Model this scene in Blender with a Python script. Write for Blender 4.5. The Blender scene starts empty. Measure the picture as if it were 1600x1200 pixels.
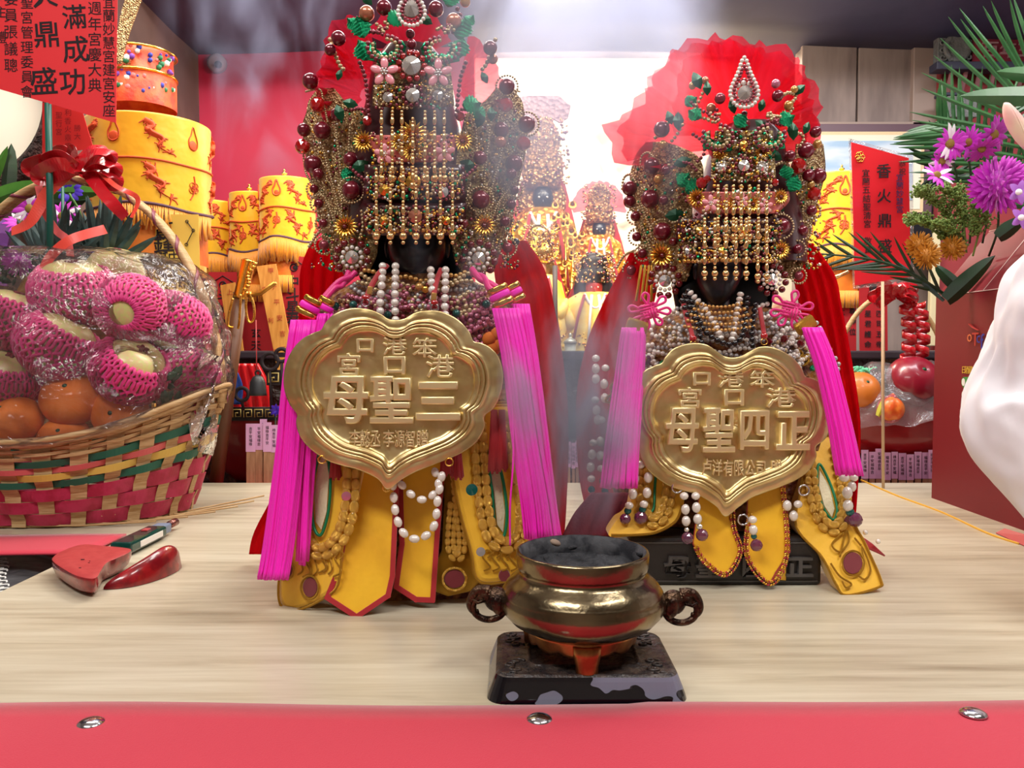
import bpy, bmesh, math, random
import numpy as np
from mathutils import Vector, Matrix, Euler, noise as mnoise
R = random.Random(7)
PI = math.pi
SC = bpy.context.scene
COL = SC.collection
# ---------------------------------------------------------------- camera, exposure, lights
F = 1250.0
TH = math.atan(55.0 / F)
CAMZ = 1.20
TZ = 0.90
cam_d = bpy.data.cameras.new('camera'); cam = bpy.data.objects.new('camera', cam_d); COL.objects.link(cam)
cam.location = (0, 0, CAMZ); cam.rotation_euler = (PI / 2 - TH, 0, 0)
cam_d.sensor_width = 36; cam_d.lens = 36 * F / 1600; cam_d.clip_start = 0.02
SC.camera = cam
SC.view_settings.view_transform = 'Standard'; SC.view_settings.look = 'None'
SC.view_settings.gamma = 1.0; SC.view_settings.use_curve_mapping = False
SC.view_settings.exposure = 0.12
w = bpy.data.worlds.new('room_air'); SC.world = w; w.use_nodes = True
w.node_tree.nodes['Background'].inputs[0].default_value = (0.80, 0.86, 1.0, 1)
w.node_tree.nodes['Background'].inputs[1].default_value = 0.55

def area(name, loc, target, sx, sy, power, col=(1, 1, 1)):
    l = bpy.data.lights.new(name, 'AREA'); l.shape = 'RECTANGLE'; l.size = sx; l.size_y = sy
    l.energy = power; l.color = col
    o = bpy.data.objects.new(name, l); COL.objects.link(o); o.location = loc
    o.rotation_euler = (Vector(target) - Vector(loc)).to_track_quat('-Z', 'Y').to_euler()
    return o
area('ceiling_and_fill_lamp', (-0.7, -0.3, 2.75), (-0.1, 1.0, 0.9), 1.2, 0.3, 26, (1.0, 0.97, 0.93))
area('ceiling_and_fill_lamp', (1.0, 0.2, 2.75), (0.3, 1.1, 0.9), 1.2, 0.3, 22, (1.0, 0.97, 0.93))
area('ceiling_and_fill_lamp', (0.1, 1.75, 2.70), (0.0, 1.5, 0.9), 1.6, 0.3, 20, (1.0, 0.97, 0.93))
area('altar_lamp', (0.25, 3.0, 2.34), (0.2, 3.2, 1.3), 1.1, 0.2, 38, (1.0, 0.92, 0.78))
area('altar_lamp', (0.22, 1.72, 2.15), (0.15, 2.3, 1.35), 0.7, 0.2, 17, (1.0, 0.88, 0.70))
area('ceiling_and_fill_lamp', (1.25, 1.5, 2.5), (1.15, 2.7, 1.7), 0.9, 0.3, 13, (0.95, 0.96, 1.0))  # added fill that brightens the right back wall panels, not a real ceiling fixture
area('altar_lamp', (-0.75, 1.45, 2.45), (-0.75, 2.4, 1.3), 0.8, 0.25, 14, (1.0, 0.92, 0.8))

# ---------------------------------------------------------------- helpers
CT, ST = math.cos(TH), math.sin(TH)
def P(px, py, d):
    """world point seen at pixel (px, py) of the 1600x1200 frame, at distance d along Y"""
    x = (px - 800) / F; y = -(py - 600) / F
    s = d / (CT + y * ST)
    return Vector((x * s, d, CAMZ + (-ST + y * CT) * s))
def PP(l): return [P(*q) for q in l]
def TD(py, z=0.0):
    y = -(py - 600) / F
    return (z + TZ - CAMZ) * (CT + y * ST) / (-ST + y * CT)
def T(px, py, z=0.0): return P(px, py, TD(py, z))
def rp(r, d): return r * d / F
def lin(c):
    c = c / 255.0
    return c / 12.92 if c <= 0.04045 else ((c + 0.055) / 1.055) ** 2.4
def rgb(c): return (lin(c[0]), lin(c[1]), lin(c[2]), 1.0)

def mat(name, c, rough=0.5, metal=0.0, bump=0.0, bscale=200, c2=None, cscale=60, btype='noise', **k):
    m = bpy.data.materials.new(name); m.use_nodes = True
    nt = m.node_tree; N = nt.nodes; L = nt.links; b = N['Principled BSDF']
    b.inputs['Base Color'].default_value = rgb(c); b.inputs['Roughness'].default_value = rough
    b.inputs['Metallic'].default_value = metal
    for key, v in k.items():
        kk = {'spec': 'Specular IOR Level', 'coat': 'Coat Weight', 'coat_rough': 'Coat Roughness', 'trans': 'Transmission Weight', 'alpha': 'Alpha',
              'sheen': 'Sheen Weight', 'ior': 'IOR', 'sss': 'Subsurface Weight', 'aniso': 'Anisotropic'}.get(key)
        if kk: b.inputs[kk].default_value = v
    if 'emit' in k:
        b.inputs['Emission Color'].default_value = rgb(k.get('ecol', c)); b.inputs['Emission Strength'].default_value = k['emit']
    tc = N.new('ShaderNodeTexCoord')
    st = k.get('stretch', (1, 1, 1))
    mp = N.new('ShaderNodeMapping'); mp.inputs['Scale'].default_value = st
    L.new(tc.outputs['Object'], mp.inputs[0])
    if c2 is not None:
        n = N.new('ShaderNodeTexNoise'); n.inputs['Scale'].default_value = cscale; n.inputs['Detail'].default_value = 4
        L.new(mp.outputs[0], n.inputs['Vector'])
        r = N.new('ShaderNodeValToRGB'); r.color_ramp.elements[0].position = k.get('p0', 0.4); r.color_ramp.elements[1].position = k.get('p1', 0.6)
        r.color_ramp.elements[0].color = rgb(c); r.color_ramp.elements[1].color = rgb(c2)
        L.new(n.outputs['Fac'], r.inputs[0]); L.new(r.outputs[0], b.inputs['Base Color'])
    if bump > 0:
        if btype == 'noise': n = N.new('ShaderNodeTexNoise'); n.inputs['Scale'].default_value = bscale; n.inputs['Detail'].default_value = 3; out = n.outputs['Fac']
        elif btype == 'voronoi': n = N.new('ShaderNodeTexVoronoi'); n.inputs['Scale'].default_value = bscale; out = n.outputs['Distance']
        else: n = N.new('ShaderNodeTexWave'); n.inputs['Scale'].default_value = bscale; n.inputs['Distortion'].default_value = k.get('dist', 0.5); n.bands_direction = k.get('dir', 'X'); out = n.outputs['Fac']
        L.new(mp.outputs[0], n.inputs['Vector'])
        bp = N.new('ShaderNodeBump'); bp.inputs['Strength'].default_value = bump; bp.inputs['Distance'].default_value = k.get('bdist', 0.002)
        L.new(out, bp.inputs['Height']); L.new(bp.outputs[0], b.inputs['Normal'])
    return m

def sheer(name, c, opac, rough=0.6, bump=0.3, bscale=120, st=(1, 1, 1)):
    """thin see-through cloth: diffuse + translucent, partly transparent"""
    m = bpy.data.materials.new(name); m.use_nodes = True; nt = m.node_tree; N = nt.nodes; L = nt.links
    N.remove(N['Principled BSDF']); out = N['Material Output']
    df = N.new('ShaderNodeBsdfDiffuse'); df.inputs[0].default_value = rgb(c)
    tl = N.new('ShaderNodeBsdfTranslucent'); tl.inputs[0].default_value = rgb(c)
    tr = N.new('ShaderNodeBsdfTransparent'); tr.inputs[0].default_value = rgb([min(255, 120 + v * 0.55) for v in c])
    m1 = N.new('ShaderNodeMixShader'); m1.inputs[0].default_value = 0.45
    L.new(df.outputs[0], m1.inputs[1]); L.new(tl.outputs[0], m1.inputs[2])
    m2 = N.new('ShaderNodeMixShader'); m2.inputs[0].default_value = opac
    L.new(tr.outputs[0], m2.inputs[1]); L.new(m1.outputs[0], m2.inputs[2]); L.new(m2.outputs[0], out.inputs[0])
    tc = N.new('ShaderNodeTexCoord'); mp = N.new('ShaderNodeMapping'); mp.inputs['Scale'].default_value = st
    n = N.new('ShaderNodeTexNoise'); n.inputs['Scale'].default_value = bscale
    L.new(tc.outputs['Object'], mp.inputs[0]); L.new(mp.outputs[0], n.inputs['Vector'])
    bp = N.new('ShaderNodeBump'); bp.inputs['Strength'].default_value = bump; bp.inputs['Distance'].default_value = 0.004
    L.new(n.outputs['Fac'], bp.inputs['Height']); L.new(bp.outputs[0], df.inputs['Normal'])
    return m

def film(name, c, gloss=0.25, bump=0.6, bscale=18, haze=0.02):
    """cellophane: clear film with sharp highlights"""
    m = bpy.data.materials.new(name); m.use_nodes = True; nt = m.node_tree; N = nt.nodes; L = nt.links
    N.remove(N['Principled BSDF']); out = N['Material Output']
    tr = N.new('ShaderNodeBsdfTransparent'); tr.inputs[0].default_value = rgb(c)
    gl = N.new('ShaderNodeBsdfGlossy'); gl.inputs['Roughness'].default_value = 0.08
    df = N.new('ShaderNodeBsdfDiffuse'); df.inputs[0].default_value = (0.9, 0.9, 0.9, 1)
    lw = N.new('ShaderNodeFresnel'); lw.inputs[0].default_value = 1.38
    mu = N.new('ShaderNodeMath'); mu.operation = 'MULTIPLY_ADD'; mu.inputs[1].default_value = 1.0; mu.inputs[2].default_value = gloss * 0.12
    L.new(lw.outputs[0], mu.inputs[0])
    m0 = N.new('ShaderNodeMixShader'); m0.inputs[0].default_value = haze
    L.new(tr.outputs[0], m0.inputs[1]); L.new(df.outputs[0], m0.inputs[2])
    m1 = N.new('ShaderNodeMixShader'); L.new(mu.outputs[0], m1.inputs[0]); L.new(m0.outputs[0], m1.inputs[1]); L.new(gl.outputs[0], m1.inputs[2])
    L.new(m1.outputs[0], out.inputs[0])
    tc = N.new('ShaderNodeTexCoord'); n = N.new('ShaderNodeTexNoise'); n.inputs['Scale'].default_value = bscale; n.inputs['Detail'].default_value = 4
    n.inputs['Distortion'].default_value = 1.5
    L.new(tc.outputs['Object'], n.inputs['Vector'])
    bp = N.new('ShaderNodeBump'); bp.inputs['Strength'].default_value = bump; bp.inputs['Distance'].default_value = 0.03
    L.new(n.outputs['Fac'], bp.inputs['Height']); L.new(bp.outputs[0], gl.inputs['Normal']); L.new(bp.outputs[0], lw.inputs['Normal'])
    return m

W = {}
def thing(name, label, cat, loc=(0, 0, 0), group=None):
    o = bpy.data.objects.new(name, None); COL.objects.link(o); o.empty_display_size = 0.02
    o.location = loc; o['label'] = label; o['category'] = cat
    if group: o['group'] = group
    W[o] = Vector(loc); return o
def tag(o, label, cat, group=None):
    o['label'] = label; o['category'] = cat
    if group: o['group'] = group
    return o
def put(name, me, loc, parent=None, rot=None, scale=None, m=None):
    o = bpy.data.objects.new(name, me); COL.objects.link(o)
    loc = Vector(loc); W[o] = loc
    if parent is not None:
        o.parent = parent; o.location = loc - W[parent]
    else: o.location = loc
    if rot is not None: o.rotation_euler = rot
    if scale is not None: o.scale = scale if hasattr(scale, '__len__') else (scale,) * 3
    return o

class MB:
    def __init__(s): s.v = []; s.f = []; s.mi = []; s.n = 0; s.mats = []
    def add(s, v, f, m=None):
        v = np.asarray(v, dtype=float).reshape(-1, 3)
        s.v.append(v)
        i = 0
        if m is not None:
            if m not in s.mats: s.mats.append(m)
            i = s.mats.index(m)
        n = s.n
        for q in f: s.f.append(tuple(int(a) + n for a in q)); s.mi.append(i)
        s.n += len(v); return s
    def box(s, c, sx, sy, sz, m=None, rot=None):
        v = np.array([(x, y, z) for x in (-.5, .5) for y in (-.5, .5) for z in (-.5, .5)]) * (sx, sy, sz)
        if rot is not None: v = v @ np.array(Euler(rot).to_matrix()).T
        return s.add(v + np.array(c), [(0, 1, 3, 2), (4, 6, 7, 5), (0, 4, 5, 1), (2, 3, 7, 6), (0, 2, 6, 4), (1, 5, 7, 3)], m)
    def ball(s, c, r, m=None, lv=1, sc=(1, 1, 1), rot=None):
        v, f = ICO[lv]; v = v * (np.array(sc) * r)
        if rot is not None: v = v @ np.array(rot if isinstance(rot, Matrix) else Euler(rot).to_matrix()).T
        return s.add(v + np.array(c), f, m)
    def tube(s, pts, r, n=8, m=None, closed=False, flat=1.0):
        pts = np.array([tuple(p) for p in pts], dtype=float); k = len(pts)
        r = np.full(k, r) if not hasattr(r, '__len__') else np.interp(np.linspace(0, 1, k), np.linspace(0, 1, len(r)), r)
        if closed: t = np.roll(pts, -1, 0) - np.roll(pts, 1, 0)
        else: t = np.gradient(pts, axis=0)
        t /= np.maximum(np.linalg.norm(t, axis=1)[:, None], 1e-9)
        u = np.cross(t[0], (0, 1, 0));
        if np.linalg.norm(u) < 1e-3: u = np.cross(t[0], (1, 0, 0))
        vs = []
        a = np.arange(n) * 2 * PI / n
        for i in range(k):
            u = u - t[i] * np.dot(u, t[i]); u /= max(np.linalg.norm(u), 1e-9); b = np.cross(t[i], u)
            vs.append(pts[i] + r[i] * (np.cos(a)[:, None] * u + flat * np.sin(a)[:, None] * b))
        f = []
        for i in range(k if closed else k - 1):
            i2 = (i + 1) % k
            for j in range(n):
                j2 = (j + 1) % n; f.append((i * n + j, i * n + j2, i2 * n + j2, i2 * n + j))
        if not closed:
            f.append(tuple(range(n))[::-1]); f.append(tuple((k - 1) * n + j for j in range(n)))
        return s.add(np.concatenate(vs), f, m)
    def lathe(s, prof, c, n=32, m=None, sx=1, sy=1, cap=True):
        c = np.array(c, dtype=float); a = np.arange(n) * 2 * PI / n
        v = np.concatenate([c + np.stack([r * sx * np.cos(a), r * sy * np.sin(a), np.full(n, z)], 1) for r, z in prof]); k = len(prof)
        f = [(i * n + j, i * n + (j + 1) % n, (i + 1) * n + (j + 1) % n, (i + 1) * n + j) for i in range(k - 1) for j in range(n)]
        if cap: f.append(tuple(range(n))[::-1]); f.append(tuple((k - 1) * n + j for j in range(n)))
        return s.add(v, f, m)
    def grid(s, G, m=None, closed=False):
        G = np.asarray(G, dtype=float); a, b = G.shape[:2]; f = []
        for i in range(a - 1):
            for j in range(b if closed else b - 1):
                j2 = (j + 1) % b; f.append((i * b + j, i * b + j2, (i + 1) * b + j2, (i + 1) * b + j))
        return s.add(G.reshape(-1, 3), f, m)
    def slab(s, pts, th, m=None, dirn=(0, 1, 0)):
        """polygon of world points thickened by th along dirn"""
        p = np.array([tuple(q) for q in pts]); k = len(p); d = np.array(dirn) * th
        return s.add(np.concatenate([p, p + d]), [tuple(range(k))[::-1], tuple(range(k, 2 * k))] + [(i, (i + 1) % k, (i + 1) % k + k, i + k) for i in range(k)], m)
    def mesh(s, name='m', smooth=True, center=True, m=None):
        v = np.concatenate(s.v); c = (v.min(0) + v.max(0)) / 2 if center else np.zeros(3)
        me = bpy.data.meshes.new(name); me.from_pydata((v - c).tolist(), [], s.f)
        for x in ([m] if m else s.mats): me.materials.append(x)
        if not m and len(s.mats) > 1: me.polygons.foreach_set('material_index', s.mi)
        me.polygons.foreach_set('use_smooth', [smooth] * len(me.polygons))
        me.update(); return me, Vector(c)
    def build(s, name, m=None, parent=None, smooth=True, solid=0, bevel=0, sub=0, kind=None):
        me, c = s.mesh(name, smooth, True, m); o = put(name, me, c, parent)
        if sub: q = o.modifiers.new('s', 'SUBSURF'); q.levels = q.render_levels = sub
        if solid: q = o.modifiers.new('t', 'SOLIDIFY'); q.thickness = solid; q.offset = 0
        if bevel: q = o.modifiers.new('b', 'BEVEL'); q.width = bevel; q.segments = 2; q.limit_method = 'ANGLE'
        if kind: o['kind'] = kind
        return o
def ico(l):
    bm = bmesh.new(); bmesh.ops.create_icosphere(bm, subdivisions=l, radius=1)
    v = np.array([tuple(x.co) for x in bm.verts]); f = [tuple(y.index for y in x.verts) for x in bm.faces]; bm.free(); return v, f
ICO = {l: ico(l) for l in (1, 2, 3)}
_ball = {}
def ballmesh(m, lv=3):
    k = (m.name, lv)
    if k not in _ball: _ball[k] = MB().ball((0, 0, 0), 1, m, lv).mesh('ball', True, False)[0]
    return _ball[k]
def ball(name, px, py, d, r, m, parent, lv=3, sc=None):
    q = rp(r, d); s = (q, q, q) if sc is None else (q * sc[0], q * sc[1], q * sc[2])
    return put(name, ballmesh(m, lv), P(px, py, d), parent, scale=s)
def spl(pts, n=24, closed=False):
    p = np.array([tuple(q) for q in pts], dtype=float); k = len(p); out = []
    if k == 2 and not closed: return [p[0] + (p[1] - p[0]) * t for t in np.linspace(0, 1, n)]
    for t in np.linspace(0, k if closed else k - 1, n, endpoint=not closed):
        i = min(int(t), k - 1 if closed else k - 2); u = t - i
        if closed: a, b, c, d = p[(i - 1) % k], p[i % k], p[(i + 1) % k], p[(i + 2) % k]
        else: a, b, c, d = p[max(i - 1, 0)], p[i], p[i + 1], p[min(i + 2, k - 1)]
        out.append(0.5 * (2 * b + (c - a) * u + (2 * a - 5 * b + 4 * c - d) * u * u + (3 * b - a - 3 * c + d) * u ** 3))
    return out
def even(pts, step, closed=False):
    p = np.array(spl(pts, max(60, len(pts) * 14), closed))
    if closed: p = np.vstack([p, p[:1]])
    L = np.concatenate([[0], np.cumsum(np.linalg.norm(np.diff(p, axis=0), axis=1))])
    n = max(2, int(L[-1] / step) + 1); t = np.linspace(0, L[-1], n, endpoint=not closed)
    return np.stack([np.interp(t, L, p[:, i]) for i in range(3)], 1)
def strand(name, pts, r, m, parent, gap=1.9, lv=1, closed=False, mb=None, mats=None):
    """string of beads joined into one part; pts world"""
    b = mb or MB()
    for i, q in enumerate(even(pts, r * gap, closed)): b.ball(q, r, mats[i % len(mats)] if mats else m, lv)
    if mb is None: return b.build(name, None, parent)
def beads(name, pts, r, m, parent, gap=1.95, lv=2, sc=None):
    """string of beads, each its own part"""
    q = even(pts, r * gap)
    for i, c in enumerate(q):
        t = Vector(q[min(i + 1, len(q) - 1)] - q[max(i - 1, 0)])
        rot = t.to_track_quat('Z', 'Y').to_euler() if sc else None
        put(name, ballmesh(m, lv), c, parent, rot=rot, scale=(r * sc[0], r * sc[1], r * sc[2]) if sc else r)
def sheet(rows, D, n=12, m=None, mb=None, rown=None, wob=0.0, wf=6, ph=0.0, hem=0.0):
    """cloth grid from rows (py, x_left, x_right[, depth offset]); D = depth or function(px, py)"""
    a = np.array([list(r) + [0] * (4 - len(r)) for r in rows], dtype=float)
    a = np.array(spl(a, rown or (len(rows) - 1) * 5 + 1)); G = []
    for i, (py, xl, xr, dd) in enumerate(a):
        row = []
        for j in range(n + 1):
            t = j / n; px = xl + (xr - xl) * t
            d = (D(px, py) if callable(D) else D) + dd + wob * math.sin(wf * 2 * PI * t + ph + 0.6 * math.sin(i * .5)) * min(1.0, .35 + i / len(a))
            row.append(tuple(P(px, py + hem * math.sin(wf * 2 * PI * t + ph) * (i == len(a) - 1), d)))
        G.append(row)
    b = mb or MB(); b.grid(G, m); return b
_txt = {}
def text(name, s, px, py, d, h, m, parent, ext=0.0004, sx=1.0, off=0.0, tilt=0.0, at=None, rot=None, bev=0.0):
    """a written sign as a mesh, centred; h = glyph height in pixels"""
    k = (s, round(ext, 5), round(off, 4), m.name, round(bev, 5))
    if k not in _txt:
        c = bpy.data.curves.new('t', 'FONT'); c.body = s; c.size = 1; c.align_x = 'CENTER'; c.align_y = 'CENTER'
        c.extrude = ext / 0.012; c.offset = off; c.bevel_depth = bev; c.bevel_resolution = 1; c.resolution_u = 2
        o = bpy.data.objects.new('t', c); COL.objects.link(o); dg = bpy.context.evaluated_depsgraph_get(); dg.update()
        me = bpy.data.meshes.new_from_object(o.evaluated_get(dg)); bpy.data.objects.remove(o); bpy.data.curves.remove(c)
        me.name = 'writing'; me.materials.clear(); me.materials.append(m)
        n = len(me.vertices); co = np.zeros(n * 3); me.vertices.foreach_get('co', co); co = co.reshape(-1, 3)
        cc = (co.min(0) + co.max(0)) / 2 if n else 0; co -= cc; me.vertices.foreach_set('co', co.ravel()); me.update()
        _txt[k] = me
    q = rp(h, d)
    return put(name, _txt[k], at if at is not None else P(px, py, d), parent, rot=rot or (PI / 2, tilt, 0), scale=(q * sx, q, q))
def column(chars, px, py, step, d, h, m, parent, name='character', dx=0.0, **k):
    for i, ch in enumerate(chars):
        if ch != ' ': text(name, ch, px + dx * i, py + step * i, d, h, m, parent, **k)
# ---------------------------------------------------------------- materials
def wood_mat():
    m = mat('pale_oak_laminate', (203, 186, 163), 0.32, spec=0.5)
    nt = m.node_tree; N = nt.nodes; L = nt.links; b = N['Principled BSDF']
    tc = N.new('ShaderNodeTexCoord'); mp = N.new('ShaderNodeMapping'); mp.inputs['Scale'].default_value = (2.2, 34, 34)
    n = N.new('ShaderNodeTexNoise'); n.inputs['Scale'].default_value = 1.6; n.inputs['Detail'].default_value = 8; n.inputs['Roughness'].default_value = 0.65; n.inputs['Distortion'].default_value = 0.35
    mp2 = N.new('ShaderNodeMapping'); mp2.inputs['Scale'].default_value = (1.2, 5, 5)
    n2 = N.new('ShaderNodeTexNoise'); n2.inputs['Scale'].default_value = 2.2; n2.inputs['Detail'].default_value = 3
    r = N.new('ShaderNodeValToRGB'); e = r.color_ramp.elements
    e[0].position = 0.30; e[0].color = rgb((152, 139, 116)); e[1].position = 0.62; e[1].color = rgb((208, 200, 178))
    q = e.new(0.46); q.color = rgb((188, 177, 153))
    mx = N.new('ShaderNodeMix'); mx.data_type = 'FLOAT'; mx.inputs[0].default_value = 0.38
    L.new(tc.outputs['Object'], mp.inputs[0]); L.new(mp.outputs[0], n.inputs['Vector'])
    L.new(tc.outputs['Object'], mp2.inputs[0]); L.new(mp2.outputs[0], n2.inputs['Vector'])
    L.new(n.outputs['Fac'], mx.inputs[2]); L.new(n2.outputs['Fac'], mx.inputs[3])
    L.new(mx.outputs[0], r.inputs[0]); L.new(r.outputs[0], b.inputs['Base Color'])
    return m
M = dict(
    brass_flat=mat('embossed_brass', (240, 220, 168), 0.42, 0.8),
    gold_pale=mat('pale_gold_bead', (232, 196, 138), 0.22, 0.9),
    wood=wood_mat(),
    red_cloth=mat('red_table_cloth', (196, 34, 62), 0.75, bump=0.5, bscale=900, bdist=0.0006, sheen=0.3),
    steel=mat('steel', (200, 200, 205), 0.18, 1.0),
    blackish=mat('black_satin', (14, 14, 20), 0.35, sheen=0.3),
    gold=mat('gold', (226, 168, 62), 0.24, 1.0, c2=(240, 196, 104), cscale=90),
    gold_rough=mat('gold_thread', (214, 160, 52), 0.34, 0.5, bump=0.8, bscale=900, btype='wave', bdist=0.001),
    brass=mat('plaque_brass', (226, 204, 150), 0.36, 0.9, c2=(206, 180, 122), cscale=22, bump=0.6, bscale=24, bdist=0.006),
    maroon=mat('maroon_pearl', (112, 10, 36), 0.26, 0.25, coat=0.8, coat_rough=0.1),
    rose_gold=mat('rose_gold_pearl', (196, 122, 92), 0.25, 0.45, coat=0.6),
    gold_pearl=mat('gold_pearl', (198, 150, 84), 0.25, 0.5, coat=0.5),
    champ=mat('champagne_pearl', (190, 166, 126), 0.26, 0.5, coat=0.5),
    plum=mat('plum_pearl', (142, 58, 72), 0.26, 0.4, coat=0.5),
    pinkp=mat('pink_pearl', (196, 116, 142), 0.25, 0.3, coat=0.6),
    greyp=mat('grey_pearl', (176, 172, 172), 0.25, 0.3, coat=0.6),
    white=mat('white_pearl', (232, 224, 216), 0.22, 0.1, coat=0.7),
    blackp=mat('black_bead', (12, 12, 18), 0.12, 0.0, coat=0.8),
    teal=mat('teal_bead', (12, 88, 84), 0.15, 0.2, coat=0.6),
    redgem=mat('red_crystal', (196, 14, 20), 0.06, 0.0, trans=0.35, coat=1.0, ior=1.7),
    garnet=mat('garnet_crystal', (120, 14, 26), 0.1, 0.0, trans=0.25, coat=0.8),
    amethyst=mat('amethyst_crystal', (140, 70, 110), 0.06, 0.0, trans=0.6, coat=0.8, ior=1.6),
    clear=mat('clear_crystal', (236, 232, 226), 0.06, 0.75),
    foil=mat('green_foil', (34, 168, 116), 0.18, 0.8, bump=0.6, bscale=220, bdist=0.002),
    dkgreen=mat('dark_green_enamel', (14, 72, 44), 0.3, 0.3),
    lattice=mat('gold_filigree', (206, 180, 128), 0.36, 0.6, bump=1.0, bscale=330, btype='voronoi', bdist=0.004, c2=(140, 104, 66), cscale=160),
    crown_dark=mat('dark_maroon_lacquer', (58, 10, 18), 0.3, 0.1, coat=0.5),
    enamel_pink=mat('pink_enamel', (206, 104, 98), 0.3, 0.3, coat=0.5),
    petal_pink=mat('pink_petal', (236, 150, 160), 0.25, 0.0, coat=0.6, sss=0.1),
    tulle=sheer('red_tulle', (240, 52, 82), 0.46, st=(1, 1, 1)),
    veil=sheer('red_gauze', (206, 14, 28), 0.80, bump=0.5, bscale=40, st=(6, 6, 1)),
    satin=mat('yellow_satin', (246, 190, 34), 0.42, bump=0.35, bscale=26, bdist=0.006, sheen=0.4, c2=(230, 170, 26), cscale=14),
    yellow=mat('yellow_robe_cloth', (238, 184, 40), 0.55, bump=0.4, bscale=60, bdist=0.003, sheen=0.4),
    trim_red=mat('dark_red_binding', (168, 18, 30), 0.6, sheen=0.3),
    wine=mat('wine_velvet', (112, 10, 26), 0.7, sheen=0.6),
    braid=mat('metallic_gold_braid', (252, 208, 96), 0.3, 0.5, coat=0.4, bump=0.5, bscale=260, btype='wave', bdist=0.002, c2=(206, 146, 40), cscale=240),
    green_cord=mat('green_cord', (16, 128, 84), 0.35, 0.2),
    ivory=mat('ivory_brocade', (226, 216, 180), 0.6, bump=0.6, bscale=300),
    robe=mat('dark_brocade', (88, 30, 22), 0.6, bump=0.9, bscale=150, btype='voronoi', bdist=0.004, c2=(150, 96, 30), cscale=70),
    fuchsia=mat('fuchsia_silk_thread', (250, 24, 196), 0.45, sheen=0.15),
    hotpink=mat('pink_cord', (226, 24, 128), 0.4, sheen=0.4),
    face=mat('black_lacquer_face', (30, 32, 42), 0.36, coat=0.35),
    hair=mat('black_hair', (6, 6, 9), 0.7),
    bronze=mat('burner_brass', (150, 134, 104), 0.22, 1.0, c2=(84, 74, 60), cscale=14, p0=0.35, p1=0.72, bump=0.15, bscale=160),
    bronze_dark=mat('dark_bronze', (92, 70, 54), 0.38, 0.9, bump=0.9, bscale=140, bdist=0.004, c2=(46, 34, 30), cscale=60),
    foot_brass=mat('foot_brass', (196, 142, 84), 0.32, 0.95, c2=(150, 96, 60), cscale=50),
    ash=mat('incense_ash', (62, 62, 66), 0.95, bump=1.0, bscale=120, bdist=0.01, c2=(30, 30, 34), cscale=40),
    charcoal=mat('charred_cast_top', (42, 38, 40), 0.42, bump=0.8, bscale=200, bdist=0.003, c2=(78, 66, 60), cscale=90),
    black_paint=mat('black_gloss_paint', (10, 10, 18), 0.15, coat=0.5),
    bare=mat('worn_grey_paint', (104, 106, 124), 0.5),
    ebony=mat('dark_carved_wood', (34, 29, 28), 0.42, bump=0.3, bscale=220, bdist=0.001),
    ebony_relief=mat('grey_worn_relief', (74, 70, 68), 0.5),
    ink=mat('black_ink', (26, 12, 20), 0.8),
    card_red=mat('red_card', (228, 36, 44), 0.6),
    white_m=mat('white_paint', (236, 234, 230), 0.6),
    green_stick=mat('green_stick', (10, 84, 72), 0.4),
)
# ---------------------------------------------------------------- the room
def struct(o, name=None): o['kind'] = 'structure'; return o
def wallbox(name, x0, x1, y0, y1, z0, z1, m):
    b = MB(); b.box(((x0 + x1) / 2, (y0 + y1) / 2, (z0 + z1) / 2), x1 - x0, y1 - y0, z1 - z0, m)
    return struct(b.build(name, None, None, smooth=False))
m_wall = mat('cream_plaster', (196, 186, 176), 0.8, c2=(180, 168, 160), cscale=3)
m_redwall = mat('deep_pink_red_wall', (186, 24, 66), 0.6, c2=(176, 30, 64), cscale=3)
m_column = mat('grey_brown_plaster', (120, 98, 92), 0.7, c2=(100, 82, 78), cscale=5)
m_soffit = mat('dark_blue_beam', (74, 74, 108), 0.6, c2=(58, 58, 90), cscale=3)
m_tan = mat('taupe_panel', (146, 130, 124), 0.6, c2=(116, 101, 98), cscale=4, stretch=(3, 1, .6))
m_tan2 = mat('taupe_frame', (150, 132, 124), 0.6)
m_floor = mat('grey_floor_tile', (120, 112, 108), 0.4)
wallbox('floor', -2.6, 2.6, -1.6, 3.5, -0.05, 0.0, m_floor)
wallbox('ceiling', -2.6, 2.6, -1.6, 3.5, 3.0, 3.05, mat('white_ceiling', (205, 203, 200), 0.8))
wallbox('wall_left', -2.65, -2.6, -1.6, 3.5, 0, 3.0, m_wall)
wallbox('wall_right', 2.6, 2.65, -1.6, 3.5, 0, 3.0, m_wall)
wallbox('wall_front', -2.6, 2.6, -1.65, -1.6, 0, 3.0, mat('pale_front_wall', (196, 184, 170), 0.8))
X = lambda px, d: (px - 800) / F * d
# altar recess: red wall at the left, cream mural deep in the middle, taupe panels at the right
wallbox('wall_back_left', X(318, 2.7), X(742, 2.7), 2.70, 2.76, 0, 2.2, m_redwall)
wallbox('wall_side_left', -1.16, X(318, 2.7), 1.9, 2.76, 0, 2.2, m_column)
wallbox('wall_far_left', -2.6, -1.16, 2.5, 2.56, 0, 3.0, m_column)
wallbox('wall_back_right', X(1245, 2.7), 1.60, 2.70, 2.76, 0, 2.2, m_tan)
wallbox('wall_far_right', 1.60, 2.6, 2.68, 2.76, 0, 3.0, m_column)

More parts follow.
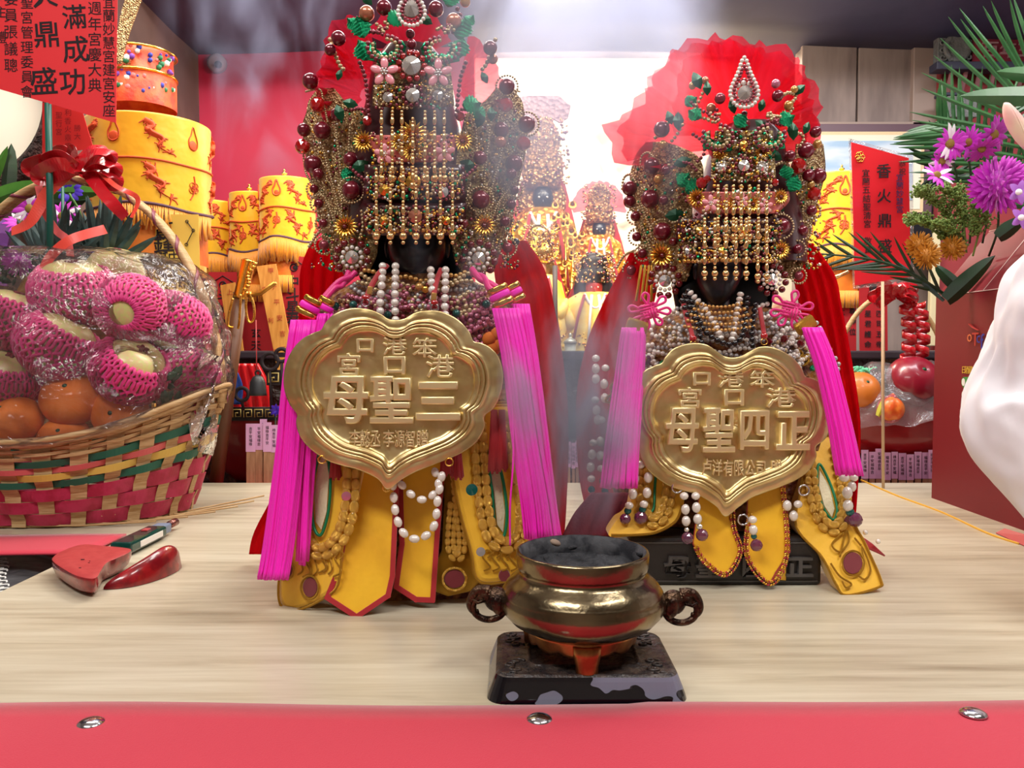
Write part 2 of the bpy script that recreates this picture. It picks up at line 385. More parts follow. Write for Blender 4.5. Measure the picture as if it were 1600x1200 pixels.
def mural_mat():
    m = mat('painted_mural', (240, 226, 196), 0.7); nt = m.node_tree; N = nt.nodes; L = nt.links; b = N['Principled BSDF']
    tc = N.new('ShaderNodeTexCoord'); mp = N.new('ShaderNodeMapping'); mp.inputs['Scale'].default_value = (1.5, 1, 2.2); mp.inputs['Location'].default_value = (.3, 0, .1)
    n = N.new('ShaderNodeTexNoise'); n.inputs['Scale'].default_value = 2.2; n.inputs['Detail'].default_value = 2.5; n.inputs['Distortion'].default_value = 3.0
    r = N.new('ShaderNodeValToRGB'); e = r.color_ramp.elements
    e[0].position = 0.30; e[0].color = rgb((206, 140, 120)); e[1].position = 0.75; e[1].color = rgb((160, 178, 176))
    for p_, c in ((0.40, (238, 200, 168)), (0.47, (248, 236, 208)), (0.60, (250, 240, 214)), (0.66, (214, 214, 200))):
        q = e.new(p_); q.color = rgb(c)
    L.new(tc.outputs['Object'], mp.inputs[0]); L.new(mp.outputs[0], n.inputs['Vector']); L.new(n.outputs['Fac'], r.inputs[0]); L.new(r.outputs[0], b.inputs['Base Color'])
    return m
wallbox('wall_back', X(742, 2.7) - 0.25, X(1245, 2.7) + 0.3, 3.25, 3.31, 0, 2.6, mural_mat())
# low dark beam: rounded front edge, as in the photograph
b = MB()
G = []
for x in np.linspace(-2.6, 2.6, 40):
    sag = 0.02 * math.sin(x * 2.1 + 1)
    prof = [(2.78, 2.20), (2.5, 2.195), (2.22, 2.205), (2.10, 2.24), (2.05, 2.32), (2.04, 2.5), (2.04, 3.0)]
    G.append([(x, y, z + sag) for y, z in prof])
b.grid(G, m_soffit); struct(b.build('trim_beam', solid=0.01))
wallbox('trim_niche_soffit', -0.4, 1.3, 2.74, 3.26, 2.36, 2.40, mat('niche_soffit', (170, 160, 170), 0.7))
# taupe recessed panels with frame strips
pt = thing('wall_panelling', 'taupe panelled boards high on the wall above the framed picture', 'panelling', P(1360, 140, 2.68))
for x0, x1 in ((1252, 1336), (1340, 1424)):
    c = P((x0 + x1) / 2, 130, 2.685); b = MB(); b.box(c, rp(x1 - x0, 2.68), 0.02, rp(150, 2.68), m_tan); b.build('panel', None, pt, smooth=False, bevel=0.003)
for x0, x1, y0, y1 in ((1424, 1466, 60, 210), (1240, 1466, 192, 203)):
    b = MB(); b.box(P((x0 + x1) / 2, (y0 + y1) / 2, 2.67), rp(x1 - x0, 2.68), 0.03, rp(y1 - y0, 2.68), m_tan2); b.build('frame_strip', None, pt, smooth=False, bevel=0.003)
# round camera-like fixture on the left wall
t = thing('wall_fixture', 'small round grey fixture at top left of the red wall', 'fixture', P(341, 101, 2.69))
b = MB(); b.lathe([(rp(14, 2.69), 0), (rp(14, 2.69), .02), (rp(10, 2.69), .03), (rp(7, 2.69), .03)], (0, 0, 0), 24, mat('grey_plastic', (150, 130, 140), .4)); me, c = b.mesh('fx', True, False)
put('housing', me, P(341, 101, 2.70), t, rot=(PI / 2, 0, 0))
b = MB(); b.ball(P(341, 101, 2.665), rp(6, 2.69), M['blackish'], 2); b.build('lens', None, t)

# ---------------------------------------------------------------- altar table
def poly_prism(pts2, z0, z1, m, name, parent=None, bevel=0.0):
    b = MB(); b.slab([(x, y, z0) for x, y in pts2], z1 - z0, m, (0, 0, 1)); return b.build(name, None, parent, smooth=False, bevel=bevel)
XN = -0.632; YB = TD(754.5)
table = thing('altar_table', 'pale oak laminate altar table the two crowned statues stand on', 'table', (0, 1.1, 0))
poly_prism([(XN, 0.42), (1.18, 0.42), (1.18, YB), (-1.5, YB), (-1.5, 1.268), (XN, 1.268)], TZ - 0.03, TZ, M['wood'], 'tabletop', table)
m_leg = mat('table_frame', (120, 100, 80), .5)
for x, y in ((-1.4, 1.35), (1.1, 0.5), (-.58, 0.5), (1.1, 1.7), (-1.4, 1.7)):
    b = MB(); b.box((x, y, .435), .06, .06, .87, m_leg); b.build('leg', None, table, smooth=False)
# red cloth over the front strip, slightly wavy edge
G = []
for x in np.linspace(-.78, .78, 90):
    px_edge = 1110 - 6 * math.sin((x + .1) * 4) ** 2 + 3 * math.sin(x * 9) - (3 if x > .1 else 0)
    y1 = TD(px_edge)
    row = [(x, y1 - t * (y1 - 0.40), TZ + 0.003 + 0.0012 * math.sin(x * 14 + t * 3)) for t in np.linspace(0, 1, 10)]
    row += [(x, 0.395, TZ - .02 - k * .06) for k in range(4)]
    G.append(row)
b = MB(); b.grid(G, M['red_cloth']); o = b.build('front_cloth', solid=0.0022); tag(o, 'red woven cloth tacked flat along the front edge of the altar table', 'cloth')
for i, (px, py) in enumerate(((142, 1131), (843, 1125), (1521, 1116))):
    r = 0.0105; c = T(px, py, .004)
    b = MB(); b.lathe([(r * 1.0, 0), (r * .96, .0015), (r * .7, .0032), (r * .35, .0042), (0.0001, .0045)], c, 28, M['steel'])
    o = b.build('thumb_tack'); tag(o, ['domed steel thumb tack at the left end of the red cloth', 'domed steel thumb tack below the burner, middle of the red cloth', 'domed steel thumb tack at the right end of the red cloth'][i], 'thumb tack', 'thumb tacks in the red cloth')
# black satin bag/cloth with a red band in the notch at the left
b = MB(); G = []
for x in np.linspace(-1.3, XN - .004, 26):
    G.append([(x, y, TZ - 0.035 + .012 * math.sin(x * 30 + y * 20) * min(1, (XN - x) * 10)) for y in np.linspace(.7, 1.27, 22)])
b.grid(G, mat('black_satin_cloth', (10, 11, 24), .35, bump=.5, bscale=12, bdist=.02, sheen=.4)); o = b.build('black_cloth', solid=0.004); tag(o, 'black satin cloth lying beside the table corner at lower left', 'cloth')
G = []
for x in np.linspace(-1.3, X(182, 1.24), 30):
    G.append([(x, y, TZ + .004 + .001 * math.sin(x * 17)) for y in np.linspace(TD(871), TD(840), 6)])
b = MB(); b.grid(G, M['red_cloth']); o = b.build('red_band', solid=.003); tag(o, 'flat red cloth band lying between the fruit basket and black satin', 'cloth')
# white lace edging on the black cloth
b = MB()
for k in range(9):
    c = T(2 + 3 * math.sin(k), 876 + 6 * k, -.022); b.tube(spl([c + Vector((.008 * math.cos(a), .008 * math.sin(a), .002)) for a in np.linspace(0, 5.5, 6)], 12), .0012, 5, M['white_m'])
b.build('lace_edge', None, bpy.data.objects['black_cloth'])
# yellow cord on the table at the right
b = MB(); b.tube(spl([T(1345, 750, .001), T(1400, 774, .0015), T(1470, 800, .001), T(1540, 832, .0015), T(1592, 850, .001)], 40), .0022, 6, mat('yellow_tape', (226, 170, 50), .5), flat=.35)
o = b.build('yellow_ribbon'); tag(o, 'thin yellow ribbon running across the table beside the red gift box', 'ribbon')
G = [[T(1556, 833, .001), T(1600, 853, .001), T(1640, 870, .001)], [T(1570, 826, .01), T(1610, 838, .012), T(1650, 850, .01)]]
b = MB(); b.grid([[tuple(q) for q in r] for r in G], mat('red_paper', (170, 14, 26), .5)); o = b.build('red_envelope', solid=.0015, smooth=False); tag(o, 'folded red paper lying under the white sleeve at the right edge', 'paper')
# back altar: lower deck and upper shelf
m_alt = mat('carved_dark_wood', (46, 24, 18), .45, bump=1, bscale=40, bdist=.02, c2=(120, 78, 26), cscale=34, p0=.55, p1=.7)
alt = thing('back_altar', 'dark carved wooden altar step behind the two crowned statues', 'altar', (0, 2.2, 0))
b = MB(); b.box((.235, 2.33, .59), 2.4, .66, 1.18, m_alt); b.build('upper_step', None, alt, smooth=False, bevel=.004)
b = MB(); b.box((.235, 2.33, 1.185), 2.44, .70, .02, mat('step_edge', (60, 52, 60), .3)); b.build('step_top', None, alt, smooth=False, bevel=.004)
b = MB(); b.box((.2, 1.895, .42), 3.0, .2, .84, mat('red_altar_front', (130, 18, 20), .5)); b.build('lower_step', None, alt, smooth=False, bevel=.004)
# ---------------------------------------------------------------- crowned statues
def mirror(l, cx): return [(2 * cx - q[0],) + tuple(q[1:]) for q in l]
FL = {}
def flower_mesh(kind, m, m2):
    k = (kind, m.name)
    if k in FL: return FL[k]
    b = MB()
    if kind == 'mum':
        for ring, (n, L_, tilt) in enumerate(((18, 1.0, .15), (16, .85, .55), (12, .6, .95))):
            for i in range(n):
                a = 2 * PI * (i + .5 * ring) / n; ca, sa = math.cos(a), math.sin(a)
                d = np.array((ca * math.cos(tilt), -math.sin(tilt), sa * math.cos(tilt))); t = np.array((-sa, 0, ca))
                w_ = .13 * L_; nrm = np.cross(d, t)
                b.add([d * .15, d * L_ * .6 + t * w_, d * L_, d * L_ * .6 - t * w_, d * L_ * .6 + nrm * .1], [(0, 1, 4), (1, 2, 4), (2, 3, 4), (3, 0, 4)], m)
        b.ball((0, -.35, 0), .17, m2, 2)
    elif kind == 'pink':
        for i in range(5):
            a = 2 * PI * i / 5 + PI / 2; ca, sa = math.cos(a), math.sin(a)
            b.ball((ca * .58, -.08, sa * .58), 1, m, 2, sc=(.42, .12, .27), rot=(0, -a, 0))
        for i in range(6):
            a = i * PI / 3; b.ball((.2 * math.cos(a), -.22, .2 * math.sin(a)), .09, m2, 1)
        b.ball((0, -.25, 0), .13, m2, 1)
    elif kind == 'stone':   # pointed faceted crystal
        a = np.arange(16) * PI / 8
        v = [(math.cos(x), 0, math.sin(x)) for x in a] + [(math.cos(x) * .97, -.22, math.sin(x) * .97) for x in a] + [(0, -.75, 0)]
        b.add(v, [(i, (i + 1) % 16, (i + 1) % 16 + 16, i + 16) for i in range(16)] + [(i + 16, (i + 1) % 16 + 16, 32) for i in range(16)], m)
    elif kind == 'gem':
        v, f = ICO[2]; b.add(v * (1, .8, 1), f, m)
    elif kind == 'leaf':
        pts = [(0, 0), (.25, .16), (.55, .22), (.8, .13), (1, 0), (.8, -.13), (.55, -.22), (.25, -.16)]
        b.add([(x, -.05 * math.sin(x * PI), z) for x, z in pts] + [(.5, -.14, 0)], [(i, (i + 1) % 8, 8) for i in range(8)], m)
    elif kind == 'foil':
        n = 12; pts = []
        for i in range(n + 1):
            x = i / n; w_ = .3 * math.sin(PI * min(1, x * 1.05)) ** .7 * (1 + .3 * (i % 2)); pts.append((x, w_))
        up = [(x, -.1 * math.sin(x * 6), z) for x, z in pts]; dn = [(x, -.1 * math.sin(x * 6) - .05, -z) for x, z in pts]
        mid = [(x, -.2 - .08 * (i % 2), 0) for i, (x, z) in enumerate(pts)]
        G = np.array([up, mid, dn]); b.grid(G, m)
    me = b.mesh(kind, kind in ('mum', 'pink'), False)[0]; FL[k] = me; return me
def orn(name, kind, px, py, d, r, m, m2, parent, ry=0.0, rz=0.0, sc=(1, 1, 1)):
    q = rp(r, d)
    return put(name, flower_mesh(kind, m, m2 or m), P(px, py, d), parent, rot=(0, ry, rz), scale=(q * sc[0], q * sc[1], q * sc[2]))
def circ(px, py, d, r, n=16, ry=1.0, a0=0, a1=2 * PI):
    return [P(px + r * math.cos(a), py + r * ry * math.sin(a), d) for a in np.linspace(a0, a1, n)]
def ringbeads(name, px, py, d, r, br, m, parent, ry=1.0):
    return strand(name, circ(px, py, d, r, 17, ry)[:-1], rp(br, d), m, parent, 2.05, 1, closed=True)
def rosette(px, py, d, r, parent):
    o = orn('crystal_stone', 'stone', px, py, d - .006, r * .42, M['clear'], None, parent)
    b = MB()
    for i in range(12):
        a = i * PI / 6; b.ball(P(px + r * .62 * math.cos(a), py + r * .62 * math.sin(a), d - .003), rp(r * .14, d), M['white'], 2)
    b.build('pearl_ring', None, parent)
    for i in range(11):
        a = i * 2 * PI / 11 + .2
        ball('garnet_bead', px + r * math.cos(a), py + r * math.sin(a), d, r * .24, M['garnet'], parent, 2)
def crown(cfg, name, label):
    cx, D0, s = cfg['cx'], cfg['d'], cfg['s']
    def D(px, py=0): return D0 + 0.10 * ((px - cx) / (175 * s)) ** 2
    t = thing(name, label, 'crown', P(cx, cfg['y1'], D0 + .06))
    # dark cap behind everything: rounded block that widens downwards
    y0, y1 = cfg['y0'], cfg['y1']
    G = []
    for f, hw in ((0, .30), (.08, .42), (.3, .5), (.55, .62), (.8, .72), (1, .74)):
        py = y0 + (y1 - y0) * f; row = []
        for k in range(28):
            a = 2 * PI * k / 28; ca, sa = math.cos(a), math.sin(a)
            u = hw * (abs(ca) ** .7) * (1 if ca > 0 else -1); v = (abs(sa) ** .7) * (1 if sa > 0 else -1)
            row.append(tuple(P(cx, py, D0 + .09) + Vector((rp(150 * s, D0) * u, .085 * v * min(1, hw + .4) - .0, 0))))
        G.append(row)
    b = MB(); b.grid(G, M['crown_dark'], closed=True); b.add(G[0], [tuple(range(28))]); b.add(G[-1], [tuple(range(28))]); b.build('cap', M['crown_dark'], t)
    # filigree wings, curved backwards
    for rows in cfg['wings']:
        sheet(rows, lambda x, y: D(x) + .012, 10, M['lattice'], wob=.003, wf=2).build('filigree_wing', None, t, solid=.003)
    # brow bands
    for rows, m in cfg['bands']:
        sheet(rows, lambda x, y: D(x) - .016, 14, m).build('brow_band', None, t, solid=.006)
    # stray seed beads over the bands and wings (uncountable sparkle)
    b = MB(); rr = random.Random(cfg['seed'])
    for (x0, y0_, x1, y1_, n, dd) in cfg['scatter']:
        for i in range(n):
            px, py = rr.uniform(x0, x1), rr.uniform(y0_, y1_)
            b.ball(P(px, py, D(px) + dd + rr.uniform(-.004, .004)), rp(rr.uniform(1.5, 3.4), D0), M[rr.choice(cfg.get('smix', ['champ', 'champ', 'gold', 'garnet', 'plum', 'clear', 'gold', 'foil']))], 1)
    b.build('seed_beads', None, t, kind='stuff')
    for q in cfg['strings']:
        pts, m, r = q[0], q[1], q[2]
        dd = q[3] if len(q) > 3 else -.008
        strand('bead_string', [P(x, y, D(x) + dd) for x, y in pts], rp(r, D0), M[m], t, 1.9, 1)
    for x, y, r, m in cfg['balls']:
        d = D(x) - .018 + .004 * math.sin(x * 3 + y)
        if m == 'jewel': orn('red_jewel', 'gem', x, y, d, r, M['redgem'], None, t)
        else:
            o = ball('large_pearl', x, y, d, r, M[m], t)
            if r > 10: # little pin with a bead through each big ball
                sg = 1 if x > cx else -1
                b = MB(); b.tube([P(x, y - r, d), P(x + sg * 2, y - r - 5, d)], rp(1.2, d), 6, M['crown_dark']); b.ball(P(x, y - r - 1, d), rp(2.6, d), M['plum'], 1)
                b.build('pin', None, o)
    for x, y, r in cfg['rings']: ringbeads('pearl_ring', x, y, D(x) - .018, r, 2.1, M['champ'], t)
    for x, y, r in cfg['gflowers']: orn('gold_flower', 'mum', x, y, D(x) - .022, r, M['gold'], M['garnet'], t)
    for x, y, r in cfg['pflowers']: orn('pink_flower', 'pink', x, y, D(x) - .038, r, M['petal_pink'], M['clear'], t)
    for x, y, r, m, ringm in cfg['stones']:
        d = D(x) - .026
        orn('crystal_stone', 'stone', x, y, d, r, M[m], None, t)
        if ringm:
            n = 11
            for i in range(n):
                a = i * 2 * PI / n; ball('stone_rim_bead', x + r * 1.38 * math.cos(a), y + r * 1.38 * math.sin(a), d + .002, r * .34, M[ringm], t, 2)
    for x, y, r in cfg['rosettes']: rosette(x, y, D(x) - .02, r, t)
    for x, y, L_, a, m in cfg['leaves']: orn('enamel_leaf' if m != 'foil' else 'foil_leaf', 'foil' if m == 'foil' else 'leaf', x, y, D(x) - .02, L_ * 1.15, M[m], None, t, ry=-a, sc=(1, 1, 1.35))
    # scrolled dragon bodies of beads
    for x, y, rx, ry, sg in cfg['coils']:
        for k, (f, m, br, dd) in enumerate(((1.15, 'plum', 3.8, -.032), (.84, 'champ', 3.3, -.038))):
            pts = []
            for a in np.linspace(-.3, 4.6, 16):
                q = 1 - .05 * a; pts.append(P(x + sg * rx * f * q * math.cos(a), y + ry * f * q * math.sin(a), D(x) + dd))
            strand('beaded_scroll', pts, rp(br, D0), M[m], t, 1.85, 1)
        b = MB(); ds = D(x) - .03
        hx, hy = x + sg * rx * .3, y - ry * 1.5      # small beaded dragon head above the coil
        for i in range(16):
            a = rr.uniform(0, 6.28); q = rr.uniform(0, rx * .55); b.ball(P(hx + q * math.cos(a), hy + q * .8 * math.sin(a), ds), rp(3.2, ds), M['champ' if i % 3 else 'plum'], 1)
        b.build('dragon_head', None, t)
        G = []
        for f in np.linspace(0, 1, 12): # foil crescent behind coil
            a = -.6 + 4.6 * f; w_ = rx * (.55 + .18 * math.sin(f * 31)) * math.sin(PI * f) ** .5
            G.append([tuple(P(x + sg * (rx * .8 + w_ * v) * math.cos(a), y + (ry * .8 + w_ * v) * math.sin(a), D(x) - .022 - .006 * math.sin(f * 20 + v * 3))) for v in (-.5, 0, .6, 1.1)])
        b = MB(); b.grid(G, M['foil']); b.build('foil_crescent', None, t, solid=.0008)
    # teardrop finial
    x, ya, yb, hw = cfg['drop']; d = D0 - .03
    pts = [P(x, ya, d), P(x + hw * .45, ya + (yb - ya) * .3, d), P(x + hw, ya + (yb - ya) * .68, d), P(x + hw * .7, ya + (yb - ya) * .92, d), P(x, yb, d), P(x - hw * .7, ya + (yb - ya) * .92, d), P(x - hw, ya + (yb - ya) * .68, d), P(x - hw * .45, ya + (yb - ya) * .3, d)]
    strand('rhinestone_teardrop', pts, rp(3.3, d), M['white'], t, 1.9, 2, closed=True)
    c = P(x, ya + (yb - ya) * .62, d); strand('garnet_teardrop', [c + (q - c) * .72 for q in pts], rp(3.2, d), M['plum'], t, 1.8, 1, closed=True)
    # hanging curtain of gold beads
    for x, ya, yb, dd in cfg['curtain']:
        b = MB(); d = D0 - dd; y = ya; i = 0; ry_ = rp(1, d)
        while y < yb - 14 * s:
            if i % 3 == 2:
                b.ball(P(x, y + 6, d), ry_ * 3.3, M['gold_pale'], 2, sc=(1, 1, 2.2)); y += 14.5
            else: b.ball(P(x, y + 2.6, d), ry_ * 3.0, M['gold_pale'], 1); y += 5.4
            i += 1
        b.ball(P(x, y + 6, d), ry_ * 6.2 * s, M['gold_pale'], 2); y += 14 * s; b.ball(P(x, y + 2, d), ry_ * 3.6, M['gold_pale'], 1)
        b.build('bead_curtain_strand', None, t)
    # row of small pearls along the brow edge
    strand('brow_pearls', [P(x, y, D(x) - .024) for x, y in cfg['browline']], rp(3.8, D0), M['gold_pearl'], t, 2.0, 2)
    return t

def tulle_fan(name, label, parts, cat='tulle'):
    """gathered stiff net: fans of pleats (centre px,py, depth, radii list by angle)"""
    t = thing(name, label, cat, P(parts[0][0], parts[0][1], parts[0][2]))
    for (cx, cy, d, prof, n, amp, ph) in parts:
        A = [p[0] for p in prof]; Rr = [p[1] for p in prof]; G = []
        for i in range(n + 1):
            a = A[0] + (A[-1] - A[0]) * i / n; r = np.interp(a, A, Rr); r *= 1 + .035 * math.sin(i * 1.7 + ph); row = []
            for v in np.linspace(.12, 1, 9):
                dep = d + amp * math.sin(i * 1.25 + ph + v * 1.3) * v + .03 * v * v * math.sin(a * 2 + ph)
                ar = math.radians(a + 2.0 * math.sin(i * .9 + v * 4 + ph))
                row.append(tuple(P(cx + r * v * math.cos(ar), cy - r * v * math.sin(ar), dep)))
            G.append(row)
        b = MB(); b.grid(G, M['tulle']); b.build('net_ruffle', None, t)
    return t

def head(name, px, py, d, hw, hh, parent):
    """dark lacquered face: brow, eyes, nose, lips, chin and ears in one surface"""
    G = []; n, k = 44, 56; R_ = rp(hw, d)
    for i in range(n + 1):
        th = PI * i / n; z = math.cos(th); row = []
        for j in range(k):
            ph = 2 * PI * j / k; x = math.sin(th) * math.sin(ph); y = -math.sin(th) * math.cos(ph)
            w_ = 1 - .28 * max(0, -z) ** 1.6; X_ = x * w_; Y = y * 1.08; Z = z * (hh / hw)
            if y < 0:
                g = lambda cx_, cz, sx_, sz: math.exp(-((x - cx_) / sx_) ** 2 - ((z - cz) / sz) ** 2)
                Y -= .30 * g(0, -.12, .11, .16) + .14 * g(0, .06, .08, .22) + .14 * g(0, -.42, .2, .045) + .12 * g(0, -.53, .17, .045) - .05 * g(0, -.475, .22, .02)
                Y += .13 * g(.33, .10, .17, .09) + .13 * g(-.33, .10, .17, .09); Y -= .09 * g(.33, .09, .13, .05) + .09 * g(-.33, .09, .13, .05)
                Y -= .07 * g(.34, .27, .25, .05) + .07 * g(-.34, .27, .25, .05) + .1 * g(0, -.72, .22, .12) + .06 * g(.4, -.25, .2, .2) + .06 * g(-.4, -.25, .2, .2)
            row.append(tuple(P(px, py, d + .02) + Vector((X_ * R_, Y * R_ * .95, Z * R_))))
        G.append(row)
    b = MB(); b.grid(G, M['face'], closed=True)
    for sg in (-1, 1): b.ball(P(px + sg * hw * .98, py, d + .02), rp(hw * .3, d), M['face'], 2, sc=(.4, .6, 1.2))
    b.tube([P(px, py + hh * .5, d + .025), P(px, py + hh * 1.5, d + .035)], rp(hw * .5, d), 18, M['face'])
    return b.build(name, None, parent)

def robe_body(rows, d, ry, m, parent, cx):
    G = []
    a_ = np.array(spl(np.array(rows, dtype=float), 26))
    for i, (py, xl, xr) in enumerate(a_):
        row = []
        for k in range(40):
            a = 2 * PI * k / 40; w_ = 1 + .03 * math.sin(k * 3.1 + i * .2)
            c = P((xl + xr) / 2, py, d); row.append(tuple(c + Vector((rp((xr - xl) / 2, d) * math.cos(a) * w_, ry * math.sin(a) * w_ * (.6 + .4 * i / 25), 0))))
        G.append(row)
    b = MB(); b.grid(G, m, closed=True); b.add(G[0], [tuple(range(40))]); b.add(G[-1], [tuple(range(40))])
    return b.build('robe', m, parent)

def braid_loop(parent, pts, d, w_, dd=-.006, n=None):
    """thick couched gold braid: overlapping flattened pads, each its own piece"""
    q = even([P(x, y, (d(x, y) if callable(d) else d) + dd) for x, y in pts], rp(w_ * .62, .95))
    for i, c in enumerate(q):
        tt = Vector(q[min(i + 1, len(q) - 1)] - q[max(i - 1, 0)]).normalized(); nrm = Vector((0, -1, 0)); sd = tt.cross(nrm)
        side = (-1 if i % 2 else 1) * rp(w_ * .27, .95)
        rot = Matrix((sd, -nrm, tt)).transposed().to_euler()
        for s_ in (-1, 1):
            put('braid_pad', BP[0], Vector(c) + sd * s_ * rp(w_ * .26, .95), parent, rot=rot, scale=(rp(w_ * .29, .95), .0035, rp(w_ * .42, .95)))
BP = [MB().ball((0, 0, 0), 1, M['braid'], 2).mesh('braid_pad', True, False)[0]]
def dfit(pts):
    """plane depth fit: list of (px,py,d) -> function"""
    A = np.array([[x, y, 1] for x, y, _ in pts]); z = np.array([q[2] for q in pts]); c = np.linalg.lstsq(A, z, rcond=None)[0]
    return lambda px, py: float(c[0] * px + c[1] * py + c[2])
def panel_slab(name, pts, D, th, m, parent, bevel=.002, dd=0.0, sub=0):
    if name == 'sleeve': pts = [tuple(q[:2]) for q in spl([(x, y, 0) for x, y in pts], 64, True)]
    b = MB(); b.slab([P(x, y, D(x, y) + dd) for x, y in pts], th, m); return b.build(name, None, parent, smooth=False, bevel=bevel)
def disc(name, x, y, rx, ry, D, m, parent):
    b = MB(); q = [(x + rx * math.cos(a), y + ry * math.sin(a)) for a in np.linspace(0, 2 * PI, 21)[:-1]]
    b.slab([P(u, v, D(u, v) - .0035) for u, v in q], .004, m); return b.build(name, None, parent, smooth=False, bevel=.001)
def outline(name, pts, D, r, m, parent, dd=-.001, closed=True, n=80):
    b = MB(); b.tube(spl([P(x, y, D(x, y) + dd) for x, y in pts], n, closed), rp(r, .92), 6, m, closed); return b.build(name, None, parent)
def border(name, pts, D, w_, m, parent, dd=-.0015, bead=False):
    """flat binding that follows straight edges"""
    b = MB()
    for (x0, y0), (x1, y1) in zip(pts[:-1], pts[1:]):
        L_ = math.hypot(x1 - x0, y1 - y0); nx, ny = -(y1 - y0) / L_ * w_ / 2, (x1 - x0) / L_ * w_ / 2
        ex, ey = (x1 - x0) / L_ * w_ * .35, (y1 - y0) / L_ * w_ * .35
        q = [(x0 + nx - ex, y0 + ny - ey), (x1 + nx + ex, y1 + ny + ey), (x1 - nx + ex, y1 - ny + ey), (x0 - nx - ex, y0 - ny - ey)]
        b.slab([P(x, y, D(x, y) + dd) for x, y in q], .0022, m)
    return b.build(name, None, parent, smooth=False)

PLQ = [(606,765),(590,748),(560,734),(537,728),(515,721),(495,709),(478,694),(467,677),(463,660),(464,647),(452,630),(444,605),(445,577),(455,550),(472,530),(490,520),(502,515),(508,505),(522,491),(547,482),(575,483),(595,491),(606,498),(621,500),(634,497),(648,489),(667,485),(690,487),(715,499),(733,518),(740,533),(752,536),(767,544),(780,560),(786,587),(782,615),(772,637),(757,650),(757,668),(745,690),(722,707),(700,717),(675,727),(650,737),(628,749)]
def plaque(name, label, tr, d, rows, cx, cy, tiltx):
    """embossed brass plate: concentric rings shaped by a height profile"""
    t = thing(name, label, 'medallion', P(cx, cy, d))
    base = np.array([tr(x, y) for x, y in PLQ], dtype=float); N = 360
    out = np.array(spl(base, N, True)); c = np.array(tr(615, 610)); G = []
    S = [1.0, .985, .95, .91, .87, .862, .852, .845, .835, .828, .815, .805, .79, .78, .77, .762, .75, .74, .735, .70, .6, .45, .3, .15, .02]
    H = [0, .0, .0006, .0004, .0, .0016, .0018, .0, .0, .0016, .0016, .0002, .0002, .0016, .0016, 0, 0, -.0012, -.0016, -.002, -.0026, -.003, -.0034, -.0036, -.0036]
    for s_, h in zip(S, H):
        row = []
        for i, (x, y) in enumerate(out):
            px, py = c + (np.array((x, y)) - c) * s_
            hh = h * 2.1
            if .78 < s_ < .81: hh += .0009 * (i % 3 == 0)
            warp = .0022 * math.sin(i / N * 2 * PI * 3 + 1) * s_ ** 3 + .0010 * mnoise.noise(Vector((px / 18, py / 18, 0)))
            dp = d + tiltx * (px - c[0]) + .012 * ((px - c[0]) / 170) ** 2 * 1.0
            row.append(tuple(P(px, py, dp - hh - warp)))
        G.append(row)
    b = MB(); b.grid(G, M['brass'], closed=True); b.add(G[-1], [tuple(range(N))[::-1]]); b.build('plate', M['brass'], t, solid=.0012)
    for x, y, h, ch, sx, off in rows:
        dp = d + tiltx * (x - c[0]) + .012 * ((x - c[0]) / 170) ** 2 + .0042
        text('embossed_character', ch, x, y, dp, h, M['brass_flat'], t, ext=.0016, sx=sx, off=off - .012, bev=.03)
    return t

def tassel(name, label, spine, w0, w1, n, m, knot=None, collars=(), seed=1, parent=None, cord=2.4, dpt=.012):
    """thread tassel: spine px,py,d from collar to tip"""
    t = thing(name, label, 'tassel', P(*spine[0])); rr = random.Random(seed)
    sp = spl([Vector(q) for q in spine], 14)
    b = MB()
    for i in range(n):
        u = -1 + 2 * (i + .5) / n + rr.uniform(-.04, .04); off = rr.uniform(-1, 1); pts = []; cut = rr.uniform(.93, 1.04)
        for k, (px, py, d) in enumerate(sp):
            f = k / 13; w_ = w0 + (w1 - w0) * f ** .8
            pp = py if f < .8 else sp[10][1] + (py - sp[10][1]) * cut
            pts.append(P(px + u * w_ + 1.5 * math.sin(f * 5 + i) * f, pp, d - dpt * math.sqrt(max(0, 1 - u * u)) * (.6 + .4 * f) + .004 * off))
        b.tube(pts, rp(cord, .9), 5, m)
    b.build('thread_skirt', None, t, kind='stuff')
    for (x, y, d, r, h, mm, ang) in collars:
        c = MB(); c.lathe([(rp(r * .9, d), -rp(h / 2, d)), (rp(r, d), -rp(h * .3, d)), (rp(r, d), rp(h * .3, d)), (rp(r * .9, d), rp(h / 2, d))], (0, 0, 0), 24, mm, sx=1, sy=.6)
        me, _ = c.mesh('collar', True, False); put('collar', me, P(x, y, d), t, rot=(0, ang, 0))
    if knot:
        for pts, r in knot:
            c = MB(); c.tube(spl([P(*q) for q in pts], 60), rp(r, .9), 7, M['hotpink']); c.build('knot_cord', None, t)
    return t
# ================================================================ left statue
CX = 645
m_swhite = 'white'
def both(l, cx=CX): return l + mirror(l, cx)
def mstr(l, cx=CX): return l + [([(2 * cx - x, y) for x, y in q[0]],) + tuple(q[1:]) for q in l]
s1 = thing('deity_statue', 'larger black-faced deity statue in yellow embroidered robe, left of the burner', 'statue', (X(640, 1.02), 1.02, TZ))
head('head', 652, 388, .985, 47, 60, s1)
# dark hood around the face
b = MB(); G = []
for py, hw in ((345, 70), (372, 82), (400, 84), (428, 74), (446, 50)):
    G.append([tuple(P(650, py, 1.04) + Vector((rp(hw, 1.0) * math.sin(a), .075 * (1 - math.cos(a)) - .045, 0))) for a in np.linspace(-2.4, 2.4, 25) * 1.0])
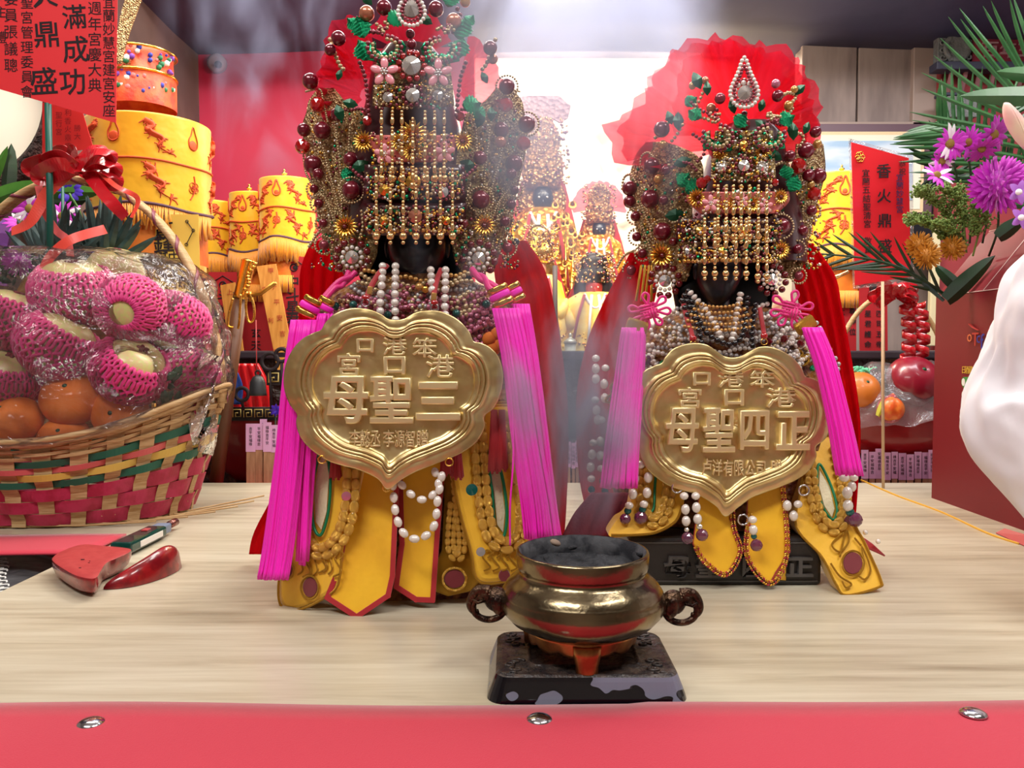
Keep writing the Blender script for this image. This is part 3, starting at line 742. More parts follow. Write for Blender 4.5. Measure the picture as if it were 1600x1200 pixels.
# hood opens to the front: use the arc behind the face only
G = [[tuple(P(650, py, 1.045) + Vector((rp(hw, 1.0) * math.cos(a), .05 * math.sin(a), 0))) for a in np.linspace(-.15, PI + .15, 25)] for py, hw in ((340, 88), (372, 92), (400, 92), (430, 90), (455, 80))]
b.grid(G, M['hair']); b.build('hood', None, s1, solid=.004)
D1R = lambda x, y: .935 + .05 * ((x - 645) / 170) ** 2
robe_body([(432, 585, 715), (450, 540, 760), (480, 500, 800), (540, 478, 822), (620, 465, 835), (740, 460, 838), (850, 462, 835), (906, 466, 828)], 1.035, .095, M['robe'], s1, 645)
# sleeves hanging at each side
DL = dfit([(480, 640, .955), (445, 930, .920), (530, 930, .895), (560, 640, .915)])
L1 = [(484, 640), (572, 640), (560, 760), (536, 850), (532, 895), (520, 925), (470, 952), (440, 948), (436, 905), (452, 830), (462, 740)]
sl = panel_slab('sleeve', L1, DL, .03, M['yellow'], s1, bevel=.006)
outline('sleeve_cord', L1, DL, 2.2, M['gold_rough'], sl, dd=-.002)
braid_loop(sl, [(545, 640), (550, 720), (545, 800), (528, 845), (503, 862), (482, 850), (472, 810), (475, 740), (485, 660)], DL, 26)
b = MB(); b.slab(PP([(x, y, DL(x, y) - .003) for x, y in [(506, 700), (514, 742), (510, 800), (502, 828), (493, 815), (491, 770), (497, 730)]]), .003, M['ivory']); b.build('brocade_insert', None, sl, smooth=False)
outline('green_piping', [(506, 690), (516, 742), (513, 800), (501, 836), (489, 818), (488, 765), (496, 720)], DL, 2.6, M['green_cord'], sl, dd=-.006)
for x, y, r in ((484, 918, 14), (447, 890, 12)):
    disc('velvet_spot', x, y, r * .8, r * 1.1, DL, M['wine'], sl)
    outline('spot_cord', [(x + r * math.cos(a), y + r * 1.3 * math.sin(a)) for a in np.linspace(0, 6, 10)], DL, 1.7, M['gold_rough'], sl, dd=-.004)
rr = random.Random(3)
for k in range(8):
    x0, y0 = 475 + 8 * k, 872 + 4 * math.sin(k)
    outline('gold_scroll', [(x0, y0), (x0 + 6, y0 - 8), (x0 - 2, y0 - 14), (x0 - 8, y0 - 2), (x0 - 2 + 4 * math.sin(k * 2), y0 + 18), (x0 - 10, y0 + 26)], DL, 1.5, M['gold_rough'], sl, dd=-.003, closed=False, n=30)
DRR = dfit([(690, 640, .93), (720, 930, .90), (830, 640, .965), (830, 910, .925)])
R1 = [(738, 640), (826, 640), (838, 740), (838, 830), (838, 880), (800, 905), (760, 912), (742, 900), (735, 860), (716, 790), (708, 720)]
sr = panel_slab('sleeve', R1, DRR, .03, M['yellow'], s1, bevel=.006)
outline('sleeve_cord', R1, DRR, 2.2, M['gold_rough'], sr, dd=-.002)
braid_loop(sr, [(745, 650), (750, 720), (756, 790), (768, 838), (792, 852), (814, 835), (818, 780), (806, 710), (796, 650)], DRR, 26)
b = MB(); b.slab(PP([(x, y, DRR(x, y) - .003) for x, y in [(770, 710), (782, 745), (789, 800), (786, 832), (777, 820), (772, 770), (766, 735)]]), .003, M['ivory']); b.build('brocade_insert', None, sr, smooth=False)
outline('green_piping', [(768, 700), (784, 742), (792, 800), (787, 838), (774, 826), (769, 770), (764, 728)], DRR, 2.6, M['green_cord'], sr, dd=-.006)
for x, y, r in ((788, 900, 9),):
    disc('velvet_spot', x, y, r, r * 1.1, DRR, M['wine'], sr)
for k in range(5):
    x0, y0 = 762 + 14 * k, 872
    outline('gold_scroll', [(x0, y0), (x0 + 6, y0 - 8), (x0 - 2, y0 - 12), (x0 - 8, y0 - 2), (x0 + 4, y0 + 14), (x0 - 6, y0 + 20)], DRR, 1.6, M['gold_rough'], sr, dd=-.003, closed=False, n=30)
# inner embroidered flap between ribbons and right sleeve
DI = lambda x, y: .945 - .0001 * (y - 700)
I1 = [(690, 700), (744, 700), (752, 800), (754, 905), (735, 925), (700, 933), (678, 925), (676, 890), (690, 860), (694, 780)]
si = panel_slab('inner_flap', I1, DI, .012, M['gold_rough'], s1, bevel=.003)
braid_loop(si, [(712, 735), (716, 790), (722, 850), (714, 872), (704, 850), (708, 790)], DI, 17)
for x, y, r in ((710, 905, 16),):
    disc('velvet_spot', x, y, r, r * .9, DI, M['wine'], si)
    outline('spot_cord', [(x + r * 1.15 * math.cos(a), y + r * 1.1 * math.sin(a)) for a in np.linspace(0, 6, 10)], DI, 2, M['braid'], si, dd=-.004)
for x, y, r, c in ((737, 765, 9, 'teal'), (751, 862, 7, 'greyp'), (541, 775, 7, 'pinkp')):
    b = MB(); b.lathe([(rp(r, .93), 0), (rp(r, .93), .001), (.0003, .0014)], (0, 0, 0), 20, M[c]); me, _ = b.mesh('sequin', False, False); put('sequin', me, P(x, y, .897), s1, rot=(PI / 2, 0, .2))
# two long ribbons with red binding
D2 = dfit([(550, 745, .925), (620, 745, .925), (557, 968, .888), (608, 930, .89)])
A_ = [(557, 700), (622, 700), (613, 900), (606, 931), (557, 965), (511, 935), (529, 890), (552, 760)]
rb = panel_slab('robe_ribbon', A_, D2, .004, M['satin'], s1)
border('red_binding', [(557, 700), (552, 760), (529, 890), (511, 934), (557, 964), (606, 931), (613, 900), (622, 700)], D2, 8, M['trim_red'], rb)
D3 = dfit([(620, 745, .94), (690, 745, .94), (640, 940, .912), (676, 935, .912)])
B_ = [(624, 700), (694, 700), (682, 850), (676, 938), (650, 938), (618, 918), (628, 850)]
rb = panel_slab('robe_ribbon', B_, D3, .004, M['satin'], s1)
border('red_binding', [(624, 700), (628, 850), (619, 917), (650, 937), (676, 938), (682, 850), (694, 700)], D3, 8, M['trim_red'], rb)
# small red tassels under the plate
for k, (x, y0, y1) in enumerate(((524, 700, 748), (700, 690, 742), (715, 700, 748), (772, 640, 738), (784, 640, 735))):
    b = MB()
    for i in range(12):
        u = -1 + 2 * i / 11; b.tube([P(x + u * 4, y0, .92), P(x + u * 9, y1 + 3 * math.sin(i * 5), .915 - .006 * math.sqrt(1 - u * u * .9))], rp(1.4, .92), 5, M['trim_red'])
    b.build('red_tassel', None, s1)
# red gauze cape, in two halves, falling from under the crown behind the shoulders
cape = lambda n_, rows, dd: sheet(rows, lambda x, y: dd + .00006 * (y - 400), 18, M['veil'], wob=.007, wf=4).build(n_, None, s1, solid=.0012)
cape('gauze_cape', [(376, 487, 545), (420, 470, 545), (480, 468, 535), (600, 462, 540), (740, 440, 520), (830, 398, 500), (866, 389, 500)], 1.07)
cape('gauze_cape', [(376, 770, 822), (420, 772, 850), (480, 780, 866), (600, 790, 884), (700, 790, 888), (800, 790, 884), (850, 780, 880)], 1.06)
# net of pearls over the chest
necklace = thing('bead_collar', 'wide collar of pink, grey and gold pearls over the chest of the larger statue', 'bead collar', P(645, 470, .95))
DC = lambda x, y: .928 + .055 * ((x - 648) / 150) ** 2 - .00009 * (y - 430)
rr = random.Random(11)
for k in range(13):
    yc = 436 + 8.5 * k; hw = 78 + 5.2 * k if k < 8 else 118 + 4 * (k - 8); m_ = ['gold_pearl', 'champ', 'champ', 'greyp', 'greyp', 'pinkp', 'pinkp', 'plum', 'pinkp', 'pinkp', 'plum', 'pinkp', 'plum'][k]
    pts = [(648 + hw * f, yc - (12 + 1.6 * k) * f * f + 3.5 * math.sin(f * 9 + k * 2), ) for f in np.linspace(-1, 1, 13)]
    strand('pearl_strand', [P(x, y, DC(x, y) - .003 * (k % 3)) for x, y in pts], rp(4.0 + .08 * k, .93), M[m_], necklace, 2.02, 2)
for k in range(26): # looped cross strands
    f = -1 + 2 * k / 25; x = 648 + f * 128; y = 462 + 28 * abs(f) + rr.uniform(-12, 18)
    m_ = rr.choice(['pinkp', 'pinkp', 'plum', 'greyp', 'champ'])
    pts = [(x + rr.uniform(8, 16) * math.cos(a), y + rr.uniform(10, 18) * math.sin(a)) for a in np.linspace(0, 5, 6)]
    strand('pearl_loop', [P(a, b_, DC(a, b_) - .007) for a, b_ in pts], rp(4.2, .93), M[m_], necklace, 2.02, 2)
for x, y, m_ in ((552, 476, 'teal'), (606, 492, 'teal'), (713, 490, 'teal'), (760, 475, 'teal'), (524, 478, 'teal'), (655, 448, 'gold_pearl'), (665, 452, 'gold')):
    ball('accent_bead', x, y, DC(x, y) - .012, 6.5, M[m_], necklace)
for x, y in ((765, 530), (778, 522), (770, 545), (782, 538)):
    ball('orange_pompom', x, y, .935, 12, mat('orange_thread', (210, 110, 30), .8) if 'ot' not in M else M['ot'], necklace, 2)
for k in range(9):
    x, y = 738 + rr.uniform(-25, 52), 500 + rr.uniform(-10, 60); strand('pearl_loop', [P(x + 12 * math.cos(a), y + 13 * math.sin(a), DC(x, y) - .004) for a in np.linspace(0, 5.4, 6)], rp(4.4, .93), M['pinkp'], necklace, 2.02, 2)
for k in range(5):
    x, y = 822 + 3 * math.sin(k * 3), 555 + k * 9; ball('accent_bead', x, y, .985, 4.5, M['greyp'], necklace, 2)
# white pearl ropes
for i, (x0, x1, y0, xb, yb, lab) in enumerate(((598, 618, 412, 607, 508, 'pair of white pearl ropes hanging left of centre on the larger statue'), (673, 696, 418, 690, 500, 'pair of white pearl ropes hanging right of centre on the larger statue'))):
    n_ = thing('pearl_necklace', lab, 'necklace', P(x0, y0, .92))
    for x, dx in ((x0, -4 if i == 0 else 6), (x1, -1)):
        beads('pearl', [P(x, y0 + 4, .925), P(x + dx * .3, y0 + 30, .908), P(x + dx, y0 + 60, .902), P(x + dx + 1, yb - 8, .898)], rp(6.4, .91), M['white'], n_)
# red cords that hold the plate
pl_cord = []
for i, pts in enumerate((((613, 412), (590, 425), (577, 448), (570, 470)), ((690, 420), (680, 440), (677, 462), (679, 478)))):
    pass
# freshwater pearls hanging under the plate
n_ = thing('pearl_necklace', 'loops of oval freshwater pearls hanging below the left medallion', 'necklace', P(650, 800, .9))
beads('pearl', [P(614, 758, .892), P(618, 800, .884), P(630, 832, .880), P(655, 842, .879), P(678, 822, .880), (P(684, 780, .884)), P(690, 745, .89)], rp(6.6, .89), M['white'], n_, gap=2.9, sc=(1, 1, 1.35))
beads('pearl', [P(628, 758, .893), P(650, 778, .889), P(672, 778, .888), P(686, 752, .889), P(680, 738, .893)], rp(6.4, .89), M['white'], n_, gap=2.8, sc=(1, 1, 1.3))

rows = [(571, 540, 25, '口', 1.3, .02), (617, 541, 30, '港', 1.3, .0), (664, 543, 32, '笨', 1.25, .0),
        (546, 570, 38, '宮', 1.05, .01), (617, 571, 33, '口', 1.25, .02), (688, 572, 38, '港', 1.2, .0),
        (543, 624, 80, '母', .92, .018), (613, 624, 80, '聖', .86, .014), (685, 626, 72, '三', 1.0, .03),
        (555, 685, 29, '李', .64, 0), (571, 685, 29, '懿', .6, 0), (587, 685, 29, '丞', .6, 0), (608, 685, 29, '李', .64, 0), (625, 685, 29, '源', .6, 0), (641, 685, 29, '智', .6, 0), (660, 686, 31, '贈', .66, 0)]
pq = plaque('embossed_medallion', 'lobed brass medallion embossed with large characters on the larger left statue', lambda x, y: (x, y), .878, rows, 615, 610, 0.00003)
for pts in (((605, 414, .928), (592, 428, .915), (578, 452, .905), (571, 474, .893)), ((690, 420, .928), (682, 440, .912), (678, 462, .9), (679, 482, .893))):
    b = MB(); b.tube(spl([P(*q) for q in pts], 16), rp(4.5, .91), 8, M['trim_red'], flat=.5); b.build('red_cord', None, pq)
    x, y, d = pts[2]; b = MB(); b.box(P(x, y + 2, d - .004), rp(8, .9), .004, rp(13, .9), M['gold_pearl'], rot=(0, .15, 0)); b.build('clasp', None, pq, bevel=.0006)
    x, y, d = pts[3]; b = MB(); b.tube(circ(x, y - 1, d - .004, 6, 18)[:-1], rp(1.1, .9), 6, M['steel'], closed=True); b.ball(P(x, y - 9, d - .003), rp(6, .9), M['redgem'], 2, sc=(1, .6, .8)); b.build('hanging_ring', None, pq)
for x, y in ((503, 718), (702, 722), (604, 762)):
    b = MB(); b.tube(circ(x, y, .879, 6, 18)[:-1], rp(1.2, .9), 6, M['gold'], closed=True); b.build('edge_ring', None, pq)
# tassels (left pair and right pair)
kn = [([(556, 425, .95), (540, 440, .945), (520, 455, .94), (500, 470, .935)], 5), ([(550, 432, .945), (530, 440, .94), (512, 458, .935), (498, 476, .93)], 5), ([(545, 424, .95), (535, 446, .94), (524, 450, .935), (508, 468, .93)], 4.5)]
tassel('silk_tassel', 'fuchsia silk tassel at the outer left of the larger statue, reaching the table', [(475, 500, .92), (462, 600, .91), (452, 720, .905), (436, 850, .90), (427, 905, .895)], 19, 23, 64, M['fuchsia'],
       kn, [(490, 470, .918, 16, 9, M['gold'], .5), (484, 480, .918, 17, 10, M['fuchsia'], .5), (478, 489, .918, 18, 9, M['gold'], .5)], seed=2)
tassel('silk_tassel', 'short fuchsia tassel tucked behind the left medallion edge', [(508, 490, .925), (498, 560, .92), (484, 700, .915), (474, 880, .912)], 12, 9, 20, M['fuchsia'], None, [(511, 470, .92, 13, 9, M['gold'], .5), (509, 481, .92, 13, 9, M['fuchsia'], .5)], seed=4)
kn = [([(737, 420, .95), (750, 436, .94), (768, 444, .935), (785, 456, .93)], 5.5), ([(738, 428, .95), (756, 434, .94), (764, 450, .93), (778, 460, .925)], 5.5)]
tassel('silk_tassel', 'wide fuchsia silk tassel hanging right of the left medallion', [(790, 482, .918), (806, 560, .91), (822, 680, .905), (838, 780, .90), (845, 842, .895)], 20, 24, 66, M['fuchsia'], kn,
       [(777, 452, .918, 17, 9, M['gold'], -.45), (781, 462, .918, 17, 10, M['fuchsia'], -.45), (786, 473, .918, 18, 9, M['gold'], -.45)], seed=6)
tassel('silk_tassel', 'second fuchsia tassel overlapping behind the wide one, beside the smoke', [(812, 475, .93), (826, 560, .925), (842, 680, .92), (856, 790, .915), (862, 840, .912)], 14, 14, 34, M['fuchsia'], None,
       [(800, 448, .93, 13, 8, M['gold'], -.5), (804, 457, .93, 13, 9, M['fuchsia'], -.5), (809, 467, .93, 13, 8, M['gold'], -.5)], seed=8)
b = MB(); b.tube(spl([P(797, 560, .9), P(802, 700, .892), P(797, 790, .89), P(797, 852, .89)], 20), rp(1.6, .9), 5, M['fuchsia']); b.build('loose_thread', None, bpy.data.objects['silk_tassel.002'])

# ---- crown of the left statue
wl = [(138, 498, 522), (158, 484, 540), (176, 480, 566), (200, 474, 575), (250, 480, 585), (300, 492, 590), (350, 500, 592), (400, 520, 588), (425, 528, 575)]
cfg1 = dict(cx=CX, d=.945, s=1.0, y0=92, y1=372, seed=5,
    wings=[wl, [(y, 2 * CX + 8 - b_, 2 * CX + 8 - a_) for y, a_, b_ in wl]],
    bands=[([(100, 590, 702), (132, 588, 705)], M['lattice']), ([(134, 586, 706), (166, 584, 708)], M['lattice']), ([(258, 572, 724), (312, 570, 726)], M['crown_dark']), ([(318, 568, 728), (368, 572, 720)], M['crown_dark']), ([(212, 574, 716), (230, 580, 712), (254, 596, 696)], M['enamel_pink'])],
    scatter=[(580, 205, 712, 258, 150, -.03), (588, 134, 704, 170, 240, -.022), (590, 94, 702, 134, 60, -.02), (572, 262, 724, 312, 420, -.024), (570, 322, 724, 366, 420, -.024), (484, 170, 570, 420, 340, .004), (722, 170, 812, 420, 340, .004), (500, 330, 580, 425, 160, -.006), (712, 330, 800, 425, 160, -.006)],
    strings=mstr([([(500, 205), (508, 245), (522, 295), (536, 350)], 'champ', 2.3), ([(521, 175), (527, 220), (533, 280), (534, 345)], 'champ', 2.3),
        ([(474, 240), (478, 270), (492, 292), (512, 318), (524, 352)], 'champ', 2.3), ([(547, 195), (546, 240), (560, 262), (585, 275)], 'champ', 2.3), ([(478, 143), (500, 140), (505, 160), (512, 190)], 'champ', 2.0),
        ([(562, 98), (570, 120), (574, 150), (577, 180)], 'plum', 3.8, -.014), ([(577, 180), (571, 172), (560, 170), (550, 172)], 'plum', 3.4), ([(548, 262), (562, 275), (580, 284), (588, 270)], 'plum', 3.6, -.018),
        ([(483, 385), (500, 362), (520, 362)], 'champ', 3), ([(556, 290), (560, 305), (545, 316), (535, 306), (530, 290)], 'champ', 3.0, -.01), ([(565, 330), (567, 355), (562, 372)], 'champ', 3, -.016),
        ([(575, 14), (568, 34), (574, 48), (590, 50)], 'plum', 4.2, -.016), ([(516, 62), (522, 80), (530, 100), (536, 108)], 'champ', 4.2), ([(505, 300), (512, 330), (520, 380), (530, 410)], 'champ', 2.2, -.002), ([(490, 300), (498, 335), (506, 375)], 'champ', 2.2)]),
    balls=[(600, 12, 12, 'maroon'), (681, 14, 12, 'maroon'), (573, 21, 12, 'rose_gold'), (709, 33, 12, 'rose_gold'), (727, 3, 8, 'gold_pearl'), (529, 60, 11.5, 'maroon'), (516, 78, 9, 'maroon'), (766, 75, 11, 'maroon'), (770, 92, 8, 'rose_gold'), (485, 127, 12.5, 'maroon'), (792, 135, 12.5, 'maroon'),
        (496, 163, 12, 'jewel'), (790, 164, 11.5, 'jewel'), (527, 179, 10.5, 'maroon'), (504, 204, 13.5, 'maroon'), (475, 203, 10.5, 'maroon'), (473, 229, 12, 'jewel'), (823, 194, 13.5, 'maroon'), (818, 224, 11.5, 'jewel'),
        (783, 203, 12, 'maroon'), (782, 222, 9, 'rose_gold'), (489, 257, 14.5, 'maroon'), (497, 272, 9, 'maroon'), (803, 256, 14, 'maroon'), (799, 272, 9, 'maroon'), (548, 249, 11.5, 'maroon'), (750, 247, 11, 'maroon'), (549, 297, 14.5, 'maroon'), (751, 312, 14.5, 'maroon'),
        (491, 295, 7, 'maroon'), (804, 297, 7, 'maroon'), (498, 318, 7.5, 'maroon'), (799, 319, 7.5, 'maroon'), (505, 349, 7, 'maroon'), (789, 346, 8, 'maroon'), (506, 383, 8, 'plum'), (793, 387, 8, 'plum'), (574, 189, 7.5, 'jewel'), (719, 182, 7.5, 'jewel'), (641, 53, 7, 'maroon'), (643, 69, 7.5, 'maroon'), (644, 85, 8, 'maroon'), (576, 352, 7, 'garnet'), (725, 350, 7, 'garnet'), (573, 340, 6, 'garnet'), (806, 378, 6, 'blackp')],
    rings=[(491, 295, 12), (804, 297, 12), (498, 318, 13), (799, 319, 13), (505, 349, 12), (789, 346, 13), (506, 383, 14), (793, 387, 14), (823, 194, 19), (549, 297, 20), (751, 312, 20), (792, 135, 17)],
    gflowers=[(568, 222, 18), (723, 222, 17), (540, 355, 21), (757, 353, 19), (645, 212, 24), (625, 222, 17), (666, 220, 17), (645, 238, 18)],
    pflowers=[(601, 113, 23), (685, 115, 23), (601, 241, 17), (695, 238, 17)],
    stones=[(643, 103, 15, 'clear', 'redgem'), (643, 13, 15, 'clear', None), (645, 149, 11, 'clear', 'maroon'), (606, 152, 8, 'clear', 'champ'), (684, 149, 8, 'clear', 'champ'), (646, 285, 12, 'gold', 'garnet'), (601, 297, 9, 'gold', 'plum'), (692, 300, 9, 'clear', 'plum'), (649, 338, 11, 'rose_gold', 'plum'), (600, 345, 7, 'gold', 'champ'), (697, 345, 7, 'gold', 'champ')],
    rosettes=[(550, 402, 25), (748, 404, 25)],
    leaves=[(560, 165, 22, 2.9, 'dkgreen'), (722, 165, 26, .1, 'foil'), (535, 190, 24, 1.9, 'dkgreen'), (745, 200, 24, 1.2, 'dkgreen'), (548, 268, 28, .5, 'dkgreen'), (745, 265, 26, 2.7, 'dkgreen'), (532, 275, 20, .2, 'foil'), (605, 35, 26, .4, 'foil'), (676, 38, 24, 2.6, 'dkgreen'), (570, 60, 30, 1.9, 'foil'), (716, 62, 30, 1.2, 'foil'), (700, 12, 24, 1.2, 'foil'), (582, 8, 20, 2.4, 'dkgreen'), (575, 95, 30, 2.0, 'foil'), (712, 92, 30, 1.2, 'foil'), (533, 108, 16, 4.4, 'dkgreen'), (752, 112, 18, 5.2, 'dkgreen'), (560, 45, 20, 2.4, 'foil'), (726, 40, 18, .8, 'foil'), (740, 170, 20, 5.6, 'foil'), (768, 190, 20, 1.6, 'dkgreen')],
    coils=[(603, 74, 25, 20, -1), (689, 76, 25, 20, 1)],
    drop=(643, -30, 40, 21),
    curtain=[(x, 172 if x != 645 else 183, 284 if x != 645 else 290, .052) for x in (596, 613, 628, 645, 664, 679, 694)] + [(x, 262, 367, .060) for x in (588, 610, 630, 650, 668, 688, 707)],
    browline=[(578, 362), (610, 361), (650, 360), (690, 361), (716, 362)])
crown(cfg1, 'beaded_crown', 'tall beaded crown with maroon pearls on the larger left statue')
tulle_fan('tulle_ruffle', 'red net ruffles standing out behind the left crown', [
    (572, 150, 1.02, [(88, 90), (115, 100), (140, 85), (165, 78), (190, 80), (225, 70)], 26, .012, 0),
    (590, 120, 1.03, [(100, 100), (130, 110), (160, 90), (185, 95)], 20, .012, 2),
    (712, 140, 1.03, [(-50, 60), (-20, 82), (0, 78), (25, 72), (50, 80), (75, 88)], 24, .012, 1),
    (640, 90, 1.06, [(20, 70), (60, 75), (100, 75), (150, 80)], 22, .01, 3)])
# ================================================================ right statue
C2 = 1161
DS = 1.035   # front depth of the right statue
s2 = thing('deity_statue', 'smaller black-faced deity statue seated on the dark carved plinth at right', 'statue', (X(1150, 1.1), 1.1, TZ + .06))
head('head', 1122, 425, 1.055, 36, 54, s2)
G = [[tuple(P(1130, py, 1.12) + Vector((rp(hw, 1.0) * math.cos(a), .05 * math.sin(a), 0))) for a in np.linspace(-.15, PI + .15, 25)] for py, hw in ((385, 85), (420, 88), (450, 86), (480, 80), (500, 66))]
b = MB(); b.grid(G, M['hair']); b.build('hood', None, s2, solid=.004)
b = MB(); b.ball(P(1130, 470, 1.13), rp(70, 1.1), M['hair'], 3, sc=(1.1, .5, .6)); b.build('collar_lining', None, s2)
robe_body([(482, 1070, 1200), (500, 1030, 1245), (540, 985, 1280), (600, 962, 1308), (700, 950, 1325), (780, 960, 1322), (806, 985, 1300)], 1.125, .095, M['robe'], s2, 1150)
# plinth
pl = thing('carved_plinth', 'dark carved wooden plinth with raised worn characters under the smaller statue', 'plinth', (X(1130, 1.06), 1.06, TZ))
yf = TD(915); zt = .062
xl, xr = X(985, yf), X(1290, yf)
b = MB(); b.box(((xl + xr) / 2, yf + .085, TZ + zt / 2), xr - xl, .17, zt, M['ebony']); b.build('block', None, pl, smooth=False, bevel=.005)
for z in (.006, .055):
    b = MB(); b.box(((xl + xr) / 2, yf - .0005, TZ + z), xr - xl - .012, .002, .0016, M['ebony_relief']); b.build('border_line', None, pl, smooth=False)
for ch, px in (('母', 1058), ('聖', 1108), ('四', 1178), ('正', 1248)):
    text('raised_character', ch, px, 885, yf - .001, 36, M['ebony_relief'], pl, ext=.002, sx=1.25, off=.025)
# left sleeve resting on plinth with curled-up end
DA = dfit([(960, 700, 1.05), (960, 830, 1.0), (1060, 700, 1.045), (1060, 830, .995)])
LA = [(1000, 690), (1066, 700), (1070, 770), (1062, 805), (1030, 832), (990, 838), (952, 838), (962, 815), (985, 790)]
sl = panel_slab('sleeve', LA, DA, .03, M['yellow'], s2, bevel=.006)
outline('sleeve_cord', [(1066, 790), (1055, 815), (1025, 832), (990, 836), (955, 836)], DA, 2.3, M['gold_rough'], sl, dd=-.003, closed=False)
braid_loop(sl, [(1002, 700), (1005, 760), (1006, 800), (1022, 815), (1038, 800), (1046, 760), (1044, 705)], DA, 24)
outline('green_piping', [(1030, 710), (1024, 750), (1022, 790), (1018, 800)], DA, 2.4, M['green_cord'], sl, dd=-.004, closed=False)
# right sleeve, hanging over the plinth to the table
DB = dfit([(1240, 700, 1.06), (1250, 830, 1.0), (1340, 925, .972), (1330, 700, 1.06)])
RA = [(1262, 690), (1318, 690), (1330, 800), (1352, 850), (1376, 905), (1372, 918), (1322, 930), (1306, 912), (1284, 870), (1244, 822), (1252, 760)]
sr = panel_slab('sleeve', RA, DB, .03, M['yellow'], s2, bevel=.006)
outline('sleeve_cord', RA, DB, 2.2, M['gold_rough'], sr, dd=-.002)
braid_loop(sr, [(1262, 700), (1270, 770), (1283, 812), (1303, 826), (1318, 808), (1318, 760), (1308, 700)], DB, 24)
b = MB(); b.slab(PP([(x, y, DB(x, y) - .003) for x, y in [(1281, 735), (1296, 760), (1304, 795), (1300, 808), (1288, 790), (1280, 760)]]), .003, M['ivory']); b.build('brocade_insert', None, sr, smooth=False)
outline('green_piping', [(1280, 725), (1298, 758), (1308, 795), (1301, 812), (1286, 792), (1277, 760)], DB, 2.3, M['green_cord'], sr, dd=-.005)
x, y, r = 1333, 880, 15
disc('velvet_spot', x, y, r, r * 1.15, DB, M['wine'], sr)
outline('spot_cord', [(x + r * 1.15 * math.cos(a), y + r * 1.3 * math.sin(a)) for a in np.linspace(0, 6, 10)], DB, 1.7, M['gold_rough'], sr, dd=-.004)
for pts in ([(1318, 832), (1300, 850), (1312, 862), (1326, 846), (1322, 830), (1312, 870)], [(1335, 840), (1350, 860), (1360, 890), (1352, 905), (1342, 900)], [(1298, 880), (1312, 900), (1330, 912), (1322, 918), (1316, 908)], [(1345, 850), (1350, 880)]):
    outline('gold_scroll', pts, DB, 1.7, M['gold_rough'], sr, dd=-.004, closed=False, n=34)
# two pendants with gold chevron braid
for A_, brd, dd in (([(1096, 750), (1152, 750), (1140, 810), (1158, 862), (1133, 901), (1098, 880), (1083, 850)], [(1144, 750), (1146, 820), (1157, 862), (1134, 898), (1100, 876), (1086, 852)], 0),
                ([(1170, 750), (1225, 750), (1234, 862), (1212, 895), (1202, 914), (1176, 885), (1165, 868)], [(1222, 750), (1230, 862), (1204, 912), (1167, 868), (1172, 800)], .004)):
    DP_ = dfit([(1096, 750, 1.012 + dd), (1150, 750, 1.012 + dd), (1096, 900, .982 + dd), (1200, 900, .982 + dd)])
    rb = panel_slab('robe_ribbon', A_, DP_, .005, M['satin'], s2)
    b = MB()
    for k in (-1, 1):
        q = even([P(x, y, DP_(x, y) - .002) for x, y in brd], rp(3.4, 1))
        for i, c in enumerate(q[:-1]):
            tt = Vector(q[i + 1] - q[i]).normalized(); sd = tt.cross(Vector((0, -1, 0)))
            b.ball(Vector(c) + sd * k * rp(2.6, 1), rp(3, 1), M['gold'] if i % 3 else M['trim_red'], 1, sc=(.55, .4, 1), rot=(0, math.atan2(tt.x, tt.z) + k * .7, 0))
    b.build('chevron_braid', None, rb)
    b = MB(); b.tube([P(x, y, DP_(x, y) + .002) for x, y in A_ + A_[:1]], rp(1.6, 1), 6, M['trim_red']); b.build('red_piping', None, rb)
b = MB(); b.slab([P(x, y, 1.0) for x, y in ((1212, 870), (1228, 868), (1228, 907), (1210, 905))], .004, M['satin']); b.build('ribbon_lining', None, s2, smooth=False)
# gauze cape halves
cape = lambda rows, dd: sheet(rows, lambda x, y: dd + .00004 * (y - 400), 18, M['veil'], wob=.007, wf=4).build('gauze_cape', None, s2, solid=.0012)
cape([(395, 985, 1032), (430, 966, 1030), (480, 940, 1020), (540, 916, 1000), (620, 901, 985), (720, 903, 985), (790, 915, 985), (812, 940, 990)], 1.15)
cape([(380, 1238, 1270), (430, 1240, 1304), (480, 1250, 1315), (560, 1270, 1330), (660, 1280, 1344), (760, 1290, 1340), (812, 1310, 1336)], 1.14)
# red embroidered hem bits left of plinth and dark red tassel at right
sheet([(770, 925, 1000), (800, 900, 995), (838, 880, 985)], 1.05, 12, mat('wine_brocade', (128, 16, 44), .6, bump=.8, bscale=200), wob=.006, wf=3).build('hem', None, s2, solid=.004)
b = MB()
for i in range(22):
    a = -.5 + i * .05; b.tube([P(1340, 835, 1.03), P(1352 + 18 * a, 850, 1.02), P(1368 + 26 * a, 862 + 12 * a, 1.015)], rp(1.5, 1), 5, M['trim_red'])
b.build('red_tassel', None, s2)
for x, y in ((1352, 832), (1372, 846)): ball('hem_pearl', x, y, 1.012, 4, M['white'], s2, 2)
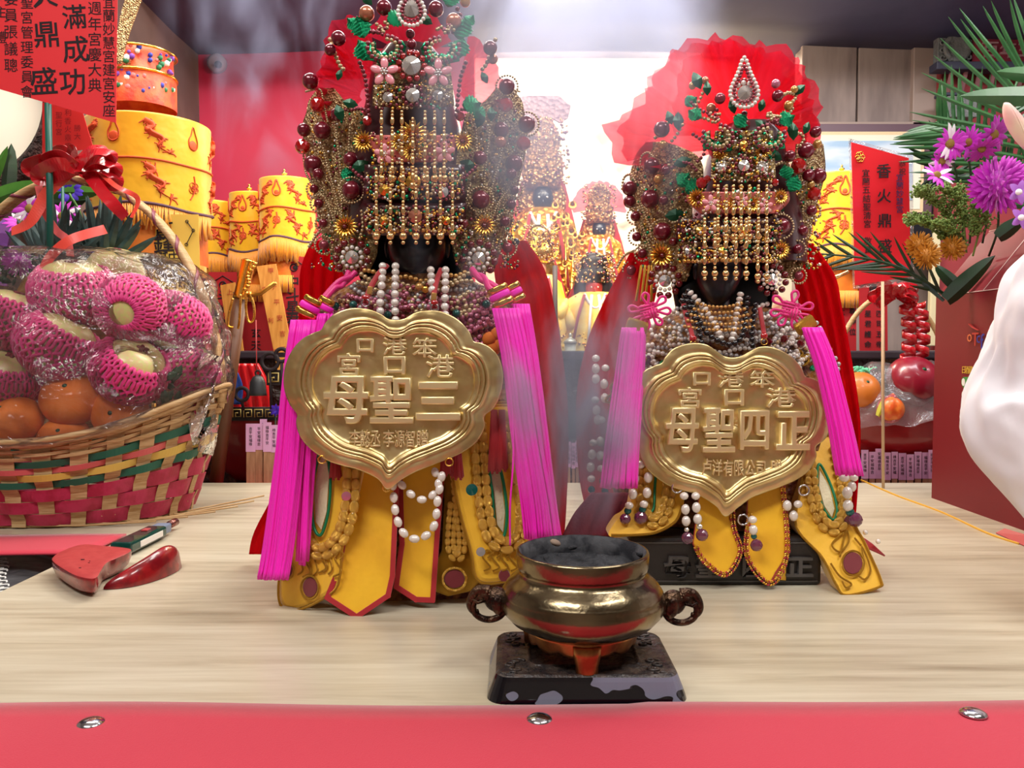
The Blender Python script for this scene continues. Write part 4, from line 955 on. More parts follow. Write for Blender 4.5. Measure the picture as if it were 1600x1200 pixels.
# bead collar
necklace = thing('bead_collar', 'white and gold pearl net collar on the smaller statue under the black beads', 'bead collar', P(1150, 520, 1.04))
DC2 = lambda x, y: 1.035 + .055 * ((x - 1150) / 150) ** 2 - .00009 * (y - 480)
rr = random.Random(21)
for k in range(5):
    yc = 480 + 9 * k; hw = 34 + 5 * k
    strand('gold_bead_strand', [P(1124 + hw * f, yc - 6 * f * f, DC2(1124, yc) - .012 - .002 * k) for f in np.linspace(-1, 1, 9)], rp(3.2, 1), M['gold_pearl'], necklace, 2, 2)
for k in range(9):
    yc = 498 + 10 * k; hw = 92 + 6 * k
    strand('pearl_strand', [P(1150 + hw * f, yc - 18 * f * f + 4 * math.sin(f * 10 + k * 2), DC2(1150 + hw * f, yc)) for f in np.linspace(-1, 1, 13)], rp(3.8, 1.04), M['white' if k % 2 else 'greyp'], necklace, 2.02, 2)
for k in range(40):
    sg = -1 if k % 2 else 1; u = rr.uniform(45, 165); x = 1148 + sg * u; y = 478 + .35 * u + rr.uniform(-12, 60)
    pts = [(x + rr.uniform(7, 13) * math.cos(a), y + rr.uniform(8, 14) * math.sin(a)) for a in np.linspace(0, 5.2, 6)]
    strand('pearl_loop', [P(a, b_, DC2(a, b_) - .007) for a, b_ in pts], rp(3.9, 1.04), M[rr.choice(['white', 'white', 'greyp', 'champ'])], necklace, 2.02, 2)
for k in range(16):
    sg = -1 if k % 2 else 1; u = rr.uniform(50, 160); x = 1148 + sg * u; y = 490 + .35 * u + rr.uniform(-8, 50)
    orn('facet_gem', 'gem', x, y, DC2(x, y) - .012, rr.uniform(4, 7), M[rr.choice(['amethyst', 'garnet', 'redgem', 'foil'])], None, necklace)
for x, y in ((1245, 552), (1255, 562), (1238, 566), (955, 620), (962, 600), (1000, 560)):
    b = MB(); b.tube(spl([P(x + 9 * math.cos(a * 2.3), y + 9 * math.sin(a * 1.7), 1.05 + .003 * math.sin(a)) for a in np.linspace(0, 6, 12)], 50), rp(2, 1), 6, M['gold_rough']); b.build('cord_knot', None, necklace)
# black bead necklaces and white pearl rope
n_ = thing('black_bead_necklace', 'double string of glossy black beads round the neck of the smaller statue', 'necklace', P(1130, 520, 1.03))
for pts in ([(1076, 455), (1082, 475), (1092, 500), (1104, 520), (1122, 532), (1142, 538), (1158, 528), (1164, 505), (1166, 480), (1168, 465)], [(1070, 462), (1080, 485), (1090, 510), (1096, 535)], [(1180, 476), (1177, 500), (1175, 520), (1176, 540)], [(1066, 470), (1074, 492)]):
    beads('black_bead', [P(x, y, 1.035 - .0004 * (y - 460)) for x, y in pts], rp(4.9, 1.02), M['blackp'], n_)
n_ = thing('pearl_necklace', 'V shaped white pearl rope beneath the face of the smaller statue', 'necklace', P(1124, 500, 1.03))
for pts in ([(1079, 458), (1090, 470), (1101, 482), (1111, 498), (1121, 515), (1126, 528)], [(1157, 460), (1153, 480), (1149, 500), (1147, 518), (1144, 530)]):
    beads('pearl', [P(x, y, 1.032 - .0003 * (y - 460)) for x, y in pts], rp(5.6, 1.02), M['white'], n_, gap=1.5, sc=(1, 1, .72))
# hanging pearl drops (strings with crystal ends)
def pearl_drop(label, pts, last, parent_group, d=1.02, r=7):
    t = thing('pearl_drop_string', label, 'pearl string', P(pts[0][0], pts[0][1], d), parent_group)
    for i, (x, y) in enumerate(pts):
        put('pearl', ballmesh(M['white'], 2), P(x, y, d), t, scale=(rp(r, d), rp(r, d), rp(r * (1.25 if i % 3 else .9), d)))
    for x, y, rr_, m_ in last: put('crystal', FL.get(('gem', M[m_].name)) or flower_mesh('gem', M[m_], None), P(x, y, d), t, scale=rp(rr_, d))
pg = 'pearl strings hanging from the smaller statue'
pearl_drop('pearl string by the outer edge of the left fuchsia tassel, smaller statue', [(931, 560 + 16 * k) for k in range(0, 3)] + [(930, 625), (932, 641), (934, 656), (927, 692), (925, 710), (923, 730), (924, 748)], [(924, 765, 6, 'teal'), (926, 782, 7, 'amethyst')], pg, 1.09, 6.5)
pearl_drop('inner pearl string beside the left fuchsia tassel of the smaller statue', [(946, 575), (944, 600), (945, 622), (940, 656), (938, 690), (938, 712), (939, 732)], [(942, 752, 6, 'teal'), (945, 768, 6, 'teal')], pg, 1.088, 6.5)
pearl_drop('pearl string with purple crystal below the left tassel tip, smaller statue', [(1001, 726), (992, 748), (989, 772), (983, 790)], [(981, 798, 6, 'teal'), (977, 811, 9, 'amethyst')], pg, 1.0)
pearl_drop('pearl string with pink crystal crossing the left sleeve braid, smaller statue', [(1012, 724), (1013, 746), (1011, 770), (1006, 788)], [(1004, 796, 6, 'teal'), (1001, 809, 11, 'amethyst')], pg, .998)
pearl_drop('pearl string with crystal hanging left of the first pendant ribbon', [(1069, 775), (1071, 796), (1072, 814)], [(1073, 828, 4, 'clear'), (1074, 841, 10, 'amethyst')], pg, .978)
pearl_drop('pearl string with crystal lying over the first pendant ribbon', [(1087, 775), (1088, 793), (1090, 811)], [(1093, 823, 5, 'clear'), (1097, 836, 10, 'amethyst')], pg, .976)
pearl_drop('short pearl string with plum crystal over the second pendant ribbon', [(1176, 812), (1177, 828)], [(1178, 838, 5, 'teal'), (1182, 852, 10, 'amethyst')], pg, .976)
pearl_drop('short pearl pair peeping out under the right rim of the right medallion', [(1247, 788), (1230, 790), (1240, 806)], [], pg, 1.0)
pearl_drop('thick pearl string ending in purple crystal at the tip of the right fuchsia tassel', [(1319, 746), (1324, 770), (1325, 790)], [(1328, 800, 7, 'teal'), (1336, 812, 12, 'amethyst')], pg, 1.0, 8)
pearl_drop('second pearl string beside the tip of the right fuchsia tassel', [(1334, 746), (1331, 760)], [(1326, 812, 8, 'amethyst')], pg, 1.01, 7)
def aff(x, y): # left plate outline carried over to the right one
    u, v = (x - 444) / 342, (y - 481) / 284
    return 979 + 322 * u + 2 * v, 537 + 266 * v + 6 * (u - .5) + (0 if abs(u - .5) > .1 else 4)
rows = [(1096, 592, 24, '口', 1.4, .02), (1141, 592, 28, '港', 1.45, 0), (1190, 592, 28, '笨', 1.45, 0),
        (1077, 621, 34, '宮', 1.2, .005), (1146, 621, 30, '口', 1.25, .02), (1219, 621, 33, '港', 1.45, 0),
        (1064, 671, 76, '母', .72, .012), (1121, 671, 76, '聖', .68, .012), (1176, 671, 72, '四', .72, .014), (1236, 672, 70, '正', .78, .02),
        (1104, 729, 27, '卢', .62, 0), (1120, 730, 27, '洋', .62, 0), (1137, 731, 27, '有', .62, 0), (1154, 731, 27, '限', .62, 0), (1171, 731, 27, '公', .62, 0), (1188, 732, 27, '司', .62, 0), (1212, 732, 29, '贈', .62, 0)]
pq = plaque('embossed_medallion', 'lobed brass medallion with slimmer characters on the smaller right statue', aff, .985, rows, 1140, 655, 0.00002)
for pts in (((1068, 475, 1.03), (1074, 500, 1.02), (1080, 518, 1.01), (1083, 532, 1.0)), ((1187, 480, 1.03), (1190, 500, 1.02), (1193, 515, 1.01), (1194, 528, .998))):
    b = MB(); b.tube(spl([P(*q) for q in pts], 14), rp(4, 1), 8, M['trim_red'], flat=.5); b.build('red_cord', None, pq)
    x, y, d = pts[3]; b = MB(); b.ball(P(x, y - 3, d - .003), rp(6, .98), M['redgem'], 2, sc=(1, .7, 1)); b.tube(circ(x, y + 6, d - .004, 5, 18)[:-1], rp(1.1, .9), 6, M['gold'], closed=True); b.build('hanging_ring', None, pq)
for x, y in ((1058, 762), (1256, 766), (1161, 812)):
    b = MB(); b.tube(circ(x, y, .985, 8, 18)[:-1], rp(1.5, 1), 6, M['steel'], closed=True); b.build('edge_ring', None, pq)
def panchang(cx, cy, d, s, rot):
    out = []; c_, s_ = math.cos(rot), math.sin(rot); tr = lambda x, y, dd=0: (cx + s * (x * c_ - y * s_), cy + s * (x * s_ + y * c_), d + dd)
    for k in range(-2, 3):
        out.append(([tr(-14, k * 4.5), tr(-5, k * 4.5, -.003), tr(5, k * 4.5, .001), tr(14, k * 4.5)], 2.4)); out.append(([tr(k * 4.5, -12), tr(k * 4.5, -4, .001), tr(k * 4.5, 4, -.003), tr(k * 4.5, 12)], 2.4))
    for x, y, a in ((-22, -8, 2.6), (-20, 9, 3.6), (22, -10, .6), (24, 6, -.2), (0, -20, 1.5), (10, 17, -1.2), (-8, 18, -2)):
        out.append(([tr(x * .5, y * .5), tr(x + 6 * math.cos(a + 1), y - 6 * math.sin(a + 1)), tr(x + 9 * math.cos(a), y - 9 * math.sin(a)), tr(x + 6 * math.cos(a - 1), y - 6 * math.sin(a - 1)), tr(x * .5, y * .5)], 2.4))
    return out
tassel('silk_tassel', 'straight fuchsia tassel with woven knot, left side of the smaller statue', [(990, 512, 1.0), (984, 580, .995), (974, 680, .985), (968, 762, .98)], 17, 28, 70, M['fuchsia'], panchang(1014, 486, 1.0, 1, -.25), [(995, 510, .998, 17, 20, M['gold_rough'], .3)], seed=12)
tassel('silk_tassel', 'slanting fuchsia tassel with woven knot, right side of the smaller statue', [(1268, 512, .99), (1290, 570, .982), (1312, 660, .975), (1328, 742, .972)], 15, 19, 60, M['fuchsia'], panchang(1236, 484, 1.0, 1.05, .25), [(1258, 508, .995, 17, 20, M['gold_rough'], -.6)], seed=14)
# gold cords beside the left rosette
b = MB()
for x0, x1 in ((1002, 994), (1008, 1002), (1014, 1008), (1018, 1018)):
    b.tube([P(x0, 415, 1.09), P(x1, 470, 1.07)], rp(2, 1.08), 6, M['gold_rough'])
b.build('gold_cords', None, s2)
wl = [(222, 1010, 1040), (244, 994, 1090), (280, 985, 1098), (320, 990, 1082), (370, 1000, 1085), (410, 1015, 1082), (440, 1025, 1072)]
wr = [(225, 1245, 1285), (270, 1240, 1288), (320, 1235, 1275), (370, 1225, 1264), (410, 1218, 1255), (435, 1222, 1245)]
cfg2 = dict(cx=C2, d=1.035, s=.86, y0=205, y1=416, seed=9,
    wings=[wl, wr],
    bands=[([(205, 1118, 1205), (245, 1114, 1208)], M['lattice']), ([(248, 1112, 1208), (282, 1112, 1210)], M['lattice']), ([(300, 1076, 1230), (316, 1076, 1230), (334, 1096, 1212)], M['enamel_pink']), ([(342, 1062, 1222), (378, 1058, 1226)], M['crown_dark']), ([(384, 1064, 1216), (410, 1062, 1218)], M['crown_dark'])],
    scatter=[(1114, 248, 1208, 284, 220, -.022), (1116, 205, 1206, 248, 170, -.022), (1060, 344, 1224, 380, 380, -.024), (1060, 384, 1220, 410, 300, -.024), (988, 250, 1075, 430, 380, -.002), (1228, 250, 1282, 420, 260, -.002), (1090, 290, 1215, 340, 150, -.026)],
    strings=[([(985, 325), (1000, 345), (1012, 375), (1020, 400)], 'champ', 2.6), ([(990, 335), (996, 360), (1008, 395)], 'champ', 2.6), ([(1000, 315), (1010, 340), (1018, 358)], 'champ', 2.6), ([(972, 295), (975, 278), (985, 273), (994, 285)], 'champ', 2.8), ([(1000, 262), (1002, 245), (1012, 238), (1020, 245)], 'champ', 2.6),
        ([(1080, 160), (1092, 170), (1105, 176), (1120, 172)], 'plum', 3.4, -.016), ([(1100, 140), (1094, 155), (1086, 170), (1092, 182), (1106, 186)], 'champ', 3.2, -.02), ([(1083, 210), (1098, 222), (1100, 240), (1090, 252)], 'plum', 3.4), ([(1050, 262), (1062, 254), (1078, 256), (1088, 266)], 'plum', 3.2),
        ([(1060, 296), (1068, 285), (1078, 280), (1082, 270)], 'champ', 3.0), ([(1072, 340), (1050, 348), (1040, 335), (1030, 330)], 'champ', 3.0), ([(1088, 335), (1080, 350), (1062, 352)], 'plum', 3.2), ([(1024, 215), (1034, 208), (1044, 196), (1042, 186)], 'champ', 3.6, -.016), ([(1050, 220), (1058, 210), (1066, 195)], 'champ', 3.4, -.016),
        ([(1200, 178), (1215, 182), (1230, 180), (1238, 170)], 'champ', 3.2, -.02), ([(1206, 190), (1222, 195), (1236, 190)], 'plum', 3.2), ([(1222, 150), (1232, 145), (1244, 150), (1236, 162)], 'champ', 3.4, -.02), ([(1212, 258), (1224, 254), (1234, 262)], 'champ', 3), ([(1240, 215), (1248, 208), (1256, 216), (1250, 228)], 'champ', 3.4, -.016),
        ([(1205, 340), (1218, 332), (1232, 338)], 'champ', 3), ([(1262, 256), (1272, 252), (1282, 262)], 'champ', 2.6), ([(985, 405), (995, 395), (1010, 385)], 'champ', 3), ([(964, 418), (975, 400), (990, 392)], 'champ', 3.2), ([(1240, 410), (1250, 402), (1262, 412)], 'champ', 3)],
    balls=[(984, 294, 12, 'maroon'), (984, 315, 10, 'maroon'), (1018, 259, 13, 'maroon'), (1040, 266, 7.5, 'maroon'), (1029, 280, 7.5, 'gold_pearl'), (1016, 311, 14.5, 'maroon'), (1037, 313, 7.5, 'maroon'), (1034, 202, 12.5, 'maroon'), (1036, 226, 7, 'gold_pearl'), (1035, 362, 14.5, 'maroon'),
        (993, 338, 8, 'maroon'), (995, 370, 7.5, 'maroon'), (1004, 396, 7.5, 'maroon'), (986, 422, 8, 'plum'), (1125, 154, 8.5, 'plum'), (1111, 169, 7.5, 'rose_gold'), (1102, 126, 6, 'rose_gold'), (1082, 134, 6, 'gold_pearl'), (1212, 131, 7, 'pinkp'), (1215, 150, 9, 'maroon'), (1232, 165, 7.5, 'gold_pearl'), (1241, 140, 6, 'gold_pearl'),
        (1163, 195, 9, 'maroon'), (1163, 178, 5, 'maroon'), (1163, 130, 8, 'jewel'), (1274, 206, 9, 'maroon'), (1277, 225, 7, 'gold_pearl'), (1259, 235, 12.5, 'maroon'), (1234, 244, 9, 'maroon'), (1248, 259, 12, 'jewel'), (1263, 274, 9.5, 'maroon'), (1279, 275, 12, 'maroon'), (1272, 303, 11, 'jewel'), (1267, 288, 6, 'gold_pearl'), (1221, 354, 13.5, 'maroon'),
        (1268, 329, 8.5, 'maroon'), (1254, 360, 8.5, 'maroon'), (1246, 389, 7.5, 'maroon'), (1248, 431, 7, 'plum'), (1096, 286, 9, 'jewel'), (1211, 285, 6, 'jewel'), (1105, 280, 6, 'jewel'), (1052, 378, 7, 'garnet')],
    rings=[(1035, 362, 19), (1221, 354, 19), (993, 338, 13), (995, 370, 13), (986, 422, 13), (1268, 329, 14), (1254, 360, 14), (1246, 389, 13), (1248, 431, 12), (1004, 396, 12)],
    gflowers=[(1089, 310, 17), (1219, 308, 14), (1033, 400, 22), (1219, 391, 17), (1125, 239, 14), (1191, 237, 14), (1150, 318, 16), (1175, 320, 15)],
    pflowers=[(1110, 318, 14), (1160, 312, 12), (1196, 322, 12)],
    stones=[(1164, 146, 12, 'clear', 'white'), (1162, 259, 9, 'clear', 'maroon'), (1129, 261, 6, 'clear', 'white'), (1191, 261, 6, 'clear', 'white'), (1162, 226, 6, 'gold', 'maroon'), (1094, 361, 7, 'gold', 'champ'), (1128, 392, 6, 'gold', 'champ'), (1160, 361, 8, 'gold', 'garnet'), (1076, 392, 6, 'clear', 'champ')],
    rosettes=[(1039, 439, 23), (1206, 437, 22)],
    leaves=[(1095, 140, 26, 2.0, 'dkgreen'), (1105, 150, 20, 1.6, 'dkgreen'), (1240, 148, 20, .7, 'dkgreen'), (1148, 178, 20, 1.9, 'dkgreen'), (1187, 175, 18, 1.3, 'dkgreen'), (1150, 200, 24, 1.0, 'foil'), (1060, 205, 26, 1.6, 'dkgreen'), (1050, 195, 20, 1.9, 'dkgreen'), (1070, 300, 32, .3, 'foil'), (1060, 292, 24, .9, 'foil'), (1095, 185, 20, 2.6, 'foil'), (1235, 300, 24, 1.2, 'foil'), (1232, 280, 20, 1.9, 'foil'),
        (1240, 220, 26, 1.7, 'dkgreen'), (1256, 210, 18, 1.2, 'dkgreen'), (1222, 250, 22, 2.6, 'dkgreen'), (1052, 258, 26, .3, 'dkgreen'), (1038, 338, 30, .1, 'dkgreen'), (1215, 190, 24, .3, 'foil'), (1180, 188, 20, 5.6, 'dkgreen'), (1070, 165, 20, .6, 'foil'), (1225, 330, 22, 2.4, 'dkgreen')],
    coils=[(1124, 213, 22, 20, -1), (1201, 213, 22, 20, 1)],
    drop=(1163, 90, 168, 22),
    curtain=[(x, 288, 378 if i in (0, 6) else 368, .054) for i, x in enumerate((1122, 1135, 1146, 1158, 1171, 1185, 1198))] + [(x, 340 if x < 1180 else 350, 428, .062) for x in (1101, 1117, 1134, 1150, 1166, 1184, 1198)],
    browline=[(1070, 408), (1100, 407), (1140, 406), (1180, 407), (1212, 408)])
crown(cfg2, 'beaded_crown', 'shorter beaded crown with pointed rhinestone top on the smaller right statue')
tulle_fan('tulle_ruffle', 'big fan of red net standing behind the right crown', [
    (1150, 225, 1.13, [(-12, 130), (10, 130), (35, 138), (60, 172), (80, 160), (100, 172), (120, 178), (140, 165), (158, 160), (172, 208), (185, 195), (200, 120)], 64, .016, 0),
    (1160, 220, 1.11, [(-20, 110), (5, 115), (30, 140), (55, 150), (80, 145), (105, 160), (130, 150), (150, 120), (175, 110)], 50, .016, 2),
    (1140, 230, 1.15, [(20, 120), (60, 150), (90, 165), (120, 170), (150, 160), (172, 175), (188, 160)], 40, .014, 4)])
# ================================================================ incense burner and stand
BX, BY = X(911, .725), .725
st = thing('burner_stand', 'square black cast stand with chipped paint under the incense burner', 'stand', (BX, .722, TZ))
def rrect(w_, d_, r, n=6):
    p = []
    for cx_, cy_, a0 in ((w_ / 2 - r, d_ / 2 - r, 0), (-w_ / 2 + r, d_ / 2 - r, PI / 2), (-w_ / 2 + r, -d_ / 2 + r, PI), (w_ / 2 - r, -d_ / 2 + r, 1.5 * PI)):
        for k in range(n + 1): a = a0 + k * PI / 2 / n; p.append((cx_ + r * math.cos(a), cy_ + r * math.sin(a)))
    return p
cy = .7225
def paint_mat():
    m = mat('chipped_black_paint', (8, 8, 16), .14, coat=.4); nt = m.node_tree; N = nt.nodes; L = nt.links; b = N['Principled BSDF']
    tc = N.new('ShaderNodeTexCoord'); mp = N.new('ShaderNodeMapping'); mp.inputs['Scale'].default_value = (16, 16, 30)
    n = N.new('ShaderNodeTexNoise'); n.inputs['Scale'].default_value = 1.3; n.inputs['Detail'].default_value = 2
    r = N.new('ShaderNodeValToRGB'); r.color_ramp.interpolation = 'CONSTANT'; r.color_ramp.elements[1].position = .52
    r.color_ramp.elements[0].color = rgb((8, 8, 16)); r.color_ramp.elements[1].color = rgb((112, 114, 134))
    r2 = N.new('ShaderNodeMath'); r2.operation = 'MULTIPLY_ADD'; r2.inputs[1].default_value = .4; r2.inputs[2].default_value = .14
    gt = N.new('ShaderNodeMath'); gt.operation = 'GREATER_THAN'; gt.inputs[1].default_value = .52
    L.new(tc.outputs['Object'], mp.inputs[0]); L.new(mp.outputs[0], n.inputs['Vector']); L.new(n.outputs['Fac'], r.inputs[0]); L.new(r.outputs[0], b.inputs['Base Color'])
    L.new(n.outputs['Fac'], gt.inputs[0]); L.new(gt.outputs[0], r2.inputs[0]); L.new(r2.outputs[0], b.inputs['Roughness']); return m
mp_ = paint_mat()
G = []
for w_, d_, z, r in ((.172, .120, .0, .016), (.170, .118, .004, .016), (.160, .110, .017, .014), (.157, .107, .0205, .013)):
    G.append([(BX + x, cy + y, TZ + z) for x, y in rrect(w_, d_, r)])
b = MB(); b.grid(G, mp_, closed=True); b.build('base_side', None, st, smooth=False)
b = MB(); rows = []
for s_, z in ((1, .0205), (.97, .0225), (.93, .0222), (.88, .0212), (.86, .0212)): rows.append([(BX + x * s_, cy + y * s_, TZ + z) for x, y in rrect(.157, .107, .013)])
n_ = len(rows[0])
for rr_, z in ((.049, .0212), (.048, .0225), (.046, .0222), (.045, .0205), (.044, .0200), (.002, .0195)):
    ring = []
    for x, y in rrect(.157, .107, .013):
        a = math.atan2(y, x); ring.append((BX + rr_ * 1.18 * math.cos(a), cy + rr_ * math.sin(a), TZ + z))
    rows.append(ring)
b.grid(rows, M['charcoal'], closed=True); b.build('top_plate', None, st)
for sx_ in (-1, 1):
    for sy_ in (-1, 1):
        b = MB()
        for k in range(4):
            ox, oy = BX + sx_ * (.060 + .005 * (k % 2)), cy + sy_ * (.020 + .009 * k)
            b.tube(spl([(ox + .007 * (1 - t / 7) * math.cos(t * 1.1 + k), oy + .005 * (1 - t / 7) * math.sin(t * 1.1 + k), TZ + .0218) for t in range(7)], 24), .0014, 5, M['charcoal'])
        b.build('cast_scroll', None, st)
for sx_ in (-1, 1):
    b = MB(); b.box((BX + sx_ * .062, cy, TZ + .001), .03, .1, .002, M['black_paint']); b.build('foot_pad', None, st, smooth=False)
bu = thing('incense_burner', 'round brass incense burner with elephant-head ring handles, smoke rising from its ash', 'incense burner', (BX, BY, TZ + .02))
prof = [(.030, .046), (.042, .045), (.055, .048), (.066, .054), (.0735, .0625), (.0758, .070), (.0748, .0755), (.0735, .0775), (.0738, .079), (.0722, .0815), (.0712, .083), (.0700, .0855), (.066, .0895), (.0612, .0935), (.0585, .0962), (.0578, .0985), (.0592, .1005), (.0602, .104), (.0606, .114), (.0600, .1162), (.0580, .1165)]
b = MB(); b.lathe([(r, z + TZ) for r, z in prof], (BX, BY, 0), 72, M['bronze'], cap=False); b.build('body', None, bu)
b = MB(); b.lathe([(.0582, TZ + .1164), (.0560, TZ + .113), (.0545, TZ + .104), (.0560, TZ + .096), (.058, TZ + .090)], (BX, BY, 0), 60, mat('sooty_inner_wall', (44, 44, 50), .8, c2=(92, 92, 96), cscale=60, bump=.6, bscale=120), cap=False); b.build('inner_wall', None, bu)
G = []
for r in np.linspace(.0005, .057, 16):
    G.append([(BX + r * math.cos(a), BY + r * math.sin(a), TZ + .093 + .006 * mnoise.noise(Vector((r * math.cos(a) * 70, r * math.sin(a) * 70, 3))) + .008 * (r / .057) ** 3) for a in np.linspace(0, 2 * PI, 49)[:-1]])
b = MB(); b.grid(G, M['ash'], closed=True); b.build('ash_bed', None, bu)
for px, py, s_ in ((868, 848, .006), (1000, 866, .005), (895, 856, .004)):
    b = MB(); c = P(px, py, .755 if px < 990 else .73); b.ball(c, s_, mat('pale_ash', (150, 128, 112), .9) if px == 868 else M['ash'], 2, sc=(1.2, .8, .5), rot=(.4, .3, px)); b.build('ash_lump', None, bu)
# scalloped foot ring and three feet
G = []
n = 96
for k, (r0, r1) in enumerate(((0, 0),)):
    for f in np.linspace(0, 1, 6):
        row = []
        for i in range(n):
            a = 2 * PI * i / n - PI / 2; q = ((a + PI / 2) / (2 * PI / 3)) % 1.0; q = min(q, 1 - q) # 0 at a foot
            foot = max(0.0, 1 - q / .085); foot = foot ** .35 if foot > 0 else 0
            dz = .0105 + .013 * foot + .0035 * abs(math.sin(q * 2 * PI * 2.0)) * (1 - foot)
            z = .048 - f * min(dz, .026); r = .050 - .003 * f + .003 * foot * f
            row.append((BX + r * math.cos(a), BY + r * math.sin(a), TZ + max(z, .0225)))
        G.append(row)
b = MB(); b.grid(G, M['foot_brass'], closed=True); b.build('foot_ring', None, bu, solid=.004)
for k in range(3):
    a = -PI / 2 + k * 2 * PI / 3; c = np.array((BX + .0495 * math.cos(a), BY + .0495 * math.sin(a), 0))
    b = MB(); b.lathe([(.0125, TZ + .045), (.0118, TZ + .036), (.0100, TZ + .028), (.0098, TZ + .0225), (.0095, TZ + .0215)], c, 16, M['foot_brass'], sx=1, sy=.62); b.build('foot', None, bu)
for sg, cx_, cyp in ((-1, 762, 940), (1, 1066, 945)):
    t_ = MB(); dd = .725; S_ = lambda px, py, o=0: P(cx_ + sg * px, cyp + py, dd + o)
    t_.ball(S_(-14, -4), rp(20, dd), M['bronze_dark'], 3, sc=(1.0, .7, 1.0))
    t_.ball(S_(2, -10), rp(14, dd), M['bronze_dark'], 3, sc=(1.1, .75, .9))
    t_.tube(spl([S_(-2, -16), S_(14, -18), S_(24, -8), S_(28, 6), S_(22, 16), S_(14, 14)], 24), [rp(11, dd), rp(8, dd), rp(7, dd), rp(5.5, dd), rp(4.5, dd), rp(3, dd)], 10, M['bronze_dark'])
    for o in (-1, 1):
        t_.ball(S_(-16, 6, o * .012), rp(15, dd), M['bronze_dark'], 2, sc=(.7, .25, 1.1), rot=(0, .2 * sg, 0)) # ear
        t_.tube([S_(4, -2, o * .007), S_(16, 2, o * .010), S_(24, -4, o * .010)], [rp(3, dd), rp(2.6, dd), rp(1, dd)], 6, M['bare']) # tusk
        t_.ball(S_(2, -14, o * .0085), rp(2.6, dd), M['blackish'], 1)
    t_.tube([S_(-38, 0), S_(-24, 0)], rp(14, dd), 12, M['bronze_dark'])
    me, c = t_.mesh('elephant', True, True, M['bronze_dark']); o = put('elephant_handle', me, c, bu)
    t_ = MB(); t_.tube([S_(-2 + 25 * math.cos(a), 8 + 20 * math.sin(a)) for a in np.linspace(0, 2 * PI, 33)[:-1]], rp(5.5, dd), 10, M['bronze_dark'], closed=True); t_.build('ring', None, o)

# ================================================================ divination blocks and lighter
m_block = mat('worn_red_lacquer', (150, 22, 30), .24, coat=.5, c2=(112, 14, 24), cscale=60, bump=.2, bscale=80); m_blockflat = mat('faded_red_lacquer', (176, 62, 62), .45, c2=(168, 52, 54), cscale=90)
OUT = [(82, 872), (95, 862), (127, 851), (162, 853), (201, 857), (202, 863), (183, 872), (166, 880), (157, 893), (151, 902), (140, 904), (118, 899), (96, 887), (84, 878)]
t = thing('moon_block', 'crescent red divination block lying flat side up beside the green lighter', 'divination block', T(140, 890), 'pair of red divination blocks')
c = np.mean(OUT, axis=0); G = []
so = [tuple(q[:2]) for q in np.array(spl([(x, y, 0) for x, y in OUT], 60, True))]
for s_, z in ((.02, .026), (.6, .0262), (.97, .0268), (1.0, .026), (1.01, .023), (1.0, .017), (.93, .009), (.78, .003), (.5, .0008), (.02, .0008)):
    G.append([tuple(T(c[0] + (x - c[0]) * s_, c[1] + (y - c[1]) * s_, .026) - Vector((0, 0, .026 - z))) for x, y in so])
b = MB(); b.grid(G[:4], m_blockflat, closed=True); b.build('flat_face', None, t)
b = MB(); b.grid(G[3:], m_block, closed=True); b.build('rounded_back', None, t)
for x, y, r in ((129, 874, 4), (139, 879, 2.2), (125, 887, 2.6)):
    b = MB(); b.ball(T(x, y, .0266), rp(r, 1), M['ink'], 1, sc=(1, .6, .1)); b.build('wood_pit', None, t)
t = thing('moon_block', 'crescent red divination block lying rounded side up, nearest the front', 'divination block', T(225, 905), 'pair of red divination blocks')
G = []; n = 30
for i in range(n + 1):
    f = i / n; e = math.sin(PI * min(1, f * 1.0)) ; w_ = .026 * (f ** .62) * (max(0, 1 - max(0, (f - .72) / .28) ** 2.2)) ** .5 + .0022; h = .042 * (f ** .7) * (max(0, 1 - max(0, (f - .68) / .32) ** 2.2)) ** .5 + .003
    ax = T(162 + (284 - 162) * f, 921 - 34 * f + 6 * math.sin(PI * f)); dirv = Vector((.93, .35, 0)); nr = Vector((-.35, .93, 0))
    G.append([tuple(ax + nr * (w_ * math.cos(a) + w_ * .3) + Vector((0, 0, max(.0006, h * math.sin(a))))) for a in np.linspace(-.12, PI + .12, 15)])
b = MB(); b.grid(G, m_block); b.add(G[-1], [tuple(range(15))]); b.build('body', m_block, t)
t = thing('lighter', 'translucent green gas lighter with metal nozzle behind the red blocks', 'lighter', T(225, 840))
p0, p1 = T(188, 857, .012), T(246, 829, .012); ax = (p1 - p0); ang = math.atan2(ax.y, ax.x); L_ = ax.length
b = MB(); b.box((p0 + p1) / 2, L_, .032, .017, mat('green_plastic', (20, 84, 76), .1, trans=.5, ior=1.45, coat=.5), rot=(0, 0, ang)); b.build('tank', None, t, smooth=False, bevel=.004)
u = ax.normalized(); v = Vector((-u.y, u.x, 0))
b = MB(); b.box((p0 + p1) / 2 - v * .0165 + u * .005, L_ * .62, .0006, .009, M['white_m'], rot=(0, 0, ang)); b.build('label_sticker', None, t, smooth=False)
b = MB(); b.box(p1 + u * .012, .026, .024, .015, mat('grey_blue_plastic', (120, 134, 160), .35), rot=(0, 0, ang)); b.build('collar', None, t, smooth=False, bevel=.003)
b = MB(); b.tube([p1 + u * .022, p1 + u * .05], .0042, 12, mat('dark_steel', (60, 60, 66), .3, .8)); b.build('nozzle', None, t)
b = MB(); b.tube([p1 + u * .042, p1 + u * .064], [.0062, .0066], 14, mat('copper_tip', (150, 100, 92), .25, .8)); b.build('nozzle_tip', None, t)
b = MB(); b.box((p0 + p1) / 2 + u * .02 + Vector((0, 0, .0095)), .014, .010, .003, M['trim_red'], rot=(0, 0, ang)); b.build('trigger', None, t, smooth=False, bevel=.001)

